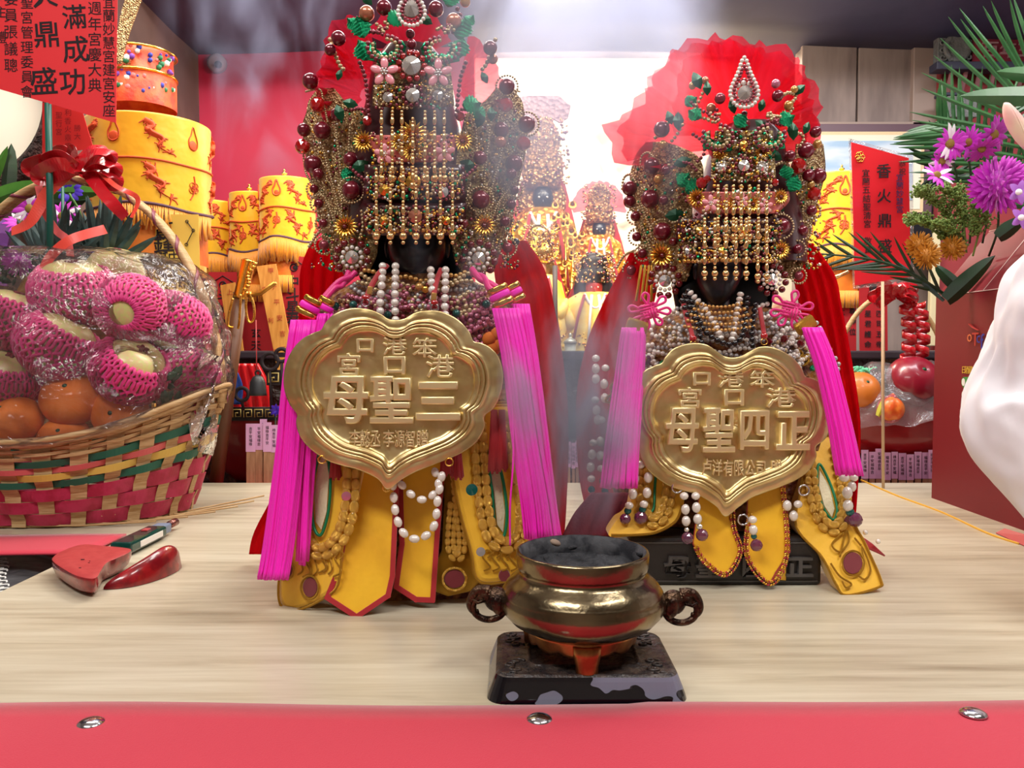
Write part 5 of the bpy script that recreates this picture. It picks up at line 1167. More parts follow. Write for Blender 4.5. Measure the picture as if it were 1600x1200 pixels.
# ================================================================ fruit basket
KX, KY = -.820, 1.462
nat = mat('natural_bamboo', (196, 164, 118), .5, c2=(178, 140, 92), cscale=30, bump=.5, bscale=40, stretch=(1, 1, 12)); wpink = mat('dyed_pink_bamboo', (186, 44, 84), .5, c2=(164, 30, 62), cscale=40, bump=.3, bscale=90)
wgreen = mat('dyed_green_bamboo', (22, 92, 72), .5); wyel = mat('dyed_yellow_bamboo', (214, 180, 84), .5); wred = mat('dyed_rose_bamboo', (204, 92, 92), .5)
bk = thing('fruit_basket', 'large woven bamboo basket with pink, green and yellow bands, hoop handle and fruit', 'basket', (KX, KY, TZ))
def bpt(a, f, off=0.0):
    """basket surface: a = angle, f = 0 bottom .. 1 rim"""
    rx = .222 + .068 * f ** .8 + off; ry = .140 + .045 * f ** .8 + off
    rim = .150 + .085 * abs(math.cos(a)) ** 2.2
    return Vector((KX + rx * math.cos(a), KY + ry * math.sin(a), TZ + .003 + rim * f))
NS = 30
for k in range(NS):
    a = 2 * PI * (k + .5) / NS; b = MB(); G = []
    for f in np.linspace(0, .99, 12):
        o = .0035 * math.cos(f * PI * 9 + k * PI); wa = .052
        G.append([tuple(bpt(a + u_, f, o)) for u_ in (-wa, 0, wa)])
    b.grid(G, nat); b.build('stave', None, bk, smooth=False, solid=.0014)
def weaver(f0, f1, m, ph, wob=.0045):
    b = MB(); G = [[], []]; N = 240
    for i in range(N):
        a = 2 * PI * i / N; o = wob * math.cos(a * NS / 2 + ph)
        for q, f in enumerate((f0, f1)): G[q].append(tuple(bpt(a, f, o + .001 * math.sin(a * 7 + f * 30))))
    b.grid(G, m, closed=True); b.build('weaver', None, bk, smooth=False, solid=.0015)
for k, (f0, f1, m) in enumerate(((.02, .15, wpink), (.16, .29, wpink), (.30, .43, wpink), (.45, .52, wgreen), (.53, .60, wyel), (.61, .665, wred), (.68, .75, wgreen), (.765, .80, nat), (.81, .845, nat), (.855, .885, nat), (.895, .925, nat))):
    weaver(f0, f1, m, PI * (k % 2) + PI / 2)
for off, f in ((.006, .95), (.008, .985), (-.004, .98)):
    b = MB(); b.tube([bpt(a, f, off) for a in np.linspace(0, 2 * PI, 97)[:-1]], .0055, 7, nat, closed=True); b.build('rim_hoop', None, bk)
for k in range(6): # loose splints under the base
    a = -1.1 + .22 * k; p = bpt(a, 0, .01); b = MB(); b.tube([p + Vector((-.09, -.005, .002 + .001 * k)), p + Vector((0, -.004 - .002 * k, .002)), p + Vector((.11, .02 + .01 * k, .004 + .002 * k))], .0016, 4, nat); b.build('loose_splint', None, bk)
b = MB(); b.lathe([(.22, TZ + .0015), (.22, TZ + .004)], (KX, KY, 0), 48, nat, sy=.63); b.build('base', None, bk)
hp = lambda th, o=0: Vector((-.792 + (.262 + o) * math.cos(th), KY, TZ + .20 + (.405 + o) * math.sin(th)))
for o in (-.009, 0, .009):
    b = MB(); b.tube([hp(th, 0) + Vector((0, o, 0)) for th in np.linspace(0, PI, 60)], .006, 7, nat); b.build('handle_cane', None, bk)
b = MB(); hw = mat('maroon_wrap', (124, 52, 72), .4); G = []
for i in range(330):
    th = PI * i / 329; ph = i * .30
    c = hp(th); rad = (hp(th, .01) - hp(th)).normalized(); r1 = .0082; r2 = .0165
    dv = rad * (r1 * math.cos(ph)) + Vector((0, r2 * math.sin(ph), 0)); th2 = th + .026; c2_ = hp(th2); G.append([tuple(c + dv * 1.03), tuple(c2_ + dv * 1.03)])
b.grid(G, hw); b.build('handle_wrap', None, bk, solid=.0008)
# fruit
m_guava = mat('pale_green_guava', (196, 196, 120), .35, c2=(206, 178, 128), cscale=9, bump=.2, bscale=60, sss=.1, coat=.2); m_net = mat('pink_foam_net', (216, 40, 120), .55, sheen=.3, sss=.15)
m_orange = mat('mandarin_peel', (236, 128, 36), .42, bump=.5, bscale=240, bdist=.001, coat=.2); m_calyx = mat('brown_calyx', (110, 24, 30), .6)
gv = MB(); G = []
for i in range(25):
    th = PI * i / 24; r = math.sin(th) * (1 + .04 * math.cos(3 * th)); z = math.cos(th) * .88 - .1 * math.exp(-(th / .3) ** 2)
    G.append([(r * math.cos(a) * (1 + .02 * math.cos(5 * a)), r * math.sin(a), z) for a in np.linspace(0, 2 * PI, 37)[:-1]])
gv.grid(G, m_guava, closed=True); guava_me = gv.mesh('guava', True, False)[0]
cb = MB()
for k in range(5): cb.ball((.09 * math.cos(k * 1.256), .09 * math.sin(k * 1.256), .80), .1, m_calyx, 2, sc=(1, .6, .5), rot=(0, 0, k * 1.256))
cb.ball((0, 0, .78), .1, m_calyx, 2, sc=(1, 1, .6)); calyx_me = cb.mesh('calyx', True, False)[0]
nb = MB(); NN = 26
for sgn in (-1, 1):
    for k in range(NN):
        pts = []
        for t_ in np.linspace(0, 1, 17):
            th = .82 + t_ * 1.95; a = 2 * PI * k / NN + sgn * (t_ * .75 + .07 * math.sin(t_ * PI * 12)); r = 1.055 + .02 * math.sin(t_ * PI * 12 + k)
            pts.append((r * math.sin(th) * math.cos(a), r * math.sin(th) * math.sin(a), .93 * math.cos(th)))
        nb.tube(pts, .056, 5, m_net)
net_me = nb.mesh('net', True, False)[0]
def guava(px, py, d, r, rot, label, net=True):
    t = thing('guava', label, 'fruit', P(px, py, d), 'guavas in the fruit basket'); q = rp(r, d)
    put('fruit', guava_me, P(px, py, d), t, rot=rot, scale=q); put('calyx', calyx_me, P(px, py, d), t, rot=rot, scale=q)
    if net: put('foam_net', net_me, P(px, py, d), t, rot=rot, scale=(q, q, q * .98))
guava(116, 456, 1.40, 59, (.25, .1, 0), 'guava in a pink foam net at the top of the basket pile')
guava(205, 482, 1.36, 50, (-1.2, .9, .4), 'guava showing its bare pale face, right of the topmost one')
guava(90, 540, 1.36, 58, (.25, .55, .5), 'guava tilted in its pink net in the middle of the pile')
guava(203, 578, 1.36, 56, (.75, .1, 1), 'guava with dark calyx facing front above the mandarins')
guava(18, 500, 1.40, 54, (.3, -.1, 2), 'guava at the left frame edge, upper row')
guava(12, 590, 1.38, 50, (.4, -.3, 1.5), 'guava at the left frame edge, lower row')
guava(272, 505, 1.43, 52, (.3, .5, 2), 'guava in pink net at the right side near the handle')
guava(293, 580, 1.45, 50, (.2, .7, 1), 'guava in pink net low against the right rim')
guava(180, 425, 1.49, 44, (.2, .2, 0), 'bare guava at the back of the pile beneath the yellow paper', False)
guava(120, 600, 1.48, 50, (.2, .2, 0), 'guava hidden between the mandarins and the netted ones')
def sph(label, px, py, d, r, m, cat='fruit', name='mandarin', grp='mandarins in the fruit basket', rot=(.9, .2, 0)):
    t = thing(name, label, cat, P(px, py, d), grp); b = MB(); G = []
    for i in range(21):
        th = PI * i / 20; rr_ = math.sin(th) * 1.05; z = math.cos(th) * .86 - .09 * math.exp(-(th / .22) ** 2)
        G.append([(rr_ * math.cos(a), rr_ * math.sin(a), z) for a in np.linspace(0, 2 * PI, 31)[:-1]])
    b.grid(G, m, closed=True); put('peel', b.mesh('peel', True, False)[0], P(px, py, d), t, rot=rot, scale=rp(r, d))
    b = MB(); b.lathe([(.09, .78), (.06, .81), (.0001, .82)], (0, 0, 0), 8, M['dkgreen'], cap=False); put('stem_end', b.mesh('s', True, False)[0], P(px, py, d), t, rot=rot, scale=rp(r, d))
sph('mandarin in the centre of the row behind the basket rim', 112, 622, 1.36, 44, m_orange)
sph('mandarin at the right end of the row, beside green leaves', 188, 645, 1.37, 42, m_orange, rot=(1.5, 0, 0))
sph('mandarin at the left end of the row behind the rim', 22, 660, 1.34, 42, m_orange, rot=(.6, -.4, 0))
sph('mandarin low in the basket, half hidden by shiny wrap', 100, 688, 1.35, 38, m_orange)
# green garnish in the basket
t = thing('leaf_garnish', 'dark green leafy garnish beside the right-hand mandarin', 'leaves', P(250, 625, 1.38))
rr = random.Random(5)
for k in range(14):
    put('leaf', flower_mesh('leaf', M['dkgreen'], None), P(235 + rr.uniform(-20, 40), 630 + rr.uniform(-35, 15), 1.38 + rr.uniform(-.02, .02)), t, rot=(rr.uniform(-.5, .5), rr.uniform(-2.5, -.3), 0), scale=rp(32, 1.32))
# cellophane
b = MB(); G = []
for i in range(36):
    f = i / 35; row = []
    for j in range(80):
        a = 2 * PI * j / 80; c_ = math.cos(f * PI / 2) ** .42; v0 = bpt(a, .93, .004)
        z = v0.z + (TZ + .475 - v0.z) * math.sin(f * PI / 2) ** 1.0
        x = KX + .02 * f + (v0.x - KX) * c_ * 1.02; y = KY + (v0.y - KY) * c_ * 1.06
        n_ = mnoise.noise(Vector((x * 11, y * 11, z * 11))) * .022 + mnoise.noise(Vector((x * 34, y * 34, z * 30 + 4))) * .009 + abs(mnoise.noise(Vector((x * 20, y * 20, z * 9 + 9)))) * .018
        dv = Vector((x - KX, (y - KY) * 1.4, .10)).normalized(); row.append(tuple(Vector((x, y, z)) + dv * n_ * (.25 + .75 * math.sin(min(1, f * 6) * PI / 2))))
    G.append(row)
b.grid(G, film('cellophane', (250, 248, 250)), closed=True)
o = b.build('cellophane_wrap'); tag(o, 'clear crinkled cellophane stretched over the fruit in the big basket', 'wrapping')
G = []
for i, py in enumerate(np.linspace(560, 715, 14)):
    G.append([tuple(P(300 + (46 - i * 1.2) * v + 6 * math.sin(v * 9 + i * .5), py - 20 * (1 - v), 1.40 + .03 * math.sin(v * 8 + i) + .02 * v)) for v in np.linspace(0, 1, 12)])
b = MB(); b.grid(G, film('cellophane_tail', (246, 240, 246), haze=.16)); b.build('hanging_edge', None, o)

# bow on the handle
m_rib = mat('glossy_red_ribbon', (196, 24, 36), .2, coat=.6); m_ribo = mat('orange_red_ribbon', (232, 76, 62), .3, coat=.4)
def ribbon(t, pts, w_, m, name='ribbon_tail', tw=0.0):
    q = np.array(spl([tuple(P(*p)) for p in pts], 40)); tg = np.gradient(q, axis=0); tg /= np.linalg.norm(tg, axis=1)[:, None]; G = []
    for i in range(len(q)):
        s_ = np.cross(tg[i], (0, 1, 0)); s_ /= max(1e-6, np.linalg.norm(s_)); a = tw * math.sin(i / 39 * PI * 1.5); s_ = s_ * math.cos(a) + np.array((0, 1, 0)) * math.sin(a)
        G.append([tuple(q[i] - s_ * w_ / 2), tuple(q[i]), tuple(q[i] + s_ * w_ / 2)])
    b = MB(); b.grid(G, m); return b.build(name, None, t, smooth=False, solid=.0006)
def bow(label, cx_, cy_, d, s, n=9, seed=1, m=None):
    t = thing('ribbon_bow', label, 'bow', P(cx_, cy_, d)); rr = random.Random(seed)
    for k in range(n):
        a = -.35 + (PI + .7) * k / (n - 1) + rr.uniform(-.15, .15); L_ = s * rr.uniform(.75, 1.1); dx, dy = math.cos(a) * L_, -math.sin(a) * L_ * .5; oy = rr.uniform(-.03, .01)
        ribbon(t, [(cx_, cy_, d + oy), (cx_ + dx * .5, cy_ + dy * .6 - s * .16, d + oy - .02), (cx_ + dx, cy_ + dy, d + oy - .01), (cx_ + dx * .9, cy_ + dy + s * .16, d + oy + .005), (cx_ + dx * .4, cy_ + dy * .4 + s * .1, d + oy + .004), (cx_, cy_ + s * .04, d + oy)], rp(s * .30, d), m or m_rib, 'ribbon_loop', .9)
    return t
t = bow('big glossy red ribbon bow tied on the fruit basket handle', 118, 262, 1.43, 68)
ribbon(t, [(110, 268, 1.42), (75, 300, 1.41), (48, 345, 1.40), (18, 362, 1.41)], rp(17, 1.4), m_ribo, tw=.5)
ribbon(t, [(135, 268, 1.42), (160, 300, 1.40), (180, 322, 1.39), (196, 340, 1.40)], rp(19, 1.4), m_rib, tw=.4)
ribbon(t, [(60, 290, 1.42), (70, 330, 1.42), (88, 360, 1.43), (105, 375, 1.42), (110, 400, 1.43)], rp(12, 1.4), mat('pink_ribbon', (240, 110, 110), .3))
ribbon(t, [(64, 438, 1.38), (76, 405, 1.37), (110, 375, 1.37), (165, 358, 1.40)], rp(15, 1.4), m_ribo)
ribbon(t, [(150, 262, 1.43), (180, 290, 1.40), (215, 310, 1.42), (205, 340, 1.41)], rp(8, 1.4), m_ribo, tw=.6)
# ================================================================ left: cards, plants, flowers
def card(name, label, pts, d, m, stick=None, cat='card', th=.0012):
    D = d if callable(d) else (lambda x, y: d)
    t = thing(name, label, cat, P(*pts[0], D(*pts[0])))
    b = MB(); b.slab([P(x, y, D(x, y)) for x, y in pts], th, m); b.build('sheet', None, t, smooth=False)
    return t
dk = 1.40
t = card('red_greeting_sheet', 'large red paper sheet brushed with black characters on a green stick, top left', [(-70, -70), (184, -70), (181, 192), (-70, 119)], dk, M['card_red'], cat='red sheet')
I = M['ink']; q = dk - .0006
for s_, x, y0, dy, h in (('宜蘭妙慧宮建宮安座', 170, 3, 21.2, 23), ('週年宮慶大典', 148, 13, 24, 25), ('聖宮管理委員會', 42, 4, 23.2, 23), ('委員張議聰', 17, -2, 26, 25), ('主禮', 1, 18, 40, 22)):
    column(s_, x, y0, dy, q, h * .88, I, t, off=.0, ext=.00005)
for s_, x, y, h in (('滿', 116, 26, 42), ('成', 118, 77, 46), ('功', 113, 128, 46), ('火', 70, -8, 44), ('鼎', 72, 54, 46), ('盛', 68, 126, 48)):
    text('character', s_, x, y, q, h * .92, I, t, off=.008, ext=.00005, tilt=-.06)
b = MB(); b.tube([P(75, 162, dk + .004), P(78, 300, 1.395), P(78, 432, 1.41)], rp(5, 1.4), 10, M['green_stick']); b.build('stick', None, t)
t = card('red_card', 'smaller red card with fine gold characters behind the large red sheet', [(66, 160), (128, 172), (146, 232), (66, 242)], 1.52, mat('coral_card', (226, 60, 60), .6))
for s_, x, y0 in (('聖行宮', 92, 180), ('利香火鼎盛', 106, 176), ('勝大', 121, 200)): column(s_, x, y0, 13, 1.518, 11, mat('brown_ink_%s' % s_[0], (150, 30, 40), .8), t, ext=.00005)
b = MB(); b.tube([P(98, 238, 1.522), P(98, 545 + .298 * F / 1.525, 1.525)], .003, 8, M['green_stick']); b.build('stick', None, t)
# bright cream round sign with rough dark rim
t = thing('round_panel', 'overexposed cream round panel with rough dark bark-like rim at the left edge', 'round panel', P(-20, 180, 1.75))
b = MB(); b.slab([P(-55 + 140 * math.cos(a), 165 + 130 * math.sin(a), 1.76 + .0003 * math.cos(a)) for a in np.linspace(0, 2 * PI, 48)[:-1]], .02, mat('cream_panel', (252, 246, 226), .6)); b.build('face', None, t, smooth=False)
b = MB(); rr = random.Random(3)
ring = [P(-55 + 150 * math.cos(a), 165 + 142 * math.sin(a), 1.75) for a in np.linspace(0, 2 * PI, 60)[:-1]]
b.tube(ring, .034, 12, mat('dark_bark', (66, 38, 34), .9, bump=1, bscale=60, bdist=.03, c2=(30, 16, 16), cscale=50), closed=True); b.build('rim', None, t)
# gold filigree sash hanging from above
b = MB(); sheet([(-30, 205, 232), (20, 190, 214), (60, 182, 200), (100, 178, 190)], 1.62, 8, M['lattice'], mb=b); o = b.build('filigree_banner', solid=.003); tag(o, 'gold filigree strip hanging beside the top right corner of the red sheet', 'banner')
# pineapples' crowns
m_pine = mat('pineapple_leaf', (66, 92, 92), .45, c2=(44, 66, 62), cscale=30); m_pineskin = mat('pineapple_skin', (150, 110, 50), .7, bump=1, bscale=50, btype='voronoi', bdist=.01)
def blade(name, p0, p1, w_, m, parent, bend=.15, up=(0, 0, 1)):
    p0, p1 = Vector(p0), Vector(p1); ax = p1 - p0; L_ = ax.length; sd = ax.cross(Vector((0, 1, .15))).normalized(); up = sd.cross(ax).normalized(); G = []
    for f in np.linspace(0, 1, 8):
        ww = w_ * 1.25 * (f + .10) ** .4 * (1 - f) ** .65 + .0004; c = p0 + ax * f + up * bend * L_ * f * f
        G.append([tuple(c - sd * ww / 2 + up * ww * .25), tuple(c), tuple(c + sd * ww / 2 + up * ww * .25)])
    b = MB(); b.grid(G, m); return b.build(name, None, parent, smooth=False, solid=.0009)
def pineapple(label, cx_, cy_, d, n, seed, hgt):
    t = thing('pineapple', label, 'pineapple', P(cx_, cy_ + 40, d), 'pineapples behind the wrapped fruit'); rr = random.Random(seed)
    b = MB(); b.ball(P(cx_, cy_ + 70, d), rp(48, d), m_pineskin, 3, sc=(1, 1, 1.3)); b.build('fruit', None, t)
    for k in range(n):
        f = k / (n - 1); a = 2.4 * k; sp = .25 + .75 * (1 - f); r0 = .012
        tip = P(cx_ + math.cos(a) * hgt * .95 * sp, cy_ - hgt * (.45 + .65 * f) + rr.uniform(-8, 8), d + math.sin(a) * .07 * sp)
        blade('leaf', P(cx_ + math.cos(a) * 8, cy_ + 14 - 18 * f, d + math.sin(a) * .02), tip, rp(20, d), m_pine, t, bend=-.10 * math.cos(a) * sp)
pineapple('left pineapple, its blue-green spiky crown behind the green stick', 78, 412, 1.50, 24, 1, 92)
pineapple('right pineapple, its blue-green spiky crown in front of the yellow fringe', 158, 405, 1.53, 26, 2, 96)
# left bouquet
m_mag = mat('magenta_petal', (190, 26, 190), .5, c2=(216, 60, 206), cscale=60, sheen=.3); m_whp = mat('white_petal', (244, 236, 244), .5); m_leafg = mat('bright_green_leaf', (74, 132, 44), .4, c2=(54, 108, 36), cscale=12)
m_leafd = mat('deep_green_leaf', (30, 66, 34), .4, c2=(22, 48, 28), cscale=12); m_must = mat('mustard_petal', (186, 122, 30), .6); m_disc = mat('olive_disc', (140, 110, 40), .7); m_blue = mat('blue_violet_petal', (70, 40, 190), .5)
def petal_mesh(key, m, w_):
    if ('petal', key) in FL: return FL[('petal', key)]
    b = MB(); G = [[(f, -.12 * math.sin(f * 2.6), s_ * w_ * math.sin(PI * min(1, .12 + f * .86)) ** .6) for s_ in (-1, 0, 1)] for f in np.linspace(0, 1, 6)]
    G = [[(x, y + (.04 if abs(z) > 1e-4 else 0), z) for x, y, z in r] for r in G]; b.grid(G, m); me = b.mesh('petal', True, False)[0]; FL[('petal', key)] = me; return me
def daisy(label, px, py, d, r, seed, group, m=None, mixed=True, face=(0, 0)):
    t = thing('daisy', label, 'flower', P(px, py, d), group); rr = random.Random(seed); me = petal_mesh('mag', m or m_mag, .14); mw = petal_mesh('white', m_whp, .14); n = 17
    base = Euler((face[0], 0, face[1])).to_matrix()
    for i in range(n):
        a = 2 * PI * i / n; mm = mw if mixed and (i + seed) % 7 in (0, 1) else me
        rot = (base @ Euler((0, a, 0)).to_matrix() @ Euler((0, 0, rr.uniform(-.25, .1))).to_matrix()).to_euler(); q_ = rp(r, d) * rr.uniform(.85, 1.05)
        put('petal', mm, P(px, py, d), t, rot=rot, scale=q_)
    b = MB(); b.ball(P(px, py, d - .004), rp(r * .26, d), m_disc, 2, sc=(1, .5, 1)); b.build('disc', None, t)
def pompon(label, px, py, d, r, m, seed, group, name='chrysanthemum', n=110):
    t = thing(name, label, 'flower', P(px, py, d), group); me = petal_mesh(m.name, m, .13); rr = random.Random(seed)
    b = MB(); b.ball(P(px, py, d), rp(r * .55, d), m, 2); b.build('heart', None, t)
    for i in range(n):
        z = 1 - 2 * (i + .5) / n; a = i * 2.39996; s_ = math.sqrt(1 - z * z); dv = Vector((s_ * math.cos(a), -abs(z) if z > -.35 else -z * .6, s_ * math.sin(a)))
        rot = dv.to_track_quat('X', 'Z').to_euler(); put('petal', me, P(px, py, d) + dv * rp(r * .35, d), t, rot=rot, scale=rp(r * .68, d))
LG = 'flowers of the left bouquet'
daisy('magenta and white daisy left of the green stick under the bow', 46, 326, 1.56, 28, 1, LG)
daisy('pale-tipped daisy lowest left in the left bouquet', 32, 348, 1.57, 24, 3, LG, face=(-.6, .3))
daisy('magenta daisy with white petals right of the green stick', 98, 338, 1.56, 30, 5, LG, face=(-.4, 0))
daisy('half hidden magenta daisy deepest right in the left bouquet', 118, 352, 1.58, 22, 6, LG, face=(.3, .2))
pompon('magenta pompon flower beside the violet candle at left', 30, 408, 1.50, 24, m_mag, 2, LG)
t = thing('statice_flower', 'small blue violet flower under the bow, right of the stick', 'flower', P(108, 298, 1.56), LG)
for k in range(9): put('petal', flower_mesh('pink', m_blue, m_whp) if False else petal_mesh('blue', m_blue, .3), P(108 + 9 * math.cos(k * 2.4), 298 + 6 * math.sin(k * 2.4), 1.56), t, rot=(0, k * 2.4, .4), scale=rp(12, 1.56))
b = MB(); b.tube([P(108, 302, 1.562), P(122, 325, 1.57), P(136, 362, 1.58)], rp(1.8, 1.56), 6, m_leafg); b.build('stem', None, t)
def leafy(label, p0, p1, w_, m, name='broad_leaf', grp=None, bend=.12):
    o = blade(name, p0, p1, w_, m, None, bend); tag(o, label, 'leaf', grp); return o
leafy('broad bright green leaf at the left edge under the cream panel', P(-25, 318, 1.6), P(52, 286, 1.55), .06, m_leafg)
leafy('green leaf behind the bow, pointing right', P(60, 300, 1.62), P(150, 300, 1.60), .05, m_leafg)
leafy('green leaf below the bow at the left bouquet', P(60, 320, 1.62), P(132, 312, 1.62), .05, m_leafd)
leafy('dark leaf rising left of the bow in front of the bark rim', P(10, 300, 1.66), P(12, 222, 1.66), .045, m_leafd)
leafy('striped pale leaf at the far left edge above the basket handle', P(-20, 300, 1.66), P(6, 228, 1.64), .03, m_leafg)
t = thing('bouquet_greens', 'small dark greens low behind the left pompon', 'greens', P(40, 440, 1.52)); rr = random.Random(9)
for k in range(26): put('leaf', flower_mesh('leaf', m_leafd, None), P(rr.uniform(5, 90), rr.uniform(395, 450), 1.52 + rr.uniform(-.02, .04)), t, rot=(0, rr.uniform(-3, 0), 0), scale=rp(rr.uniform(14, 26), 1.5))
# violet faceted candle glass
t = thing('violet_glass', 'faceted violet glass candle holder cut by the left frame edge', 'candle holder', P(-6, 440, 1.64)); cl = mat('violet_glass', (176, 120, 216), .1, trans=.55, coat=.6)
b = MB(); c = P(-6, 447, 1.64); b.lathe([(.002, .0), (.022, .0), (.022, .07), (.031, .105), (.030, .125), (.016, .14), (.001, .143)], c, 8, cl, cap=False); b.build('glass', None, t, smooth=False, bevel=.0006)
b = MB(); c2_ = Vector((c.x, c.y, TZ)); b.lathe([(.012, 0), (.005, .01), (.004, .04), (.004, max(.05, c.z - TZ))], c2_, 8, cl); b.build('stem', None, t, smooth=False)

# ================================================================ right: gift box
t = thing('gift_box', 'tall dark red gable-top gift carton standing at the right of the table', 'gift box', (.95, 1.37, TZ))
m_box = mat('matte_wine_cardboard', (122, 20, 30), .5, c2=(120, 20, 32), cscale=3); m_edge = mat('worn_card_edge', (226, 196, 190), .8)
x0, x1, y0, y1, zb, zr = .845, 1.05, 1.16, 1.60, .404, .532; xm = .947
b = MB()
b.slab([(x0, y0, TZ), (x0, y1, TZ), (x0, y1, TZ + zb), (x0, y0, TZ + zb)], .002, m_box, (1, 0, 0)); b.build('side_panel', None, t, smooth=False)
b = MB(); b.slab([(x1, y0, TZ), (x1, y1, TZ), (x1, y1, TZ + zb), (x1, y0, TZ + zb)], .002, m_box, (-1, 0, 0)); b.build('side_panel', None, t, smooth=False)
for y in (y0, y1):
    b = MB(); b.slab([(x0 + .002, y, TZ), (x1 - .002, y, TZ), (x1 - .002, y, TZ + zb), (x0 + .002, y, TZ + zb)], .002 if y == y0 else -.002, m_box); b.build('end_panel', None, t, smooth=False)
for xa in (x0, x1):
    b = MB(); b.slab([(xa, y0, TZ + zb), (xa, y1, TZ + zb), (xm, y1, TZ + zr), (xm, y0, TZ + zr)], .002, m_box, (0, 0, -1)); b.build('roof_panel', None, t, smooth=False, bevel=.0006)
b = MB(); b.slab([(xm, y0 + .02, TZ + zr), (xm, y1, TZ + zr), (xm, y1, TZ + zr + .012), (xm, y0 + .02, TZ + zr + .012)], .003, m_box, (1, 0, 0)); b.build('handle_flap', None, t, smooth=False)
b = MB(); b.slab([(x0 + .003, y1 - .002, TZ + zb), (x1 - .003, y1 - .002, TZ + zb), (xm, y1 - .002, TZ + zr - .002)], .0015, m_box); b.build('gable_panel', None, t, smooth=False)
b = MB(); yy = 1.44
b.tube([(x0 - .0004, y1, TZ + zb), (x0 - .0004, y0, TZ + zb)], .0008, 5, m_edge); b.tube([(xm, y1, TZ + zr + .001), (xm, 1.2, TZ + zr + .001)], .0008, 5, m_edge); b.tube([(x0, yy, TZ + zb + .001), (xm - .001, yy, TZ + zr + .001)], .0007, 5, m_edge); b.build('worn_edges', None, t)
def side(px, py, e=.0015):
    """point on the carton's side wall (x = x0) seen at a pixel"""
    d = x0 * F / (px - 800); return P(px, py, d) - Vector((e, 0, 0))
rs = (PI / 2, 0, -PI / 2)
def boxtext(s_, px, py, h, col, sx=1.0, name='printed_word', off=0):
    m = MT.setdefault(col, mat('print_%d_%d_%d' % col, col, .5)); text(name, s_, 0, 0, x0 * F / (px - 800), h, m, t, at=side(px, py), rot=rs, sx=sx, off=off, ext=.0001)
MT = {}
boxtext('o', 1516, 528, 26, (224, 120, 70)); boxtext('T', 1525, 530, 30, (196, 60, 50)); boxtext('c', 1530, 530, 26, (60, 60, 150)); boxtext('f', 1536, 533, 34, (40, 50, 150)); boxtext('i', 1546, 524, 30, (170, 40, 70))
b = MB(); b.tube([side(1516, 506), side(1522, 512), side(1530, 516)], .003, 6, MT[(196, 60, 50)], flat=.2); b.build('printed_swoosh', None, t)
boxtext('日', 1507, 578, 13, (220, 180, 60)); boxtext('酒', 1512, 578, 13, (220, 180, 60)); boxtext('藏', 1518, 578, 13, (220, 180, 60))
for py, col in ((597, (70, 150, 70)), (617, (190, 50, 50)), (637, (180, 100, 180))):
    mm = MT.setdefault(col, mat('print_%d_%d_%d' % col, col, .5)); b = MB()
    b.slab([side(a_, c_, .0006) for a_, c_ in ((1506, py - 8), (1560, py - 8), (1560, py + 10), (1506, py + 9), (1503, py + 3), (1503, py - 4))], .0004, mm, (-1, 0, 0)); b.build('printed_pill', None, t, smooth=False)
    b = MB(); b.slab([side(1506.5 + 2.6 * math.cos(a), py + 6 * math.sin(a), .0014) for a in np.linspace(0, 2 * PI, 17)[:-1]], .0003, M['white_m'], (-1, 0, 0)); b.build('printed_dot', None, t, smooth=False)
    boxtext('原味', 1518, py, 10, (40, 20, 30))
boxtext('日本水', 1525, 737, 12, (190, 130, 110), .8); boxtext('南投縣國姓鄉國姓路', 1530, 757, 7, (176, 100, 90), .9); boxtext('TEL:(049)252-2238', 1534, 772, 9, (180, 110, 100), .8)

# ================================================================ right bouquet and card
RG = 'flowers of the right bouquet'
dc = 1.72
TZPY = 545 + .30 * F / 1.71 - 1
t = card('red_card', 'tall glossy red card with four large dark characters in front of the framed picture', [(1330, 222), (1420, 247), (1423, 432), (1336, 446)], dc, mat('glossy_red_card', (224, 34, 46), .3, coat=.4))
b = MB(); b.slab(PP([(1326, 216, dc + .003), (1426, 244, dc + .003), (1428, 440, dc + .003), (1333, 452, dc + .003)]), .0008, film('plastic_sleeve', (250, 246, 248), haze=.10)); b.build('clear_sleeve', None, t, smooth=False)
for s_, x, y0, dy, h in (('香火鼎盛', 1381, 267, 39, 23),): column(s_, x, y0, dy, dc - .002, h, I, t, dx=.6, off=.01, ext=.00005)
column('宜蘭五結聖清宮 敬賀', 1353, 270, 13.3, dc - .002, 12.5, I, t, dx=.4, off=.008, ext=.00005)
column('恭祝', 1410, 256, 12, dc - .002, 11, I, t, off=.008, ext=.00005); column('宜蘭妙慧宮', 1406, 277, 12.5, dc - .002, 12, mat('blue_black_ink', (60, 30, 80), .7), t, off=.008, ext=.00005)
b = MB()
for k in range(6): b.tube(circ(1344 + 4 * math.cos(k), 245 + 5 * math.sin(k), dc - .003, 3.4, 10)[:-1], .0009, 5, M['gold'], closed=True)
b.build('gold_emblem', None, t)
b = MB(); b.tube([P(1379, 440, dc), P(1380, TZPY, dc - .01)], rp(2.4, dc), 8, mat('pale_stick', (206, 176, 140), .6)); b.build('stick', None, t)
daisy('magenta daisy with white streaks highest left in the right bouquet', 1484, 224, 1.42, 30, 2, RG, face=(.1, .2)); daisy('purple daisy second from the left in the top row', 1512, 222, 1.44, 28, 9, RG, mixed=False, face=(.3, .4)); daisy('purple daisy just left of the pink lily bud', 1552, 210, 1.43, 34, 4, RG, mixed=False, face=(.5, .5))
daisy('purple daisy below the top row, seen edge on', 1534, 232, 1.42, 26, 8, RG, mixed=False, face=(.9, 0)); daisy('small magenta and white daisy left of the big pompon', 1464, 274, 1.41, 26, 5, RG, face=(-.6, .1)); daisy('white daisy tilted down under the small magenta one', 1472, 252, 1.43, 22, 7, RG, m_whp, face=(.4, .1))
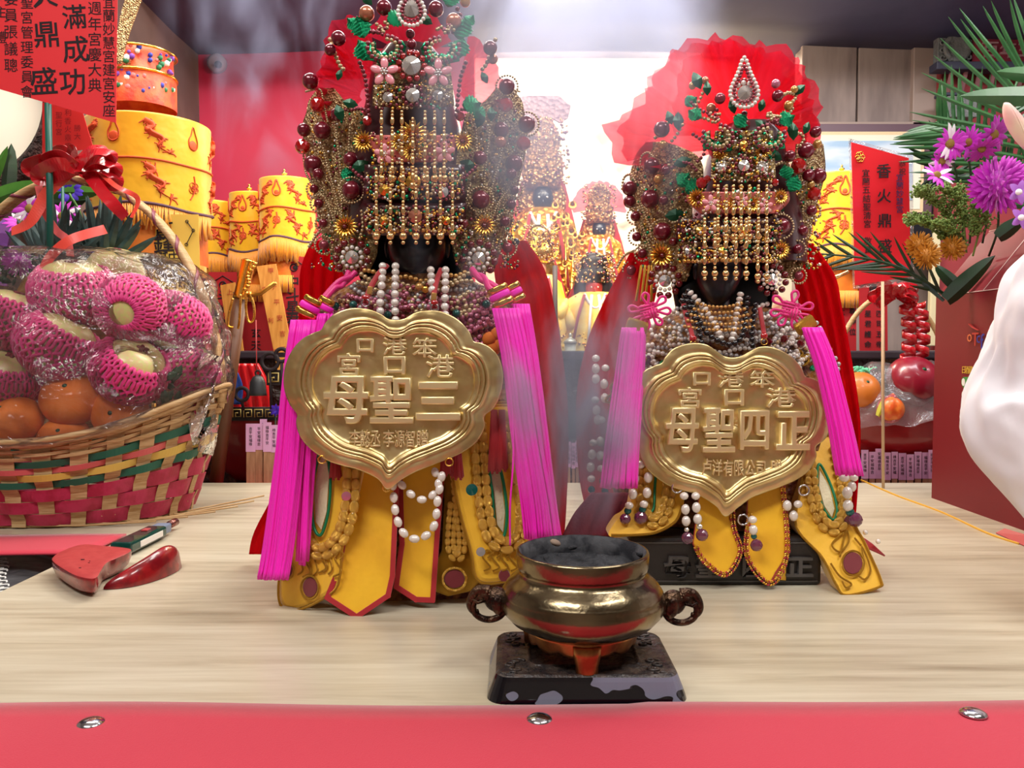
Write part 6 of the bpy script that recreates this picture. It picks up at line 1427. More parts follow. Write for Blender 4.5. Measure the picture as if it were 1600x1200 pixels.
pompon('large magenta pompon flower above the red carton', 1560, 290, 1.36, 44, m_mag, 3, RG, n=160)
pompon('mustard chrysanthemum next to the red card, topmost', 1436, 384, 1.45, 22, m_must, 4, RG, n=90); pompon('mustard chrysanthemum next to the red card, lower front', 1448, 400, 1.43, 22, m_must, 5, RG, n=90); pompon('mustard chrysanthemum nearest the carton edge', 1488, 388, 1.44, 20, m_must, 6, RG, n=90)
for i, (lab, px, py) in enumerate((('pale violet orchid at the right frame edge above the carton', 1592, 300), ('second pale violet orchid low at the right frame edge', 1596, 340))):
    t = thing('orchid', lab, 'flower', P(px, py, 1.3), RG); mv = mat('violet_petal', (176, 110, 206), .5)
    for k in range(5): put('petal', petal_mesh('violet', mv, .32), P(px, py, 1.3), t, rot=(0, k * 1.256, .1), scale=rp(19, 1.3))
    b = MB(); b.ball(P(px, py, 1.29), rp(5, 1.3), m_whp, 2); b.build('disc', None, t)
# lily bud
t = thing('lily_bud', 'closed pink lily bud leaning in from the right edge', 'flower', P(1590, 200, 1.3), RG); mb_ = mat('pink_lily', (236, 176, 176), .45, c2=(240, 214, 190), cscale=12)
for k in range(3):
    G = []; a0 = k * 2.094
    for f in np.linspace(0, 1, 14):
        c = P(1574 + 34 * f, 163 + 74 * f, 1.3); r = rp(17, 1.3) * math.sin(PI * (.06 + .9 * f)) ** .7
        G.append([tuple(c + Vector((.9 * r * math.cos(a0 + u_), r * math.sin(a0 + u_), -.45 * r * math.cos(a0 + u_) ))) for u_ in np.linspace(0, 2.3, 7)])
    b = MB(); b.grid(G, mb_); b.build('petal', None, t, solid=.001)
# palm fronds
def frond(label, spine, n, ln, w_, m, ang0=.5, seed=1, name='palm_frond', flip=1):
    t = thing(name, label, 'palm frond', P(*spine[0]), 'green fronds of the right bouquet'); sp = spl([P(*q_) for q_ in spine], 40); rr = random.Random(seed)
    b = MB(); b.tube(sp, [.004, .0015], 6, m); b.build('midrib', None, t)
    for i in range(n):
        f = (i + 1) / (n + 1); k = int(f * 38); p = Vector(sp[k]); tg = (Vector(sp[k + 1]) - p).normalized(); sd = tg.cross(Vector((0, 1, 0))).normalized()
        for s_ in (-1, 1):
            dv = (tg * math.cos(ang0 + .35) + sd * s_ * math.sin(ang0 + .35) + Vector((0, rr.uniform(-.25, .1), 0))).normalized(); L_ = ln * (math.sin(PI * (f * .8 + .15)) ** .7) * rr.uniform(.9, 1.05)
            blade('leaflet', p, p + dv * L_, w_, m, t, bend=rr.uniform(-.12, .02))
m_palm = mat('palm_green', (66, 116, 66), .3, c2=(44, 92, 50), cscale=12)
frond('wide palm frond arching at the top right corner', [(1640, 330, 1.52), (1600, 240, 1.53), (1580, 170, 1.54), (1600, 105, 1.55), (1640, 60, 1.56)], 22, .20, .0115, m_palm, .75, 1)
frond('palm frond fanning left behind the purple daisies', [(1620, 330, 1.56), (1560, 270, 1.57), (1500, 215, 1.58), (1462, 190, 1.59)], 18, .16, .011, m_palm, .45, 2)
frond('low palm frond behind the magenta pompon', [(1600, 320, 1.58), (1540, 262, 1.58), (1480, 250, 1.6), (1455, 262, 1.6)], 14, .10, .010, m_leafd, .5, 3)
frond('dark fern frond reaching left over the red card foot', [(1478, 462, 1.50), (1420, 425, 1.50), (1360, 405, 1.51), (1276, 396, 1.52)], 9, .10, .008, m_leafd, .08, 4)
for lab, p0, p1, w_, m in (('curling lily leaf with white edge at top right', (1640, 150, 1.34), (1505, 148, 1.36), .045, m_palm), ('long curved leaf along the top right corner', (1650, 120, 1.36), (1560, 110, 1.38), .04, m_palm), ('blue-green strap leaf crossing behind the fern frond', (1475, 470, 1.49), (1405, 408, 1.5), .010, m_pine), ('dark broad leaf under the violet orchids', (1560, 372, 1.36), (1605, 340, 1.34), .04, m_leafd), ('dark leaf between mustard flowers and the carton', (1480, 470, 1.48), (1560, 400, 1.46), .05, m_leafd), ('dark leaf beneath the lowest mustard flower', (1500, 450, 1.48), (1462, 412, 1.5), .035, m_leafd)):
    leafy(lab, P(*p0), P(*p1), w_, m, 'broad_leaf', None, .1)
# goldenrod sprays
m_gr = mat('goldenrod_green', (112, 138, 62), .6)
def spray(label, pts, seed):
    t = thing('goldenrod_spray', label, 'foliage', P(*pts[0]), 'goldenrod sprays beside the red card'); rr = random.Random(seed); sp = spl([P(*q_) for q_ in pts], 24); b = MB(); b.tube(sp, .0018, 5, m_gr); b.build('stem', None, t); b = MB()
    for i, p in enumerate(sp[6:]):
        for k in range(5):
            dv = Vector((rr.uniform(-1, 1), rr.uniform(-.5, .5), rr.uniform(.1, 1))).normalized(); e = Vector(p) + dv * rp(rr.uniform(10, 24), 1.45); b.tube([p, e], .0006, 4, m_gr)
            for j in range(9): b.ball(Vector(p) + (e - Vector(p)) * (.3 + .08 * j) + Vector((rr.uniform(-1, 1), rr.uniform(-1, 1), rr.uniform(-1, 1))) * .003, rr.uniform(.0016, .0028), m_gr, 1)
    b.build('flower_clusters', None, t, kind='stuff')
spray('goldenrod spray reaching furthest left toward the red card', [(1490, 400, 1.47), (1470, 370, 1.46), (1440, 350, 1.46), (1424, 352, 1.45)], 1); spray('upper left goldenrod spray over the picture frame corner', [(1500, 390, 1.48), (1480, 340, 1.47), (1452, 312, 1.46), (1440, 306, 1.46)], 2)
spray('tall middle goldenrod spray below the purple daisies', [(1510, 395, 1.47), (1505, 345, 1.46), (1496, 310, 1.45), (1482, 300, 1.45)], 3); spray('goldenrod spray just left of the magenta pompon', [(1520, 400, 1.46), (1530, 360, 1.44), (1535, 330, 1.43), (1536, 320, 1.43)], 4); spray('low goldenrod spray above the mustard flowers', [(1505, 400, 1.46), (1490, 372, 1.45), (1470, 356, 1.44)], 5)
for k, (a_, b_) in enumerate((((1484, 230), (1505, 380)), ((1512, 235), (1515, 380)), ((1552, 225), (1535, 380)), ((1560, 320), (1545, 400)))):
    o = MB().tube(spl([P(a_[0], a_[1], 1.46), P((a_[0] + b_[0]) / 2 + 6, (a_[1] + b_[1]) / 2, 1.47), P(b_[0], b_[1], 1.5)], 12), .0022, 6, m_leafd).build('flower_stem'); tag(o, ['bare green stem beneath the leftmost top daisy', 'bare green stem beneath the second top daisy', 'bare green stem beneath the daisy by the lily bud', 'short stem under the large magenta pompon'][k], 'stem')

# ================================================================ small wrapped basket behind, right
t = thing('wrapped_fruit_basket', 'small fruit basket wrapped in pink-tinted film behind the right statue, red bow on top', 'basket', P(1390, 700, 1.95)); d = 1.93
b = MB(); c = P(1392, 700, d); hb = (P(0, 622, d) - P(0, 700, d)).z
b.lathe([(.135, -.005), (.14, hb * .3), (.155, hb * .8), (.16, hb), (.15, hb), (.13, .0)], c, 40, mat('red_foil_basket', (150, 14, 24), .3, coat=.3, bump=.6, bscale=30), sy=.6, cap=True); b.build('basket_body', None, t)
b = MB(); b.tube([P(1392 + 96 * math.cos(a), 640 - 180 * math.sin(a), d) for a in np.linspace(.05, PI - .05, 40)], rp(4, d), 8, nat); b.build('handle', None, t)
b = MB(); b.tube([P(1379, 440, d), P(1381, 610, d)], rp(2.6, d), 8, nat); b.build('thin_stick', None, t)
for px in (1415, 1436):
    b = MB(); G = []
    for i in range(80):
        f = i / 79; a = f * 5 * 2 * PI; c = P(px + 6 * math.sin(f * 3), 470 + 95 * f, d - .06); r = .016; G.append([tuple(c + Vector((r * math.cos(a), r * math.sin(a), 0))), tuple(c + Vector((r * math.cos(a), r * math.sin(a), -.016)))])
    b.grid(G, m_rib); b.build('curled_ribbon', None, t, solid=.0006)
FG = 'fruit in the small wrapped basket'
for lab, px, py, r, m in (('orange-brown pear-shaped fruit in the small wrapped basket', 1345, 610, 30, mat('orange_pear', (206, 116, 40), .4, coat=.2)), ('large maroon apple under pink film in the small basket', 1428, 595, 40, mat('maroon_apple', (140, 22, 44), .3, coat=.4)), ('second dark red apple against the carton edge', 1456, 615, 32, mat('dark_apple', (124, 16, 36), .3, coat=.4))):
    sph(lab, px, py, d - .07, r, m, name='wrapped_fruit', grp=FG)
t2 = thing('peach', 'round orange peach with yellow leaf stripe, front of the small wrapped basket', 'fruit', P(1391, 640, d - .11)); b = MB(); G = []
for i in range(25):
    th = PI * i / 24; z = math.cos(th); tip = .25 * math.exp(-(th / .25) ** 2); G.append([(math.sin(th) * math.cos(a) * (1 - .12 * math.exp(-((a - 1.5 * PI) / .25) ** 2)), math.sin(th) * math.sin(a) * (1 - .12 * math.exp(-((a - 1.5 * PI) / .25) ** 2)), z + tip) for a in np.linspace(0, 2 * PI, 41)[:-1]])
b.grid(G, mat('peach_skin', (228, 92, 34), .4, coat=.2, c2=(236, 130, 50), cscale=2), closed=True); put('skin', b.mesh('p', True, False)[0], P(1391, 640, d - .11), t2, rot=(0, .15, 0), scale=rp(21, d - .1))
blade('leaf', P(1372, 650, d - .14), P(1384, 622, d - .13), .018, mat('yellow_leaf', (206, 196, 60), .5), t2)
t2 = thing('green_net_padding', 'mint green foam net bundled beside the wrapped pear', 'padding', P(1370, 590, d - .04)); b = MB(); rr = random.Random(4)
for k in range(30): c = P(1365 + rr.uniform(-32, 22), 588 + rr.uniform(-8, 10), d - .05 + rr.uniform(-.02, .02)); b.tube(spl([c, c + Vector((rr.uniform(-.02, .02), 0, .012)), c + Vector((rr.uniform(-.03, .03), .01, 0))], 8), .003, 5, mat('mint_foam', (110, 206, 160), .6) if k == 0 else b.mats[0])
b.build('strands', None, t2, kind='stuff')
b = MB(); G = []
for i in range(26):
    f = i / 25; row = []
    for j in range(60):
        a = 2 * PI * j / 60; c_ = math.cos(f * PI / 2) ** .5; x, y = .175 * c_ * math.cos(a), .115 * c_ * math.sin(a); c = P(1400, 665, d - .02); z = .145 * math.sin(f * PI / 2)
        n_ = mnoise.noise(Vector((x * 14, y * 14, z * 14 + 3))) * .03 + mnoise.noise(Vector((x * 40, y * 40, z * 30))) * .01; row.append(tuple(c + Vector((x * (1 + n_ * 3), y * (1 + n_ * 3), z + n_))))
    G.append(row)
b.grid(G, film('pink_film', (236, 120, 176), haze=.12), closed=True); o = b.build('pink_film_wrap'); tag(o, 'pink-tinted cellophane over the small fruit basket beside the carton', 'wrapping')
ribn = bow('red foil ribbon bow with pink glints on the small basket handle', 1400, 462, d - .05, 42, 9, 4)
# ================================================================ person at the right edge (only the white sleeve is in view)
pr = thing('person', 'person in a loose white long-sleeved shirt leaning in from the right edge', 'person', (1.40, 1.0, 0))
J = dict(pelvis=(1.34, 1.0, .98), waist=(1.22, 1.0, 1.12), chest=(1.02, .98, 1.30), neck=(.90, .96, 1.46), head=(.86, .95, 1.56), top=(.83, .94, 1.70), sl=(.79, .95, 1.37), el=(.650, .985, 1.105), wl=(.655, .80, .965), hl=(.67, .74, .935),
    sr=(1.10, .78, 1.40), er=(1.22, .62, 1.16), wr=(1.10, .50, 1.0), hpl=(1.34, 1.10, .93), kl=(1.38, 1.10, .50), al=(1.42, 1.12, .08), fl=(1.28, 1.12, .03), hpr=(1.36, .90, .93), kr=(1.44, .86, .50), ar=(1.50, .84, .08), fr=(1.36, .83, .03))
E = [('pelvis', 'waist'), ('waist', 'chest'), ('chest', 'neck'), ('neck', 'head'), ('head', 'top'), ('chest', 'sl'), ('sl', 'el'), ('el', 'wl'), ('wl', 'hl'), ('chest', 'sr'), ('sr', 'er'), ('er', 'wr'), ('pelvis', 'hpl'), ('hpl', 'kl'), ('kl', 'al'), ('al', 'fl'), ('pelvis', 'hpr'), ('hpr', 'kr'), ('kr', 'ar'), ('ar', 'fr')]
RD = dict(pelvis=.13, waist=.12, chest=.13, neck=.055, head=.085, top=.07, sl=.06, el=.04, wl=.028, hl=.03, sr=.06, er=.04, wr=.028, hpl=.09, kl=.06, al=.04, fl=.035, hpr=.09, kr=.06, ar=.04, fr=.035)
def skinned(name, J, E, RD, root, m, parent, sub=2):
    ks = list(J); me = bpy.data.meshes.new(name); c = Vector(J[root]); me.from_pydata([tuple(Vector(J[k]) - c) for k in ks], [(ks.index(a), ks.index(b_)) for a, b_ in E], []); me.materials.append(m)
    o = put(name, me, c, parent); o.modifiers.new('skin', 'SKIN'); sv = me.skin_vertices[0].data
    for k, v in zip(ks, sv): v.radius = (RD[k], RD[k]); v.use_root = (k == root)
    s_ = o.modifiers.new('sub', 'SUBSURF'); s_.levels = s_.render_levels = sub; return o
m_skin = mat('skin', (206, 160, 130), .5, sss=.1)
body = skinned('body', J, E, RD, 'pelvis', m_skin, pr)
hd = Vector(J['hl'])
for k in range(5): # fingers of the resting hand
    a = -.5 + .22 * k; L_ = (.05, .07, .076, .07, .055)[k]; dv = Vector((-.25 + a * .3 if k else -.8, -.75, -.12)).normalized()
    if k == 0: dv = Vector((-.8, -.45, -.05)).normalized()
    p0 = hd + Vector((-.022 + .011 * k, -.012 if k else .01, 0)); J2 = dict(a=p0, b=p0 + dv * L_ * .5, c=p0 + dv * L_ * .8 + Vector((0, 0, -.006)), d=p0 + dv * L_ + Vector((0, 0, -.014)))
    skinned('finger', J2, [('a', 'b'), ('b', 'c'), ('c', 'd')], dict(a=.0095, b=.009, c=.008, d=.0065), 'a', m_skin, body, 1)
b = MB(); b.ball(Vector(J['head']) + Vector((-.0, 0, .06)), .098, mat('short_black_hair', (16, 14, 14), .6), 3, sc=(1.02, .9, 1.08)); b.build('hair', None, body)
b = MB(); c = Vector(J['head'])
for o_ in (-1, 1): b.ball(c + Vector((-.082, o_ * .032, .03)), .011, M['white'], 2); b.ball(c + Vector((-.092, o_ * .032, .03)), .005, M['ink'], 1)
b.ball(c + Vector((-.095, 0, .0)), .016, m_skin, 2, sc=(.9, .8, 1.4)); b.ball(c + Vector((-.085, 0, -.035)), .02, mat('lips', (170, 90, 84), .5), 2, sc=(.4, 1, .3)); b.build('face_features', None, body)
def cloth_limb(name, pts, rads, m, seed, folds=.014, parent=pr):
    q = np.array(spl(pts, 64)); tg = np.gradient(q, axis=0); tg /= np.linalg.norm(tg, axis=1)[:, None]; G = []
    rr_ = np.interp(np.linspace(0, 1, 64), np.linspace(0, 1, len(rads)), rads); u = Vector((0, 1, 0))
    for i in range(64):
        t_ = Vector(tg[i]); u = (u - t_ * u.dot(t_)).normalized(); v = t_.cross(u); row = []
        for k in range(56):
            a = 2 * PI * k / 56; dv = u * math.cos(a) + v * math.sin(a); s_ = i / 63
            w_ = folds * (math.sin(s_ * 26 + 2.2 * math.sin(a + seed) + 1.3 * math.sin(2 * a)) * .6 + mnoise.noise(Vector((math.cos(a) * 1.6, math.sin(a) * 1.6, s_ * 7 + seed))) * 1.3 + .45 * (1 - abs(mnoise.noise(Vector((math.cos(a) * 3 + s_ * 5, math.sin(a) * 3, s_ * 15 + seed)))) * 4))
            row.append(tuple(Vector(q[i]) + dv * (rr_[i] + w_)))
        G.append(row)
    b = MB(); b.grid(G, m, closed=True); return b.build(name, None, parent, sub=1)
m_shirt = mat('white_shirt_cloth', (240, 238, 244), .7, sheen=.3)
V = Vector
cloth_limb('left_sleeve', [V(J['sl']) + V((.10, 0, .05)), V(J['sl']), V((.712, .965, 1.27)), V((.668, .98, 1.19)), V((.655, .98, 1.115)), V((.670, .91, 1.03)), V((.68, .82, .985)), V((.685, .79, .97))], [.11, .10, .088, .084, .086, .078, .078, .06], m_shirt, 1, .011)
cloth_limb('right_sleeve', [V(J['sr']) + V((-.05, .08, 0)), V(J['sr']), V(J['er']), V(J['wr'])], [.11, .09, .075, .055], m_shirt, 4)
cloth_limb('shirt', [V((1.40, 1, .88)), V(J['pelvis']), V(J['waist']), V(J['chest']), V((.95, .97, 1.42))], [.19, .19, .18, .20, .09], m_shirt, 7)
for s_, l in ((('hpl', 'kl', 'al'), 2), (('hpr', 'kr', 'ar'), 3)): cloth_limb('trouser_leg', [V(J[k]) for k in s_], [.125, .09, .07], mat('dark_trousers', (36, 38, 48), .8), l, .006)
# ================================================================ lantern canopies
m_lant = mat('yellow_lantern_satin', (240, 186, 30), .38, bump=.35, bscale=14, bdist=.012, sheen=.3); m_print = mat('orange_red_print', (214, 84, 34), .6); m_fr = mat('golden_fringe', (232, 152, 30), .5, sheen=.4)
m_band = mat('grey_purple_braid', (86, 52, 72), .6); m_orange = mat('orange_satin_tier', (226, 126, 30), .5, bump=.4, bscale=20, bdist=.01, c2=(206, 92, 30), cscale=14)
def lantern(label, cx_, yt, yb, hw, d, fin, grp, fl=46, tier=True, finx=None, seed=0, red_cap=None):
    r = rp(hw, d); top = P(cx_, yt, d - r); zt = top.z; zb = P(cx_, yb, d - r).z; C0 = Vector((P(cx_, yt, d).x, d, zt)); H = zt - zb
    t = thing('lantern_canopy', label, 'lantern', (C0.x, d, zb - .1), grp)
    rad = lambda a, f: r * (1 + .012 * math.sin(5 * a + seed) * f + .018 * math.sin(9 * a + seed * 2) * f * f)
    pt = lambda a, f, o=0: Vector((C0.x + (rad(a, f) + o) * math.sin(a), d - (rad(a, f) + o) * math.cos(a), zt - H * f + .006 * math.sin(3 * a + seed) * f))
    G = [[tuple(Vector((C0.x, d, zt + .012)) * (1 - s_) + pt(a, 0) * s_) for a in np.linspace(0, 2 * PI, 65)[:-1]] for s_ in (.02, .5, .93)] + [[tuple(pt(a, f)) for a in np.linspace(0, 2 * PI, 65)[:-1]] for f in (0, .02, .2, .4, .6, .8, 1)]
    b = MB(); b.grid(G, m_lant, closed=True); b.build('satin_cylinder', None, t)
    for f, m, w_ in ((.50, m_print, .0022), (.985, m_band, .0035)):
        b = MB(); b.tube([pt(a, f, .001) for a in np.linspace(0, 2 * PI, 65)[:-1]], w_, 6, m, closed=True); b.build('stripe' if m is m_print else 'braid_edge', None, t)
    b = MB(); rr = random.Random(seed); n = int(fl * 2.4); 
    for k in range(n):
        a = -1.75 + 3.5 * k / n; p = pt(a, 1, .001); L_ = rp(34, d) * rr.uniform(.85, 1.1); b.tube([p, p + Vector((rr.uniform(-.003, .003), -.002, -L_ * .5)), p + Vector((rr.uniform(-.005, .005), 0, -L_))], rp(1.7, d), 4, m_fr)
    b.build('fringe', None, t, kind='stuff')
    # printed motifs: flaming pearl, peony, dragons and phoenixes, as thin print lines
    def line(name, pts, w_=None, closed=False, a0=0, f0=0, s_=1.0, n=None, mm=None):
        sc_a, sc_f = s_ * H / r, s_
        q = [pt(a0 + x * sc_a, f0 - y * sc_f, .0012) for x, y in pts]
        b = MB(); b.tube(spl(q, n or len(q) * 5, closed), w_ or rp(1.3, d), 5, mm or m_print, closed, flat=.3); b.build(name, None, t)
    for a0 in (-1.35, -.12, 1.15):
        line('printed_flame', [(0, .17), (.03, .10), (.06, .02), (.05, -.05), (0, -.075), (-.05, -.05), (-.06, .02), (-.03, .08)], closed=True, a0=a0, f0=.24)
        b = MB(); b.ball(pt(a0, .27, -.0), rp(hw * .09, d), m_print, 2, sc=(1, .16, 1), rot=(0, 0, a0)); b.build('printed_pearl', None, t)
        for k in range(6): line('printed_peony', [(.03 * math.cos(k) * (k % 3) + .035 * math.cos(u_), .03 * math.sin(k * 2) + .03 * math.sin(u_)) for u_ in np.linspace(0, 6.28, 7)[:-1]], closed=True, a0=a0, f0=.72, n=16, w_=rp(.9, d))
        line('printed_stem', [(0, .14), (.01, .05), (-.01, -.05), (-.05, -.12)], a0=a0, f0=.73)
    for a0, sg in ((-.70, 1), (.55, -1), (1.75, 1)):
        for f0, kd in ((.26, 'printed_dragon'), (.74, 'printed_phoenix')):
            pts = [(sg * (.10 - .02 * k) + .05 * math.sin(k * 1.5), .16 - .045 * k) for k in range(8)]
            sc_a = H / r; b = MB(); r2 = random.Random(int(a0 * 9) + (kd == 'printed_dragon'))
            pq_ = lambda x, y: pt(a0 + x * sc_a, f0 - y, .0012)
            body = [(sg * (.13 - .03 * k) + .05 * math.sin(k * 1.9), .17 - .045 * k) for k in range(8)]
            b.tube(spl([pq_(*p_) for p_ in body], 40), [rp(hw * .05, d), rp(hw * .07, d), rp(hw * .05, d), rp(hw * .01, d)], 6, m_print, flat=.25)
            for k in range(40): # scales, claws, mane and wing feathers
                bx, by = body[min(7, k // 5)]; an = r2.uniform(0, 6.28); L_ = r2.uniform(.03, .085) if kd == 'printed_dragon' else r2.uniform(.04, .11)
                x1_, y1_ = bx + L_ * math.cos(an), by + L_ * math.sin(an) * .8
                b.tube(spl([pq_(bx, by), pq_((bx + x1_) / 2 + .012, (by + y1_) / 2 + .01), pq_(x1_, y1_)], 6), [rp(1.6, d), rp(.7, d)], 4, m_print, flat=.3)
            b.build(kd, None, t)
    fp = Vector((P(finx or cx_, yt, d).x, d - (r * .4 if finx is None else r * .5), zt + .004)); q = rp(fin, d)
    b = MB(); b.lathe([(.5, 0), (.55, .12), (.25, .22), (.25, .35), (.5, .55), (.52, .7), (.3, .9), (.12, 1.0), (.2, 1.15), (.22, 1.28), (.05, 1.55)], (0, 0, 0), 16, M['gold']); put('finial', b.mesh('fin', True, False)[0], fp, t, scale=q * .62)
    if tier:
        G = [[tuple(Vector((C0.x + r * .9 * (1 + .03 * math.sin(7 * a)) * math.sin(a), d - r * .9 * math.cos(a), zb + .01 - H * .62 * f))) for a in np.linspace(0, 2 * PI, 49)[:-1]] for f in np.linspace(0, 1, 5)]
        b = MB(); b.grid(G, m_orange, closed=True); b.build('lower_tier', None, t)
        b = MB()
        for k in range(60):
            a = -1.7 + 3.4 * k / 60; p = Vector(G[-1][0]); p = Vector((C0.x + r * .91 * math.sin(a), d - r * .91 * math.cos(a), zb + .01 - H * .62)); b.tube([p, p - Vector((rr.uniform(-.004, .004), 0, rp(26, d)))], rp(1.6, d), 4, m_fr)
        b.build('lower_fringe', None, t, kind='stuff')
    b = MB(); b.tube([(C0.x, d, zt), (C0.x, d, TZ - .02 if d < 1.8 else (1.19 if d > 2.0 else .84))], .006, 8, M['gold']); b.build('pole', None, t)
    return t, pt, C0, zt
LGp = 'yellow satin lantern canopies'
big, pt, C0, zt = lantern('largest yellow satin canopy with dragons, under a red embroidered cap at left', 232, 172, 322, 90, 1.76, 20, LGp, seed=1, finx=195)
m_emb = mat('red_embroidered_cap', (206, 60, 40), .5, bump=.6, bscale=120, c2=(224, 96, 50), cscale=40)
b = MB(); r = rp(48, 1.76); c = P(222, 158, 1.76); hh = rp(74, 1.76)
b.lathe([(r * 1.04, -.02), (r * 1.04, hh * .45), (r * .96, hh * .5), (r * .95, hh * .9), (r * .8, hh), (.001, hh * 1.04)], c, 48, m_emb, cap=False); b.build('embroidered_cap', None, big)
b = MB(); rr = random.Random(8); cols = [mat('thread_' + n_, c_, .5) for n_, c_ in (('green', (40, 120, 80)), ('blue', (50, 60, 170)), ('white', (236, 230, 226)), ('violet', (120, 60, 170)), ('pink', (230, 120, 120)))]
for k in range(90):
    a = rr.uniform(-1.5, 1.5); z = rr.uniform(.02, .92) * hh; b.ball(c + Vector((r * 1.02 * math.sin(a), -r * 1.02 * math.cos(a), z)), rr.uniform(.003, .008), cols[k % 5], 1, sc=(1, .4, 1))
b.build('embroidery', None, big, kind='stuff')
for z in (hh * .46, hh * .93): MB().tube([c + Vector((r * 1.05 * math.sin(a), -r * 1.05 * math.cos(a), z)) for a in np.linspace(0, 2 * PI, 48)[:-1]], .003, 6, M['gold'], closed=True).build('gold_braid', None, big)
text('embroidered_character', '祥', 197, 102, 1.76 - r * 1.0, 18, M['gold_pale'], big, ext=.0006)
put('cap_finial', [o for o in bpy.data.objects if o.name.startswith('finial')][0].data, c + Vector((-rp(27, 1.76), -.02, hh)), big, scale=rp(12, 1.76))
lantern('yellow canopy nearest the larger statue, third of the row', 449, 274, 374, 42, 2.12, 14, LGp, seed=2)
lantern('narrow yellow canopy partly hidden between its two neighbours', 394, 298, 392, 34, 2.20, 13, LGp, seed=5)
lantern('lowest yellow canopy of the row, just right of the largest one', 336, 312, 400, 34, 2.26, 12, LGp, seed=7)
lantern('yellow canopy behind the right statue, beside the tall red card', 1308, 266, 386, 44, 2.12, 13, LGp, seed=3)
# yellow paper with writing behind the basket handle
yp = 1.66
t = card('yellow_paper', 'yellow paper sheet with black writing and star diagram behind the basket handle', [(206, 335), (310, 335), (313, 458), (206, 452)], yp, mat('yellow_paper', (240, 200, 84), .7), cat='paper')
for s_, x, y, h in (('斗', 256, 345, 30), ('首', 253, 362, 24), ('鋒', 256, 380, 34), ('誕', 252, 404, 22), ('生', 252, 418, 20), ('中', 272, 402, 20), ('斗', 273, 418, 20), ('六', 229, 408, 15), ('二', 231, 422, 12), ('六', 275, 434, 20), ('三', 292, 430, 9), ('味', 294, 440, 10)): text('character', s_, x, y, yp - .002, h, I, t, off=.01, ext=.00005)
b = MB()
for pts in ([(214, 358), (229, 357), (228, 374), (220, 385)], [(292, 346), (302, 360), (291, 382)]):
    b.tube([P(x, y, yp - .0015) for x, y in pts], rp(.7, yp), 4, I)
    for x, y in pts: b.tube(circ(x, y, yp - .002, 2.2, 10)[:-1], rp(.6, yp), 4, I, closed=True)
b.build('star_diagram', None, t)
b = MB(); b.slab(PP([(180, 352, yp + .02), (206, 352, yp + .02), (206, 400, yp + .02), (180, 400, yp + .02)]), .002, M['card_red']); b.build('red_backing', None, t, smooth=False)
for x0_, y0_, x1_, y1_ in ((126, 185, 152, 200), (140, 212, 166, 228)):
    o = thing('fringe_tassel', 'short golden fringe piece hanging by the red card %s' % ('upper' if y0_ == 185 else 'lower'), 'fringe', P(x0_, y0_, 1.7)); b = MB(); b.tube([P(x0_, y0_ - 1, 1.7), P(x1_, y0_ + 1, 1.7)], rp(2.5, 1.7), 6, m_band); b.build('edge', None, o)
    b = MB()
    for k in range(16): x = x0_ + (x1_ - x0_) * k / 15; b.tube([P(x, y0_, 1.7), P(x + math.sin(k * 3), y0_ + 22 + 2 * math.sin(k * 5), 1.7)], rp(1.1, 1.7), 4, m_fr)
    b.build('threads', None, o, kind='stuff')
# dark red talisman banners
m_tal = mat('talisman_red_paper', (168, 16, 28), .7)
def talisman(label, pts, d, cols):
    t = card('talisman_banner', label, pts, d, m_tal, cat='banner'); x0_, x1_ = pts[0][0], pts[1][0]; xm = (x0_ + x1_) / 2
    b = MB(); r_ = (x1_ - x0_) * .11; y = pts[0][1] + 20
    b.tube(circ(xm, y, d - .001, r_, 18)[:-1], rp(1, d), 4, I, closed=True); b.ball(P(xm + r_ * .3, y, d - .001), rp(r_ * .6, d), I, 2, sc=(1, .1, 1)); b.build('printed_symbol', None, t)
    b = MB(); b.tube([P(x0_ + 3, pts[0][1] + 18, d - .001), P(xm, pts[0][1] + 6, d - .001), P(x1_ - 3, pts[1][1] + 18, d - .001)], rp(.8, d), 4, I); b.build('printed_line', None, t)
    for s_, x, y0_, dy, h in cols: column(s_, x, y0_, dy, d - .001, h, I, t, off=.01, ext=.0001)
    return t
talisman('dark red talisman banner with black symbols beside the larger statue', [(434, 398), (484, 402), (478, 610), (440, 610)], 2.06, [('中斗星君', 457, 440, 20, 22), ('六甲', 441, 450, 40, 9)])
talisman('dark red talisman banner behind the brown staff', [(326, 425), (370, 425), (374, 600), (326, 600)], 2.12, [('斗姆元君', 349, 462, 20, 19)])
talisman('dark red talisman banner in the shadow between staff and slips', [(374, 430), (436, 430), (436, 650), (374, 650)], 2.16, [('玄天', 400, 520, 20, 16)])
talisman('right-hand group, wider talisman banner next to the gold rod', [(1296, 424), (1338, 424), (1338, 640), (1290, 640)], 2.06, [('霊寶', 1316, 440, 15, 18), ('六太王七', 1314, 472, 15, 12), ('天尊神位', 1332, 470, 16, 11)])
talisman('right-hand group, talisman banner behind the small basket', [(1342, 430), (1386, 430), (1388, 640), (1344, 640)], 2.06, [('東斗', 1364, 450, 17, 16), ('星君護命', 1356, 490, 16, 11), ('四司五帝', 1374, 490, 16, 11)])
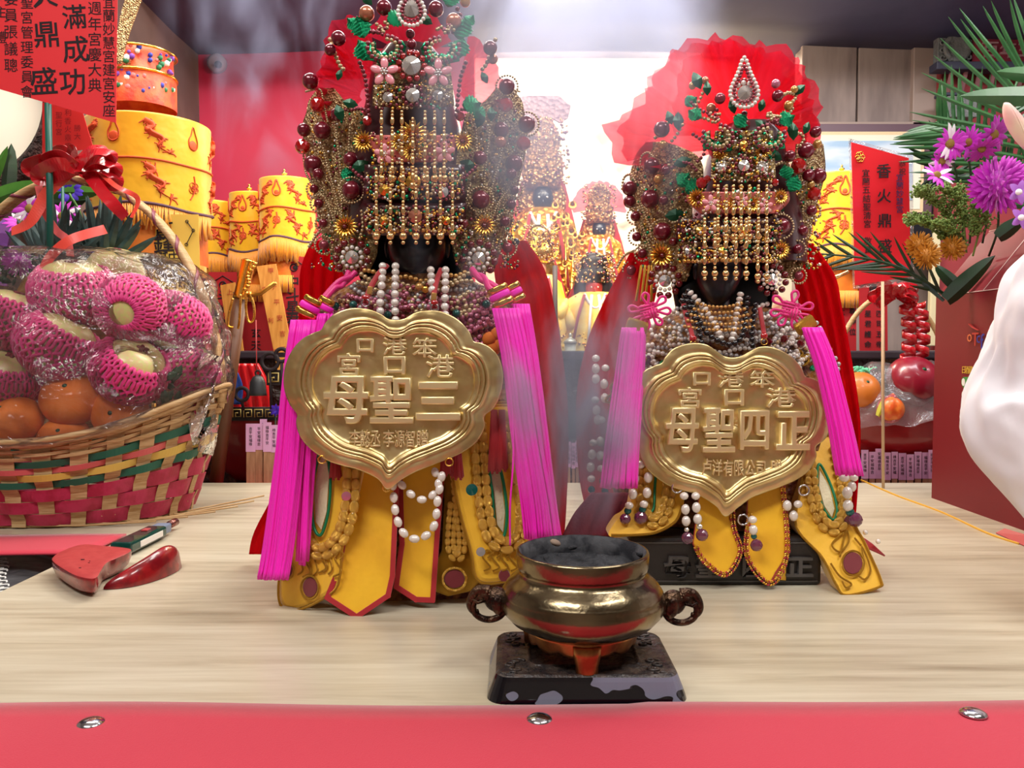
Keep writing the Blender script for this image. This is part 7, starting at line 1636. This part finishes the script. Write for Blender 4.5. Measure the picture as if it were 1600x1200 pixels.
# divination slips
m_slip = mat('bamboo_slip', (222, 160, 76), .5, c2=(206, 140, 60), cscale=20, stretch=(8, 8, 1)); m_redink = mat('red_stamp_ink', (180, 60, 40), .7)
def slip(label, pts, d, cs):
    t = card('bamboo_slip', label, pts, d, m_slip, cat='bamboo slip', th=.004)
    (xa, ya), (xb, yb), (xc, yc), (xd, yd) = pts
    for k in range(7):
        f = .06 + k * .13; x = xb + (xc - xb) * f - 10; y = yb + (yc - yb) * f; text('stamped_character', cs[k % len(cs)], x, y, d - .001, 10, m_redink, t, ext=.0001)
        if k % 2: text('stamped_character', cs[(k + 2) % len(cs)], x - 14, y + 4, d - .001, 9, m_redink, t, ext=.0001)
slip('tan bamboo slip with red characters leaning right of the brown staff', [(401, 416), (431, 412), (466, 600), (438, 600)], 1.98, '甲子平安吉利福')
slip('tan bamboo slip with red characters leaning behind the brown staff', [(344, 446), (367, 441), (398, 690), (380, 690)], 2.0, '上上吉年月日時')
# staff with gold head, hooks, bell
t = thing('ceremonial_staff', 'brown wooden staff with gold ferrule and wire hooks left of the larger statue', 'staff', P(350, 640, 1.82))
b = MB(); b.tube([P(338, 752, 1.83), P(376, 458, 1.80)], rp(11, 1.8), 14, mat('dark_brown_wood', (96, 58, 34), .45)); b.build('shaft', None, t)
b = MB(); b.lathe([(1, 0), (1.05, .05), (.95, .1), (.95, .9), (1.05, .95), (.6, 1)], (0, 0, 0), 16, M['gold']); put('ferrule', b.mesh('f', True, False)[0], P(375, 466, 1.795), t, rot=(0, .25, 0), scale=(rp(11, 1.8), rp(11, 1.8), rp(62, 1.8)))
b = MB()
for k in range(9): b.ball(P(383 + 1.6 * k + 3 * math.sin(k), 452 - 5 * k, 1.77), rp(3.5, 1.8), M['gold'], 1)
b.build('gold_beads', None, t)
for pts in ([(386, 456), (384, 480), (388, 502), (396, 500), (397, 480), (390, 456)], [(364, 466), (358, 490), (356, 508), (364, 512)], [(376, 460), (374, 500), (372, 514)]):
    b = MB(); b.tube(spl([P(x, y, 1.765) for x, y in pts], 24), rp(2, 1.8), 6, M['gold']); b.build('wire_hook', None, t)
b = MB(); b.tube([P(388, 462, 1.77), P(408, 458, 1.76), P(430, 442, 1.74)], rp(3.4, 1.8), 8, mat('aged_gold', (190, 140, 60), .35, .8)); b.build('side_hook', None, t)
t = thing('bell', 'small black iron bell hanging left of the larger statue', 'bell', P(402, 600, 1.75))
b = MB(); c = P(403, 618, 1.75); s_ = rp(13, 1.75); b.lathe([(s_ * 1.05, 0), (s_, .006), (s_ * .9, s_ * 1.6), (s_ * .6, s_ * 2.2), (s_ * .2, s_ * 2.5)], c, 24, mat('black_iron', (30, 34, 38), .45)); b.build('body', None, t)
b = MB(); b.tube(circ(403, 583, 1.75, 4, 12)[:-1], rp(1.5, 1.75), 6, M['ink'], closed=True); b.tube([P(401, 580, 1.75), P(400, 500, 1.77)], rp(.9, 1.75), 4, M['trim_red']); b.build('loop', None, t)
# incense pot with meander band
t = thing('red_urn', 'dark red urn with black meander band and ring ears behind the bell', 'urn', P(405, 745, 1.93))
c = P(398, 748, 1.97); hz = lambda y: P(0, y, 1.93).z - c.z; b = MB(); b.lathe([(.05, 0), (.085, .03), (.112, hz(690)), (.118, hz(655)), (.118, hz(640)), (.10, hz(636))], c, 48, mat('wine_lacquer', (104, 14, 20), .3, coat=.4), sy=.55); b.build('bowl', None, t)
b = MB(); b.lathe([(.1185, hz(656)), (.1195, hz(655)), (.1195, hz(636)), (.1185, hz(635))], c, 48, mat('black_band', (18, 16, 20), .4), sy=.56, cap=False); b.build('band', None, t)
mg = mat('pale_gold_print', (190, 170, 100), .5)
for k in range(7):
    px = 336 + 17 * k; b = MB(); b.tube([P(px + a_, 646 + b_, 1.90) for a_, b_ in ((-6, 6), (-6, -6), (6, -6), (6, 5), (-2, 5), (-2, -1), (2, -1))], rp(1.1, 1.9), 4, mg); b.build('meander', None, t)
for px, py, r in ((422, 565, 13), (440, 555, 10), (378, 616, 10)):
    b = MB(); b.tube(circ(px, py, 1.86, r, 22)[:-1], rp(3, 1.86), 8, M['ink'], closed=True); b.tube([P(px, py + r, 1.86), P(px + 2, 640, 1.88)], rp(2.5, 1.86), 6, M['ink']); b.build('ring_ear', None, t)
o = MB().box(P(428, 590, 1.87), rp(22, 1.87), .01, rp(24, 1.87), M['ink']).build('meander_block', None, t, bevel=.001)
b = MB(); b.tube([P(422 + x, 590 + y, 1.862) for x, y in ((-2, 8), (-2, -7), (13, -7), (13, 6), (3, 6), (3, 0), (7, 0))], rp(1.5, 1.86), 4, mg); b.build('meander', None, t)
o = sheet([(525, 342, 358), (560, 338, 362), (600, 336, 378), (632, 340, 378)], 1.90, 12, mat('blue_cloth', (24, 60, 140), .7), wob=.006).build('blue_cloth', solid=.003); tag(o, 'royal blue cloth bunched behind the staff', 'cloth')
o = sheet([(568, 362, 404), (600, 360, 420), (640, 362, 424), (665, 370, 424)], 1.95, 12, mat('glossy_red_foil', (206, 24, 32), .25, coat=.6), wob=.012, wf=4).build('red_foil', solid=.002); tag(o, 'crumpled glossy red foil behind the bell', 'foil')
for lab, px, py in (('blue violet blossom below the meander band', 342, 706), ('small blue blossom beside the pink-labelled sticks', 431, 641)):
    t = thing('blue_blossom', lab, 'flower', P(px, py, 1.85)); rr = random.Random(px)
    for k in range(8): put('petal', petal_mesh('blue', m_blue, .3), P(px, py, 1.85), t, rot=(rr.uniform(-.6, .6), k * .8, 0), scale=rp(10, 1.85))
    b = MB(); b.tube([P(px, py, 1.852), P(px - 4, 757, 1.86)], .0015, 5, m_leafd); b.build('stem', None, t)
o = MB().lathe([(.0, 0), (.06, .002), (.085, .012), (.088, .014), (.06, .006), (0.001, .004)], T(378, 757) + Vector((0, .045, 0)), 40, mat('red_plate', (200, 34, 40), .3, coat=.5)).build('red_plate'); tag(o, 'shallow red plate on the rear edge of the table near the basket', 'plate'); o.location.y += .02; o.location.z = TZ - .03
# pink-labelled wooden sticks (a row of individual sticks, each with its paper label)
m_st = mat('pale_wood_slat', (190, 150, 116), .6, c2=(170, 128, 96), cscale=20, stretch=(6, 6, 1)); m_lab = mat('lilac_paper', (226, 176, 222), .7)
def sticks(specs, d, grp, where, yb):
    for i, (x0_, x1_, yt, yl) in enumerate(specs):
        ordn = ['first', 'second', 'third', 'fourth', 'fifth', 'sixth', 'seventh', 'eighth', 'ninth', 'tenth', 'eleventh'][i]
        t = thing('labelled_stick', 'wooden stick with lilac paper label, %s from the left, %s' % (ordn, where), 'stick', P((x0_ + x1_) / 2, yb, d + .004 * (i % 3)), grp); dd = d + .004 * (i % 3)
        b = MB(); b.slab(PP([(x0_ + 1, yt + 2, dd), (x1_ - 1, yt + 2, dd), (x1_ - 1, yb, dd), (x0_ + 1, yb, dd)]), .003, m_st); b.build('slat', None, t, smooth=False)
        b = MB(); b.slab(PP([(x0_, yt, dd - .001), (x1_, yt, dd - .001), (x1_, yl, dd - .001), (x0_, yl, dd - .001)]), .001, m_lab); b.build('paper_label', None, t, smooth=False)
        xm = (x0_ + x1_) / 2
        for k in range(5): text('written_character', '吉平安福祿'[(k + i) % 5], xm, yt + 8 + 6 * k, dd - .002, 5.5, M['ink'], t, ext=.0001)
SG = 'pink-labelled sticks on the altar'
sticks([(384, 399, 662, 706), (398, 411, 662, 703), (406, 417, 655, 700), (411, 424, 660, 706), (422, 434, 664, 707), (432, 446, 668, 706)], 1.84, SG, 'left of the fuchsia tassel', 760)
sticks([(1346, 1357, 703, 748), (1358, 1368, 706, 748), (1368, 1380, 701, 748), (1381, 1392, 707, 750), (1393, 1403, 706, 748), (1404, 1416, 708, 750), (1417, 1428, 710, 750), (1429, 1440, 706, 748), (1441, 1452, 707, 748), (1451, 1462, 703, 748)], 1.84, SG, 'right of the smaller statue', 760)
sticks([(885, 892, 690, 730), (893, 899, 692, 732), (899, 905, 689, 730)], 1.84, SG, 'in the gap between the statues', 760)
# gold rod and hook at right
t = thing('gold_staff_head', 'shiny gold rod with side hook beside the right crown', 'staff', P(1285, 470, 1.85))
b = MB(); b.tube([P(1280, 452, 1.85), P(1289, 398, 1.85)], rp(5.5, 1.85), 14, M['gold']); b.tube([P(1296, 438, 1.84), P(1326, 424, 1.82)], rp(3, 1.85), 8, M['gold_pale']); b.build('ferrule', None, t)
b = MB()
for k in range(10): b.ball(P(1282 + 2.2 * k % 9 + 4 * math.sin(k), 452 + 4 * k, 1.85), rp(4, 1.85), M['gold'], 1)
b.tube(spl([P(1290, 440, 1.84), P(1298, 450, 1.84), P(1300, 470, 1.84), P(1292, 490, 1.84)], 16), rp(2, 1.85), 6, M['gold']); b.tube([P(1282, 455, 1.86), P(1270, 757, 1.88)], rp(6, 1.85), 10, mat('staff_wood', (96, 58, 34), .45)); b.build('chain', None, t)

# ================================================================ framed picture and carved temple front, right
fd = 2.66
t = thing('framed_picture', 'framed pale blue landscape picture under the taupe panels', 'picture', P(1360, 270, fd))
for x0_, x1_, y0_, y1_, nm, m, dd in ((1262, 1455, 196, 345, 'frame', mat('purple_brown_frame', (92, 66, 78), .4), 0), (1262, 1441, 208, 331, 'gold_slip', mat('beaded_gold_slip', (216, 190, 150), .4, bump=.8, bscale=300), -.004), (1262, 1436, 213, 326, 'mat_board', mat('ivory_mat', (214, 214, 196), .7), -.006), (1262, 1424, 222, 312, 'painting', mat('pale_blue_painting', (150, 178, 206), .6, c2=(206, 214, 222), cscale=4, stretch=(1, 1, 4)), -.009)):
    b = MB(); b.box(P((x0_ + x1_) / 2, (y0_ + y1_) / 2, fd + dd), rp(x1_ - x0_, fd), .012, rp(y1_ - y0_, fd), m); b.build(nm, None, t, smooth=False, bevel=.002 if nm == 'frame' else 0)
o = MB().box(P(1436, 380, 2.6), rp(34, 2.6), .03, rp(72, 2.6), mat('black_screen', (22, 22, 30), .3)).build('dark_panel', smooth=False, bevel=.003); tag(o, 'small dark panel on the wall just under the framed picture', 'panel')
tf = thing('carved_temple_front', 'carved red and grey wooden temple front at the top right corner', 'temple carving', P(1560, 200, 2.6))
mr = mat('dusty_red_board', (132, 38, 58), .6); mg2 = mat('grey_green_carving', (104, 106, 106), .6, bump=.8, bscale=60, bdist=.01); mdk = mat('dark_blue_moulding', (48, 48, 66), .6)
def fbox(nm, x0_, x1_, y0_, y1_, d, th, m, parent=tf, bv=.003): b = MB(); b.box(P((x0_ + x1_) / 2, (y0_ + y1_) / 2, d), rp(x1_ - x0_, d), th, rp(y1_ - y0_, d), m); return b.build(nm, None, parent, smooth=False, bevel=bv)
fbox('red_board', 1462, 1760, 30, 700, 2.63, .03, mat('faded_red_wall', (150, 52, 56), .7, c2=(130, 44, 50), cscale=6)); fbox('name_board', 1512, 1760, 57, 100, 2.58, .03, mr)
fbox('carved_panel', 1462, 1516, 57, 100, 2.58, .03, mg2); fbox('moulding', 1460, 1760, 100, 112, 2.56, .05, mdk); fbox('lower_moulding', 1466, 1760, 147, 152, 2.57, .04, mdk)
for k in range(3):
    rr = random.Random(k); b = MB()
    for j in range(4):
        cx_, cy_ = 1474 + 13 * j, 66 + 12 * k; b.tube(spl([P(cx_ + (7 - t_) * math.cos(t_ * 1.3 + j), cy_ + (6 - t_ * .9) * math.sin(t_ * 1.3 + j), 2.56) for t_ in range(6)], 20), .003, 5, mg2)
    b.build('carved_scroll', None, tf)
b = MB(); b.lathe([(.045, 0), (.045, .01), (.035, .014), (.03, .008), (.001, .014)], (0, 0, 0), 28, mg2); put('carved_medallion', b.mesh('m', True, False)[0], P(1494, 76, 2.565), tf, rot=(PI / 2, 0, 0))
for k in range(12):
    b = MB(); px = 1478 + 22 * k; b.slab(PP([(px, 147, 2.6), (px + 5, 147, 2.6), (px + 13, 112, 2.56), (px + 8, 112, 2.56)]), .01, mat('dusty_rose_rafter', (140, 96, 100), .7) if k == 0 else bpy.data.materials['dusty_rose_rafter']); b.build('rafter', None, tf, smooth=False)
for ch, px in (('百', 1547), ('年', 1575), ('三', 1602)): text('carved_character', ch, px, 78, 2.562, 26, mat('pale_carved_letter', (178, 132, 140), .6) if ch == '百' else bpy.data.materials['pale_carved_letter'], tf, ext=.001, off=.01)
fbox('door_edge', 1452, 1466, 352, 540, 2.60, .02, mat('pale_door_edge', (214, 200, 160), .6)); fbox('bracket', 1474, 1520, 152, 186, 2.58, .05, mg2)

# ================================================================ gilded statues on the back altar
def back_statue(label, cx_, yb, d, H, w_, crown_c, robe_c, face_c, seed, cap='board', grp=None):
    """small dressed temple statue: stepped crown, face, layered robe, side sashes"""
    t = thing('gilded_statue', label, 'statue', P(cx_, yb, d)); rr = random.Random(seed); z0 = P(cx_, yb, d).z; c = lambda f: P(cx_, yb - H * f, d)
    hw = lambda f: rp(w_, d) * f
    mrobe, mcrown = robe_c, crown_c
    zs = lambda f: rp(H, d) * f
    b = MB(); b.lathe([(hw(1.0), 0), (hw(1.04), zs(.04)), (hw(1.0), zs(.25)), (hw(.95), zs(.42)), (hw(.80), zs(.54)), (hw(.45), zs(.60))], P(cx_, yb, d), 40, mrobe, sy=.55); b.build('robe', None, t)
    MB().ball(c(.64) + Vector((0, hw(.22), 0)), hw(.62), mcrown, 3, sc=(1, .5, 1.1)).build('head_drape', None, t)
    b = MB(); b.ball(c(.645), hw(.30), face_c, 3, sc=(.9, .9, 1.1)); 
    for o_ in (-1, 1): b.ball(c(.645) + Vector((o_ * hw(.1), -hw(.24), 0)), hw(.035), M['white'], 1)
    b.ball(c(.625) + Vector((0, -hw(.27), 0)), hw(.045), face_c, 1, sc=(.8, 1, 1.6)); b.build('head', None, t)
    b = MB(); b.lathe([(hw(.42), 0), (hw(.52), zs(.05)), (hw(.50), zs(.12)), (hw(.40), zs(.14)), (hw(.46), zs(.2)), (hw(.36), zs(.24)), (hw(.2), zs(.28))], c(.69), 36, mcrown, sy=.6); b.build('crown', None, t)
    b = MB()
    for k in range(230):
        f = rr.uniform(.69, .97); a = rr.uniform(-1.6, 1.6); r = hw(.60) * rr.uniform(.8, 1.05) * (1.1 - .6 * abs(f - .75)); b.ball(c(f) + Vector((r * math.sin(a), -r * .6 * math.cos(a), 0)), hw(rr.uniform(.02, .05)), [M['gold'], M['gold_pale'], M['rose_gold'], M['maroon'], M['champ']][k % 5], 1)
    b.build('crown_beads', None, t, kind='stuff')
    b = MB()
    for k in range(260):
        f = rr.uniform(.02, .56); a = rr.uniform(-1.4, 1.4); r = hw(1.03 - .75 * max(0, f - .12)); b.ball(c(f) + Vector((r * math.sin(a), -r * .56 * math.cos(a), 0)), hw(rr.uniform(.025, .06)), [M['gold'], M['gold_pale'], M['satin'], M['trim_red'], M['gold']][k % 5], 1, sc=(1, .6, 1.2))
    b.build('robe_gilding', None, t, kind='stuff')
    for o_ in (-1, 1):
        for q_, m in ((.18, M['white_m']), (.55, M['trim_red'])):
            b = MB(); b.tube([c(.57) + Vector((o_ * hw(q_ * .6), -hw(.42), 0)), c(.35) + Vector((o_ * hw(q_), -hw(.56), 0)), c(.1) + Vector((o_ * hw(q_ * 1.3), -hw(.62), 0))], hw(.045), 6, m); b.build('sash', None, t)
        b = MB(); b.ball(c(.34) + Vector((o_ * hw(.8), -hw(.25), 0)), hw(.3), mrobe, 2, sc=(.7, .8, 1.5), rot=(0, o_ * .4, 0)); b.build('sleeve', None, t)
        sheet([(yb - H * .72, cx_ + o_ * w_ * .45 - 6, cx_ + o_ * w_ * .45 + 6), (yb - H * .4, cx_ + o_ * w_ * .85 - 8, cx_ + o_ * w_ * .85 + 8), (yb - H * .05, cx_ + o_ * w_ * .95 - 10, cx_ + o_ * w_ * .95 + 10)], d + .02, 6, M['trim_red'], wob=.004).build('red_drape', None, t, solid=.002)
    b = MB(); b.tube([c(.58) + Vector((hw(.32) * math.sin(a), -hw(.35) - hw(.12) * math.cos(a), -hw(.45) * math.cos(a) ** 2)) for a in np.linspace(-1.5, 1.5, 12)], hw(.05), 6, M['white']); b.build('necklace', None, t)
    if cap == 'board':
        pts = [(-.95, .0), (-1.0, .5), (-.8, .95), (-.5, 1.0), (.6, 1.0), (.85, .7), (1.0, .6), (.9, .1), (.6, -.1), (.3, .1), (-.3, .1), (-.6, -.1)]
        b = MB(); b.slab([P(cx_ + x * w_ * .72, yb - H * .97 - y * H * .1, d) for x, y in pts], .012, mat('mauve_crown_board', (168, 130, 124), .5, bump=1, bscale=80, btype='voronoi', bdist=.01)); b.build('crown_board', None, t, smooth=False)
    if cap == 'tulle':
        b = MB(); G = []
        for i in range(41): a = math.radians(-10 + 200 * i / 40); G.append([tuple(P(cx_ + w_ * 1.0 * v * (1 + .04 * math.sin(i * 1.7)) * math.cos(a), yb - H * .80 - w_ * 1.02 * v * (1 + .04 * math.sin(i * 2)) * math.sin(a), d + .01 + .012 * math.sin(i * 1.3) * v)) for v in (.2, .5, .8, 1)])
        b.grid(G, M['tulle']); b.build('net_ruffle', None, t)
    return t
m_gr1 = mat('gilt_robe', (240, 184, 60), .35, .6, bump=1, bscale=70, btype='voronoi', bdist=.01, c2=(206, 120, 40), cscale=30); m_gc = mat('gilt_crown', (204, 150, 96), .4, .6, bump=1, bscale=90, btype='voronoi', bdist=.01); m_yr = mat('golden_yellow_robe', (244, 196, 50), .5, c2=(250, 224, 130), cscale=20, bump=.6, bscale=60)
back_statue('tall blurred gilded statue with board-topped crown behind the smoke', 848, 556, 2.30, 380, 62, m_gc, m_gr1, M['face'], 1)
back_statue('smaller gilded statue seated in front of the tall one', 842, 556, 2.12, 210, 44, M['gold'], m_yr, mat('pink_face', (232, 160, 130), .5), 2, None)
t = back_statue('distant statue with maroon net ruffle and white necklace between the crowns', 936, 500, 2.42, 218, 42, m_gc, m_gr1, M['face'], 3, 'tulle')
z_ = P(936, 500, 2.42).z; MB().box((P(936, 500, 2.42).x, 2.42, (z_ + 1.195) / 2), .15, .12, z_ - 1.195, m_gr1).build('pedestal', None, t, smooth=False, bevel=.003)
back_statue('red-faced general figure in bright yellow robe on the back altar', 928, 556, 2.14, 165, 50, mat('black_hat', (40, 26, 24), .5), m_yr, mat('red_face', (190, 60, 50), .5), 4, None)
t = thing('glass_lamp', 'small pale glass altar lamp with rounded lid between the statues', 'lamp', P(891, 554, 2.03)); c = P(891, 553, 2.03); q = rp(1, 2.03)
b = MB(); b.lathe([(q * 10, 0), (q * 11, q * 2), (q * 9, q * 5), (q * 9, q * 16)], c, 24, mat('pale_glass', (226, 232, 214), .15, coat=.5)); b.build('body', None, t)
b = MB(); b.lathe([(q * 9, 0), (q * 11.5, q * 1), (q * 8, q * 6), (q * 3, q * 9), (q * 2, q * 11), (q * 3, q * 14), (q * .5, q * 17)], c + Vector((0, 0, q * 16)), 24, mat('silvery_lid', (214, 216, 200), .25, .5)); b.build('lid', None, t)
o = MB().tube([P(868, 560, 2.0), P(867, 415, 2.0)], rp(4, 2.0), 10, mat('dark_candle', (84, 70, 66), .6)).build('tall_candle'); tag(o, 'slim dark unlit candle standing between the statues', 'candle')
for i, (px, py, r) in enumerate(((893, 400, 22), (884, 340, 20), (895, 365, 16), (877, 470, 18))):
    t = thing('gold_flower_cluster', ['gold altar flower cluster at mid height right of the tall gilded statue', 'highest gold altar flower cluster beside the tall gilded statue', 'gold flower cluster between the two upper back statues', 'lowest gold flower cluster over the glass lamp'][i], 'ornament', P(px, py, 2.2)); rr = random.Random(i)
    for k in range(9): put('gold_blossom', flower_mesh('mum', M['gold'], M['garnet']), P(px + rr.uniform(-r, r), py + rr.uniform(-r, r), 2.2 + rr.uniform(-.02, .02)), t, scale=rp(rr.uniform(5, 9), 2.2))
    MB().tube([P(px, py + r, 2.21), P(px, 556, 2.21)], .003, 5, M['gold']).build('stem', None, t)

# ================================================================ smoke
def smoke(name, label, lo, hi, dens, scale, p0, p1, stretch, col=(.78, .80, 1.0), seed=0.0, ax=None, shape='box'):
    lo, hi = Vector(lo), Vector(hi); c = (lo + hi) / 2; s_ = hi - lo
    m = bpy.data.materials.new(name); m.use_nodes = True; nt = m.node_tree; N = nt.nodes; L = nt.links; N.remove(N['Principled BSDF']); out = N['Material Output']
    v = N.new('ShaderNodeVolumePrincipled'); v.inputs['Color'].default_value = (*col, 1); v.inputs['Anisotropy'].default_value = .1
    tc = N.new('ShaderNodeTexCoord'); mp = N.new('ShaderNodeMapping'); mp.inputs['Scale'].default_value = stretch; mp.inputs['Location'].default_value = (seed, seed, 0)
    n = N.new('ShaderNodeTexNoise'); n.inputs['Scale'].default_value = scale; n.inputs['Detail'].default_value = 4; n.inputs['Distortion'].default_value = 1.4
    r = N.new('ShaderNodeMapRange'); r.inputs[1].default_value = p0; r.inputs[2].default_value = p1; r.interpolation_type = 'SMOOTHSTEP'
    L.new(tc.outputs['Object'], mp.inputs[0]); L.new(mp.outputs[0], n.inputs['Vector']); L.new(n.outputs['Fac'], r.inputs[0])
    g = N.new('ShaderNodeTexGradient'); g.gradient_type = 'SPHERICAL'; mp2 = N.new('ShaderNodeMapping'); mp2.inputs['Scale'].default_value = (2 / s_.x, 2 / s_.y, 2 / s_.z); L.new(tc.outputs['Object'], mp2.inputs[0]); L.new(mp2.outputs[0], g.inputs[0])
    fr = N.new('ShaderNodeMapRange'); fr.inputs[1].default_value = 0; fr.inputs[2].default_value = .5; L.new(g.outputs['Fac'], fr.inputs[0])
    mu = N.new('ShaderNodeMath'); mu.operation = 'MULTIPLY'; L.new(r.outputs[0], mu.inputs[0]); L.new(fr.outputs[0], mu.inputs[1])
    mu2 = N.new('ShaderNodeMath'); mu2.operation = 'MULTIPLY'; mu2.inputs[1].default_value = dens; L.new(mu.outputs[0], mu2.inputs[0]); L.new(mu2.outputs[0], v.inputs['Density']); L.new(v.outputs[0], out.inputs['Volume'])
    b = MB(); b.ball((0, 0, 0), 1, m, 3, sc=(s_.x / 2, s_.y / 2, s_.z / 2)); me, _ = b.mesh('smoke', True, False); o = put(name, me, c); tag(o, label, 'smoke'); o['kind'] = 'stuff'; return o
c = P(900, 760, .84)
smoke('smoke_plume', 'thin incense smoke curling up from the burner between the statues', (c.x - .085, .70, TZ + .10), (c.x + .075, .90, TZ + .44), 40, 9, .48, .64, (1, 1, .55), seed=1.3)
c = P(760, 250, .86)
smoke('smoke_plume', 'drifting smoke passing in front of the larger crown and its right side', (c.x - .10, .78, TZ + .28), (c.x + .13, .90, TZ + .74), 9, 8, .46, .68, (1, 1, .5), seed=4.1)
c = P(900, 60, 1.45)
smoke('smoke_cloud', 'wide bluish incense haze under the dark beam between the crowns', (c.x - .28, 1.35, 1.35), (c.x + .35, 1.95, 2.2), 3.8, 3.2, .34, .66, (1, 1, .6), (.60, .66, 1.0), seed=2.2)
c = P(400, 50, 1.9)
smoke('smoke_cloud', 'faint smoke wisps before the red wall at upper left', (c.x - .22, 1.7, 1.55), (c.x + .30, 2.0, 2.25), 3.2, 5, .46, .68, (1.3, 1, .5), (.64, .68, 1.0), seed=6.0)
c = P(1000, 150, 1.0)
smoke('smoke_plume', 'soft smoke veiling the left part of the right net fan', (c.x - .10, .90, TZ + .45), (c.x + .10, 1.04, TZ + .78), 9, 7, .45, .68, (1, 1, .5), seed=7.7)
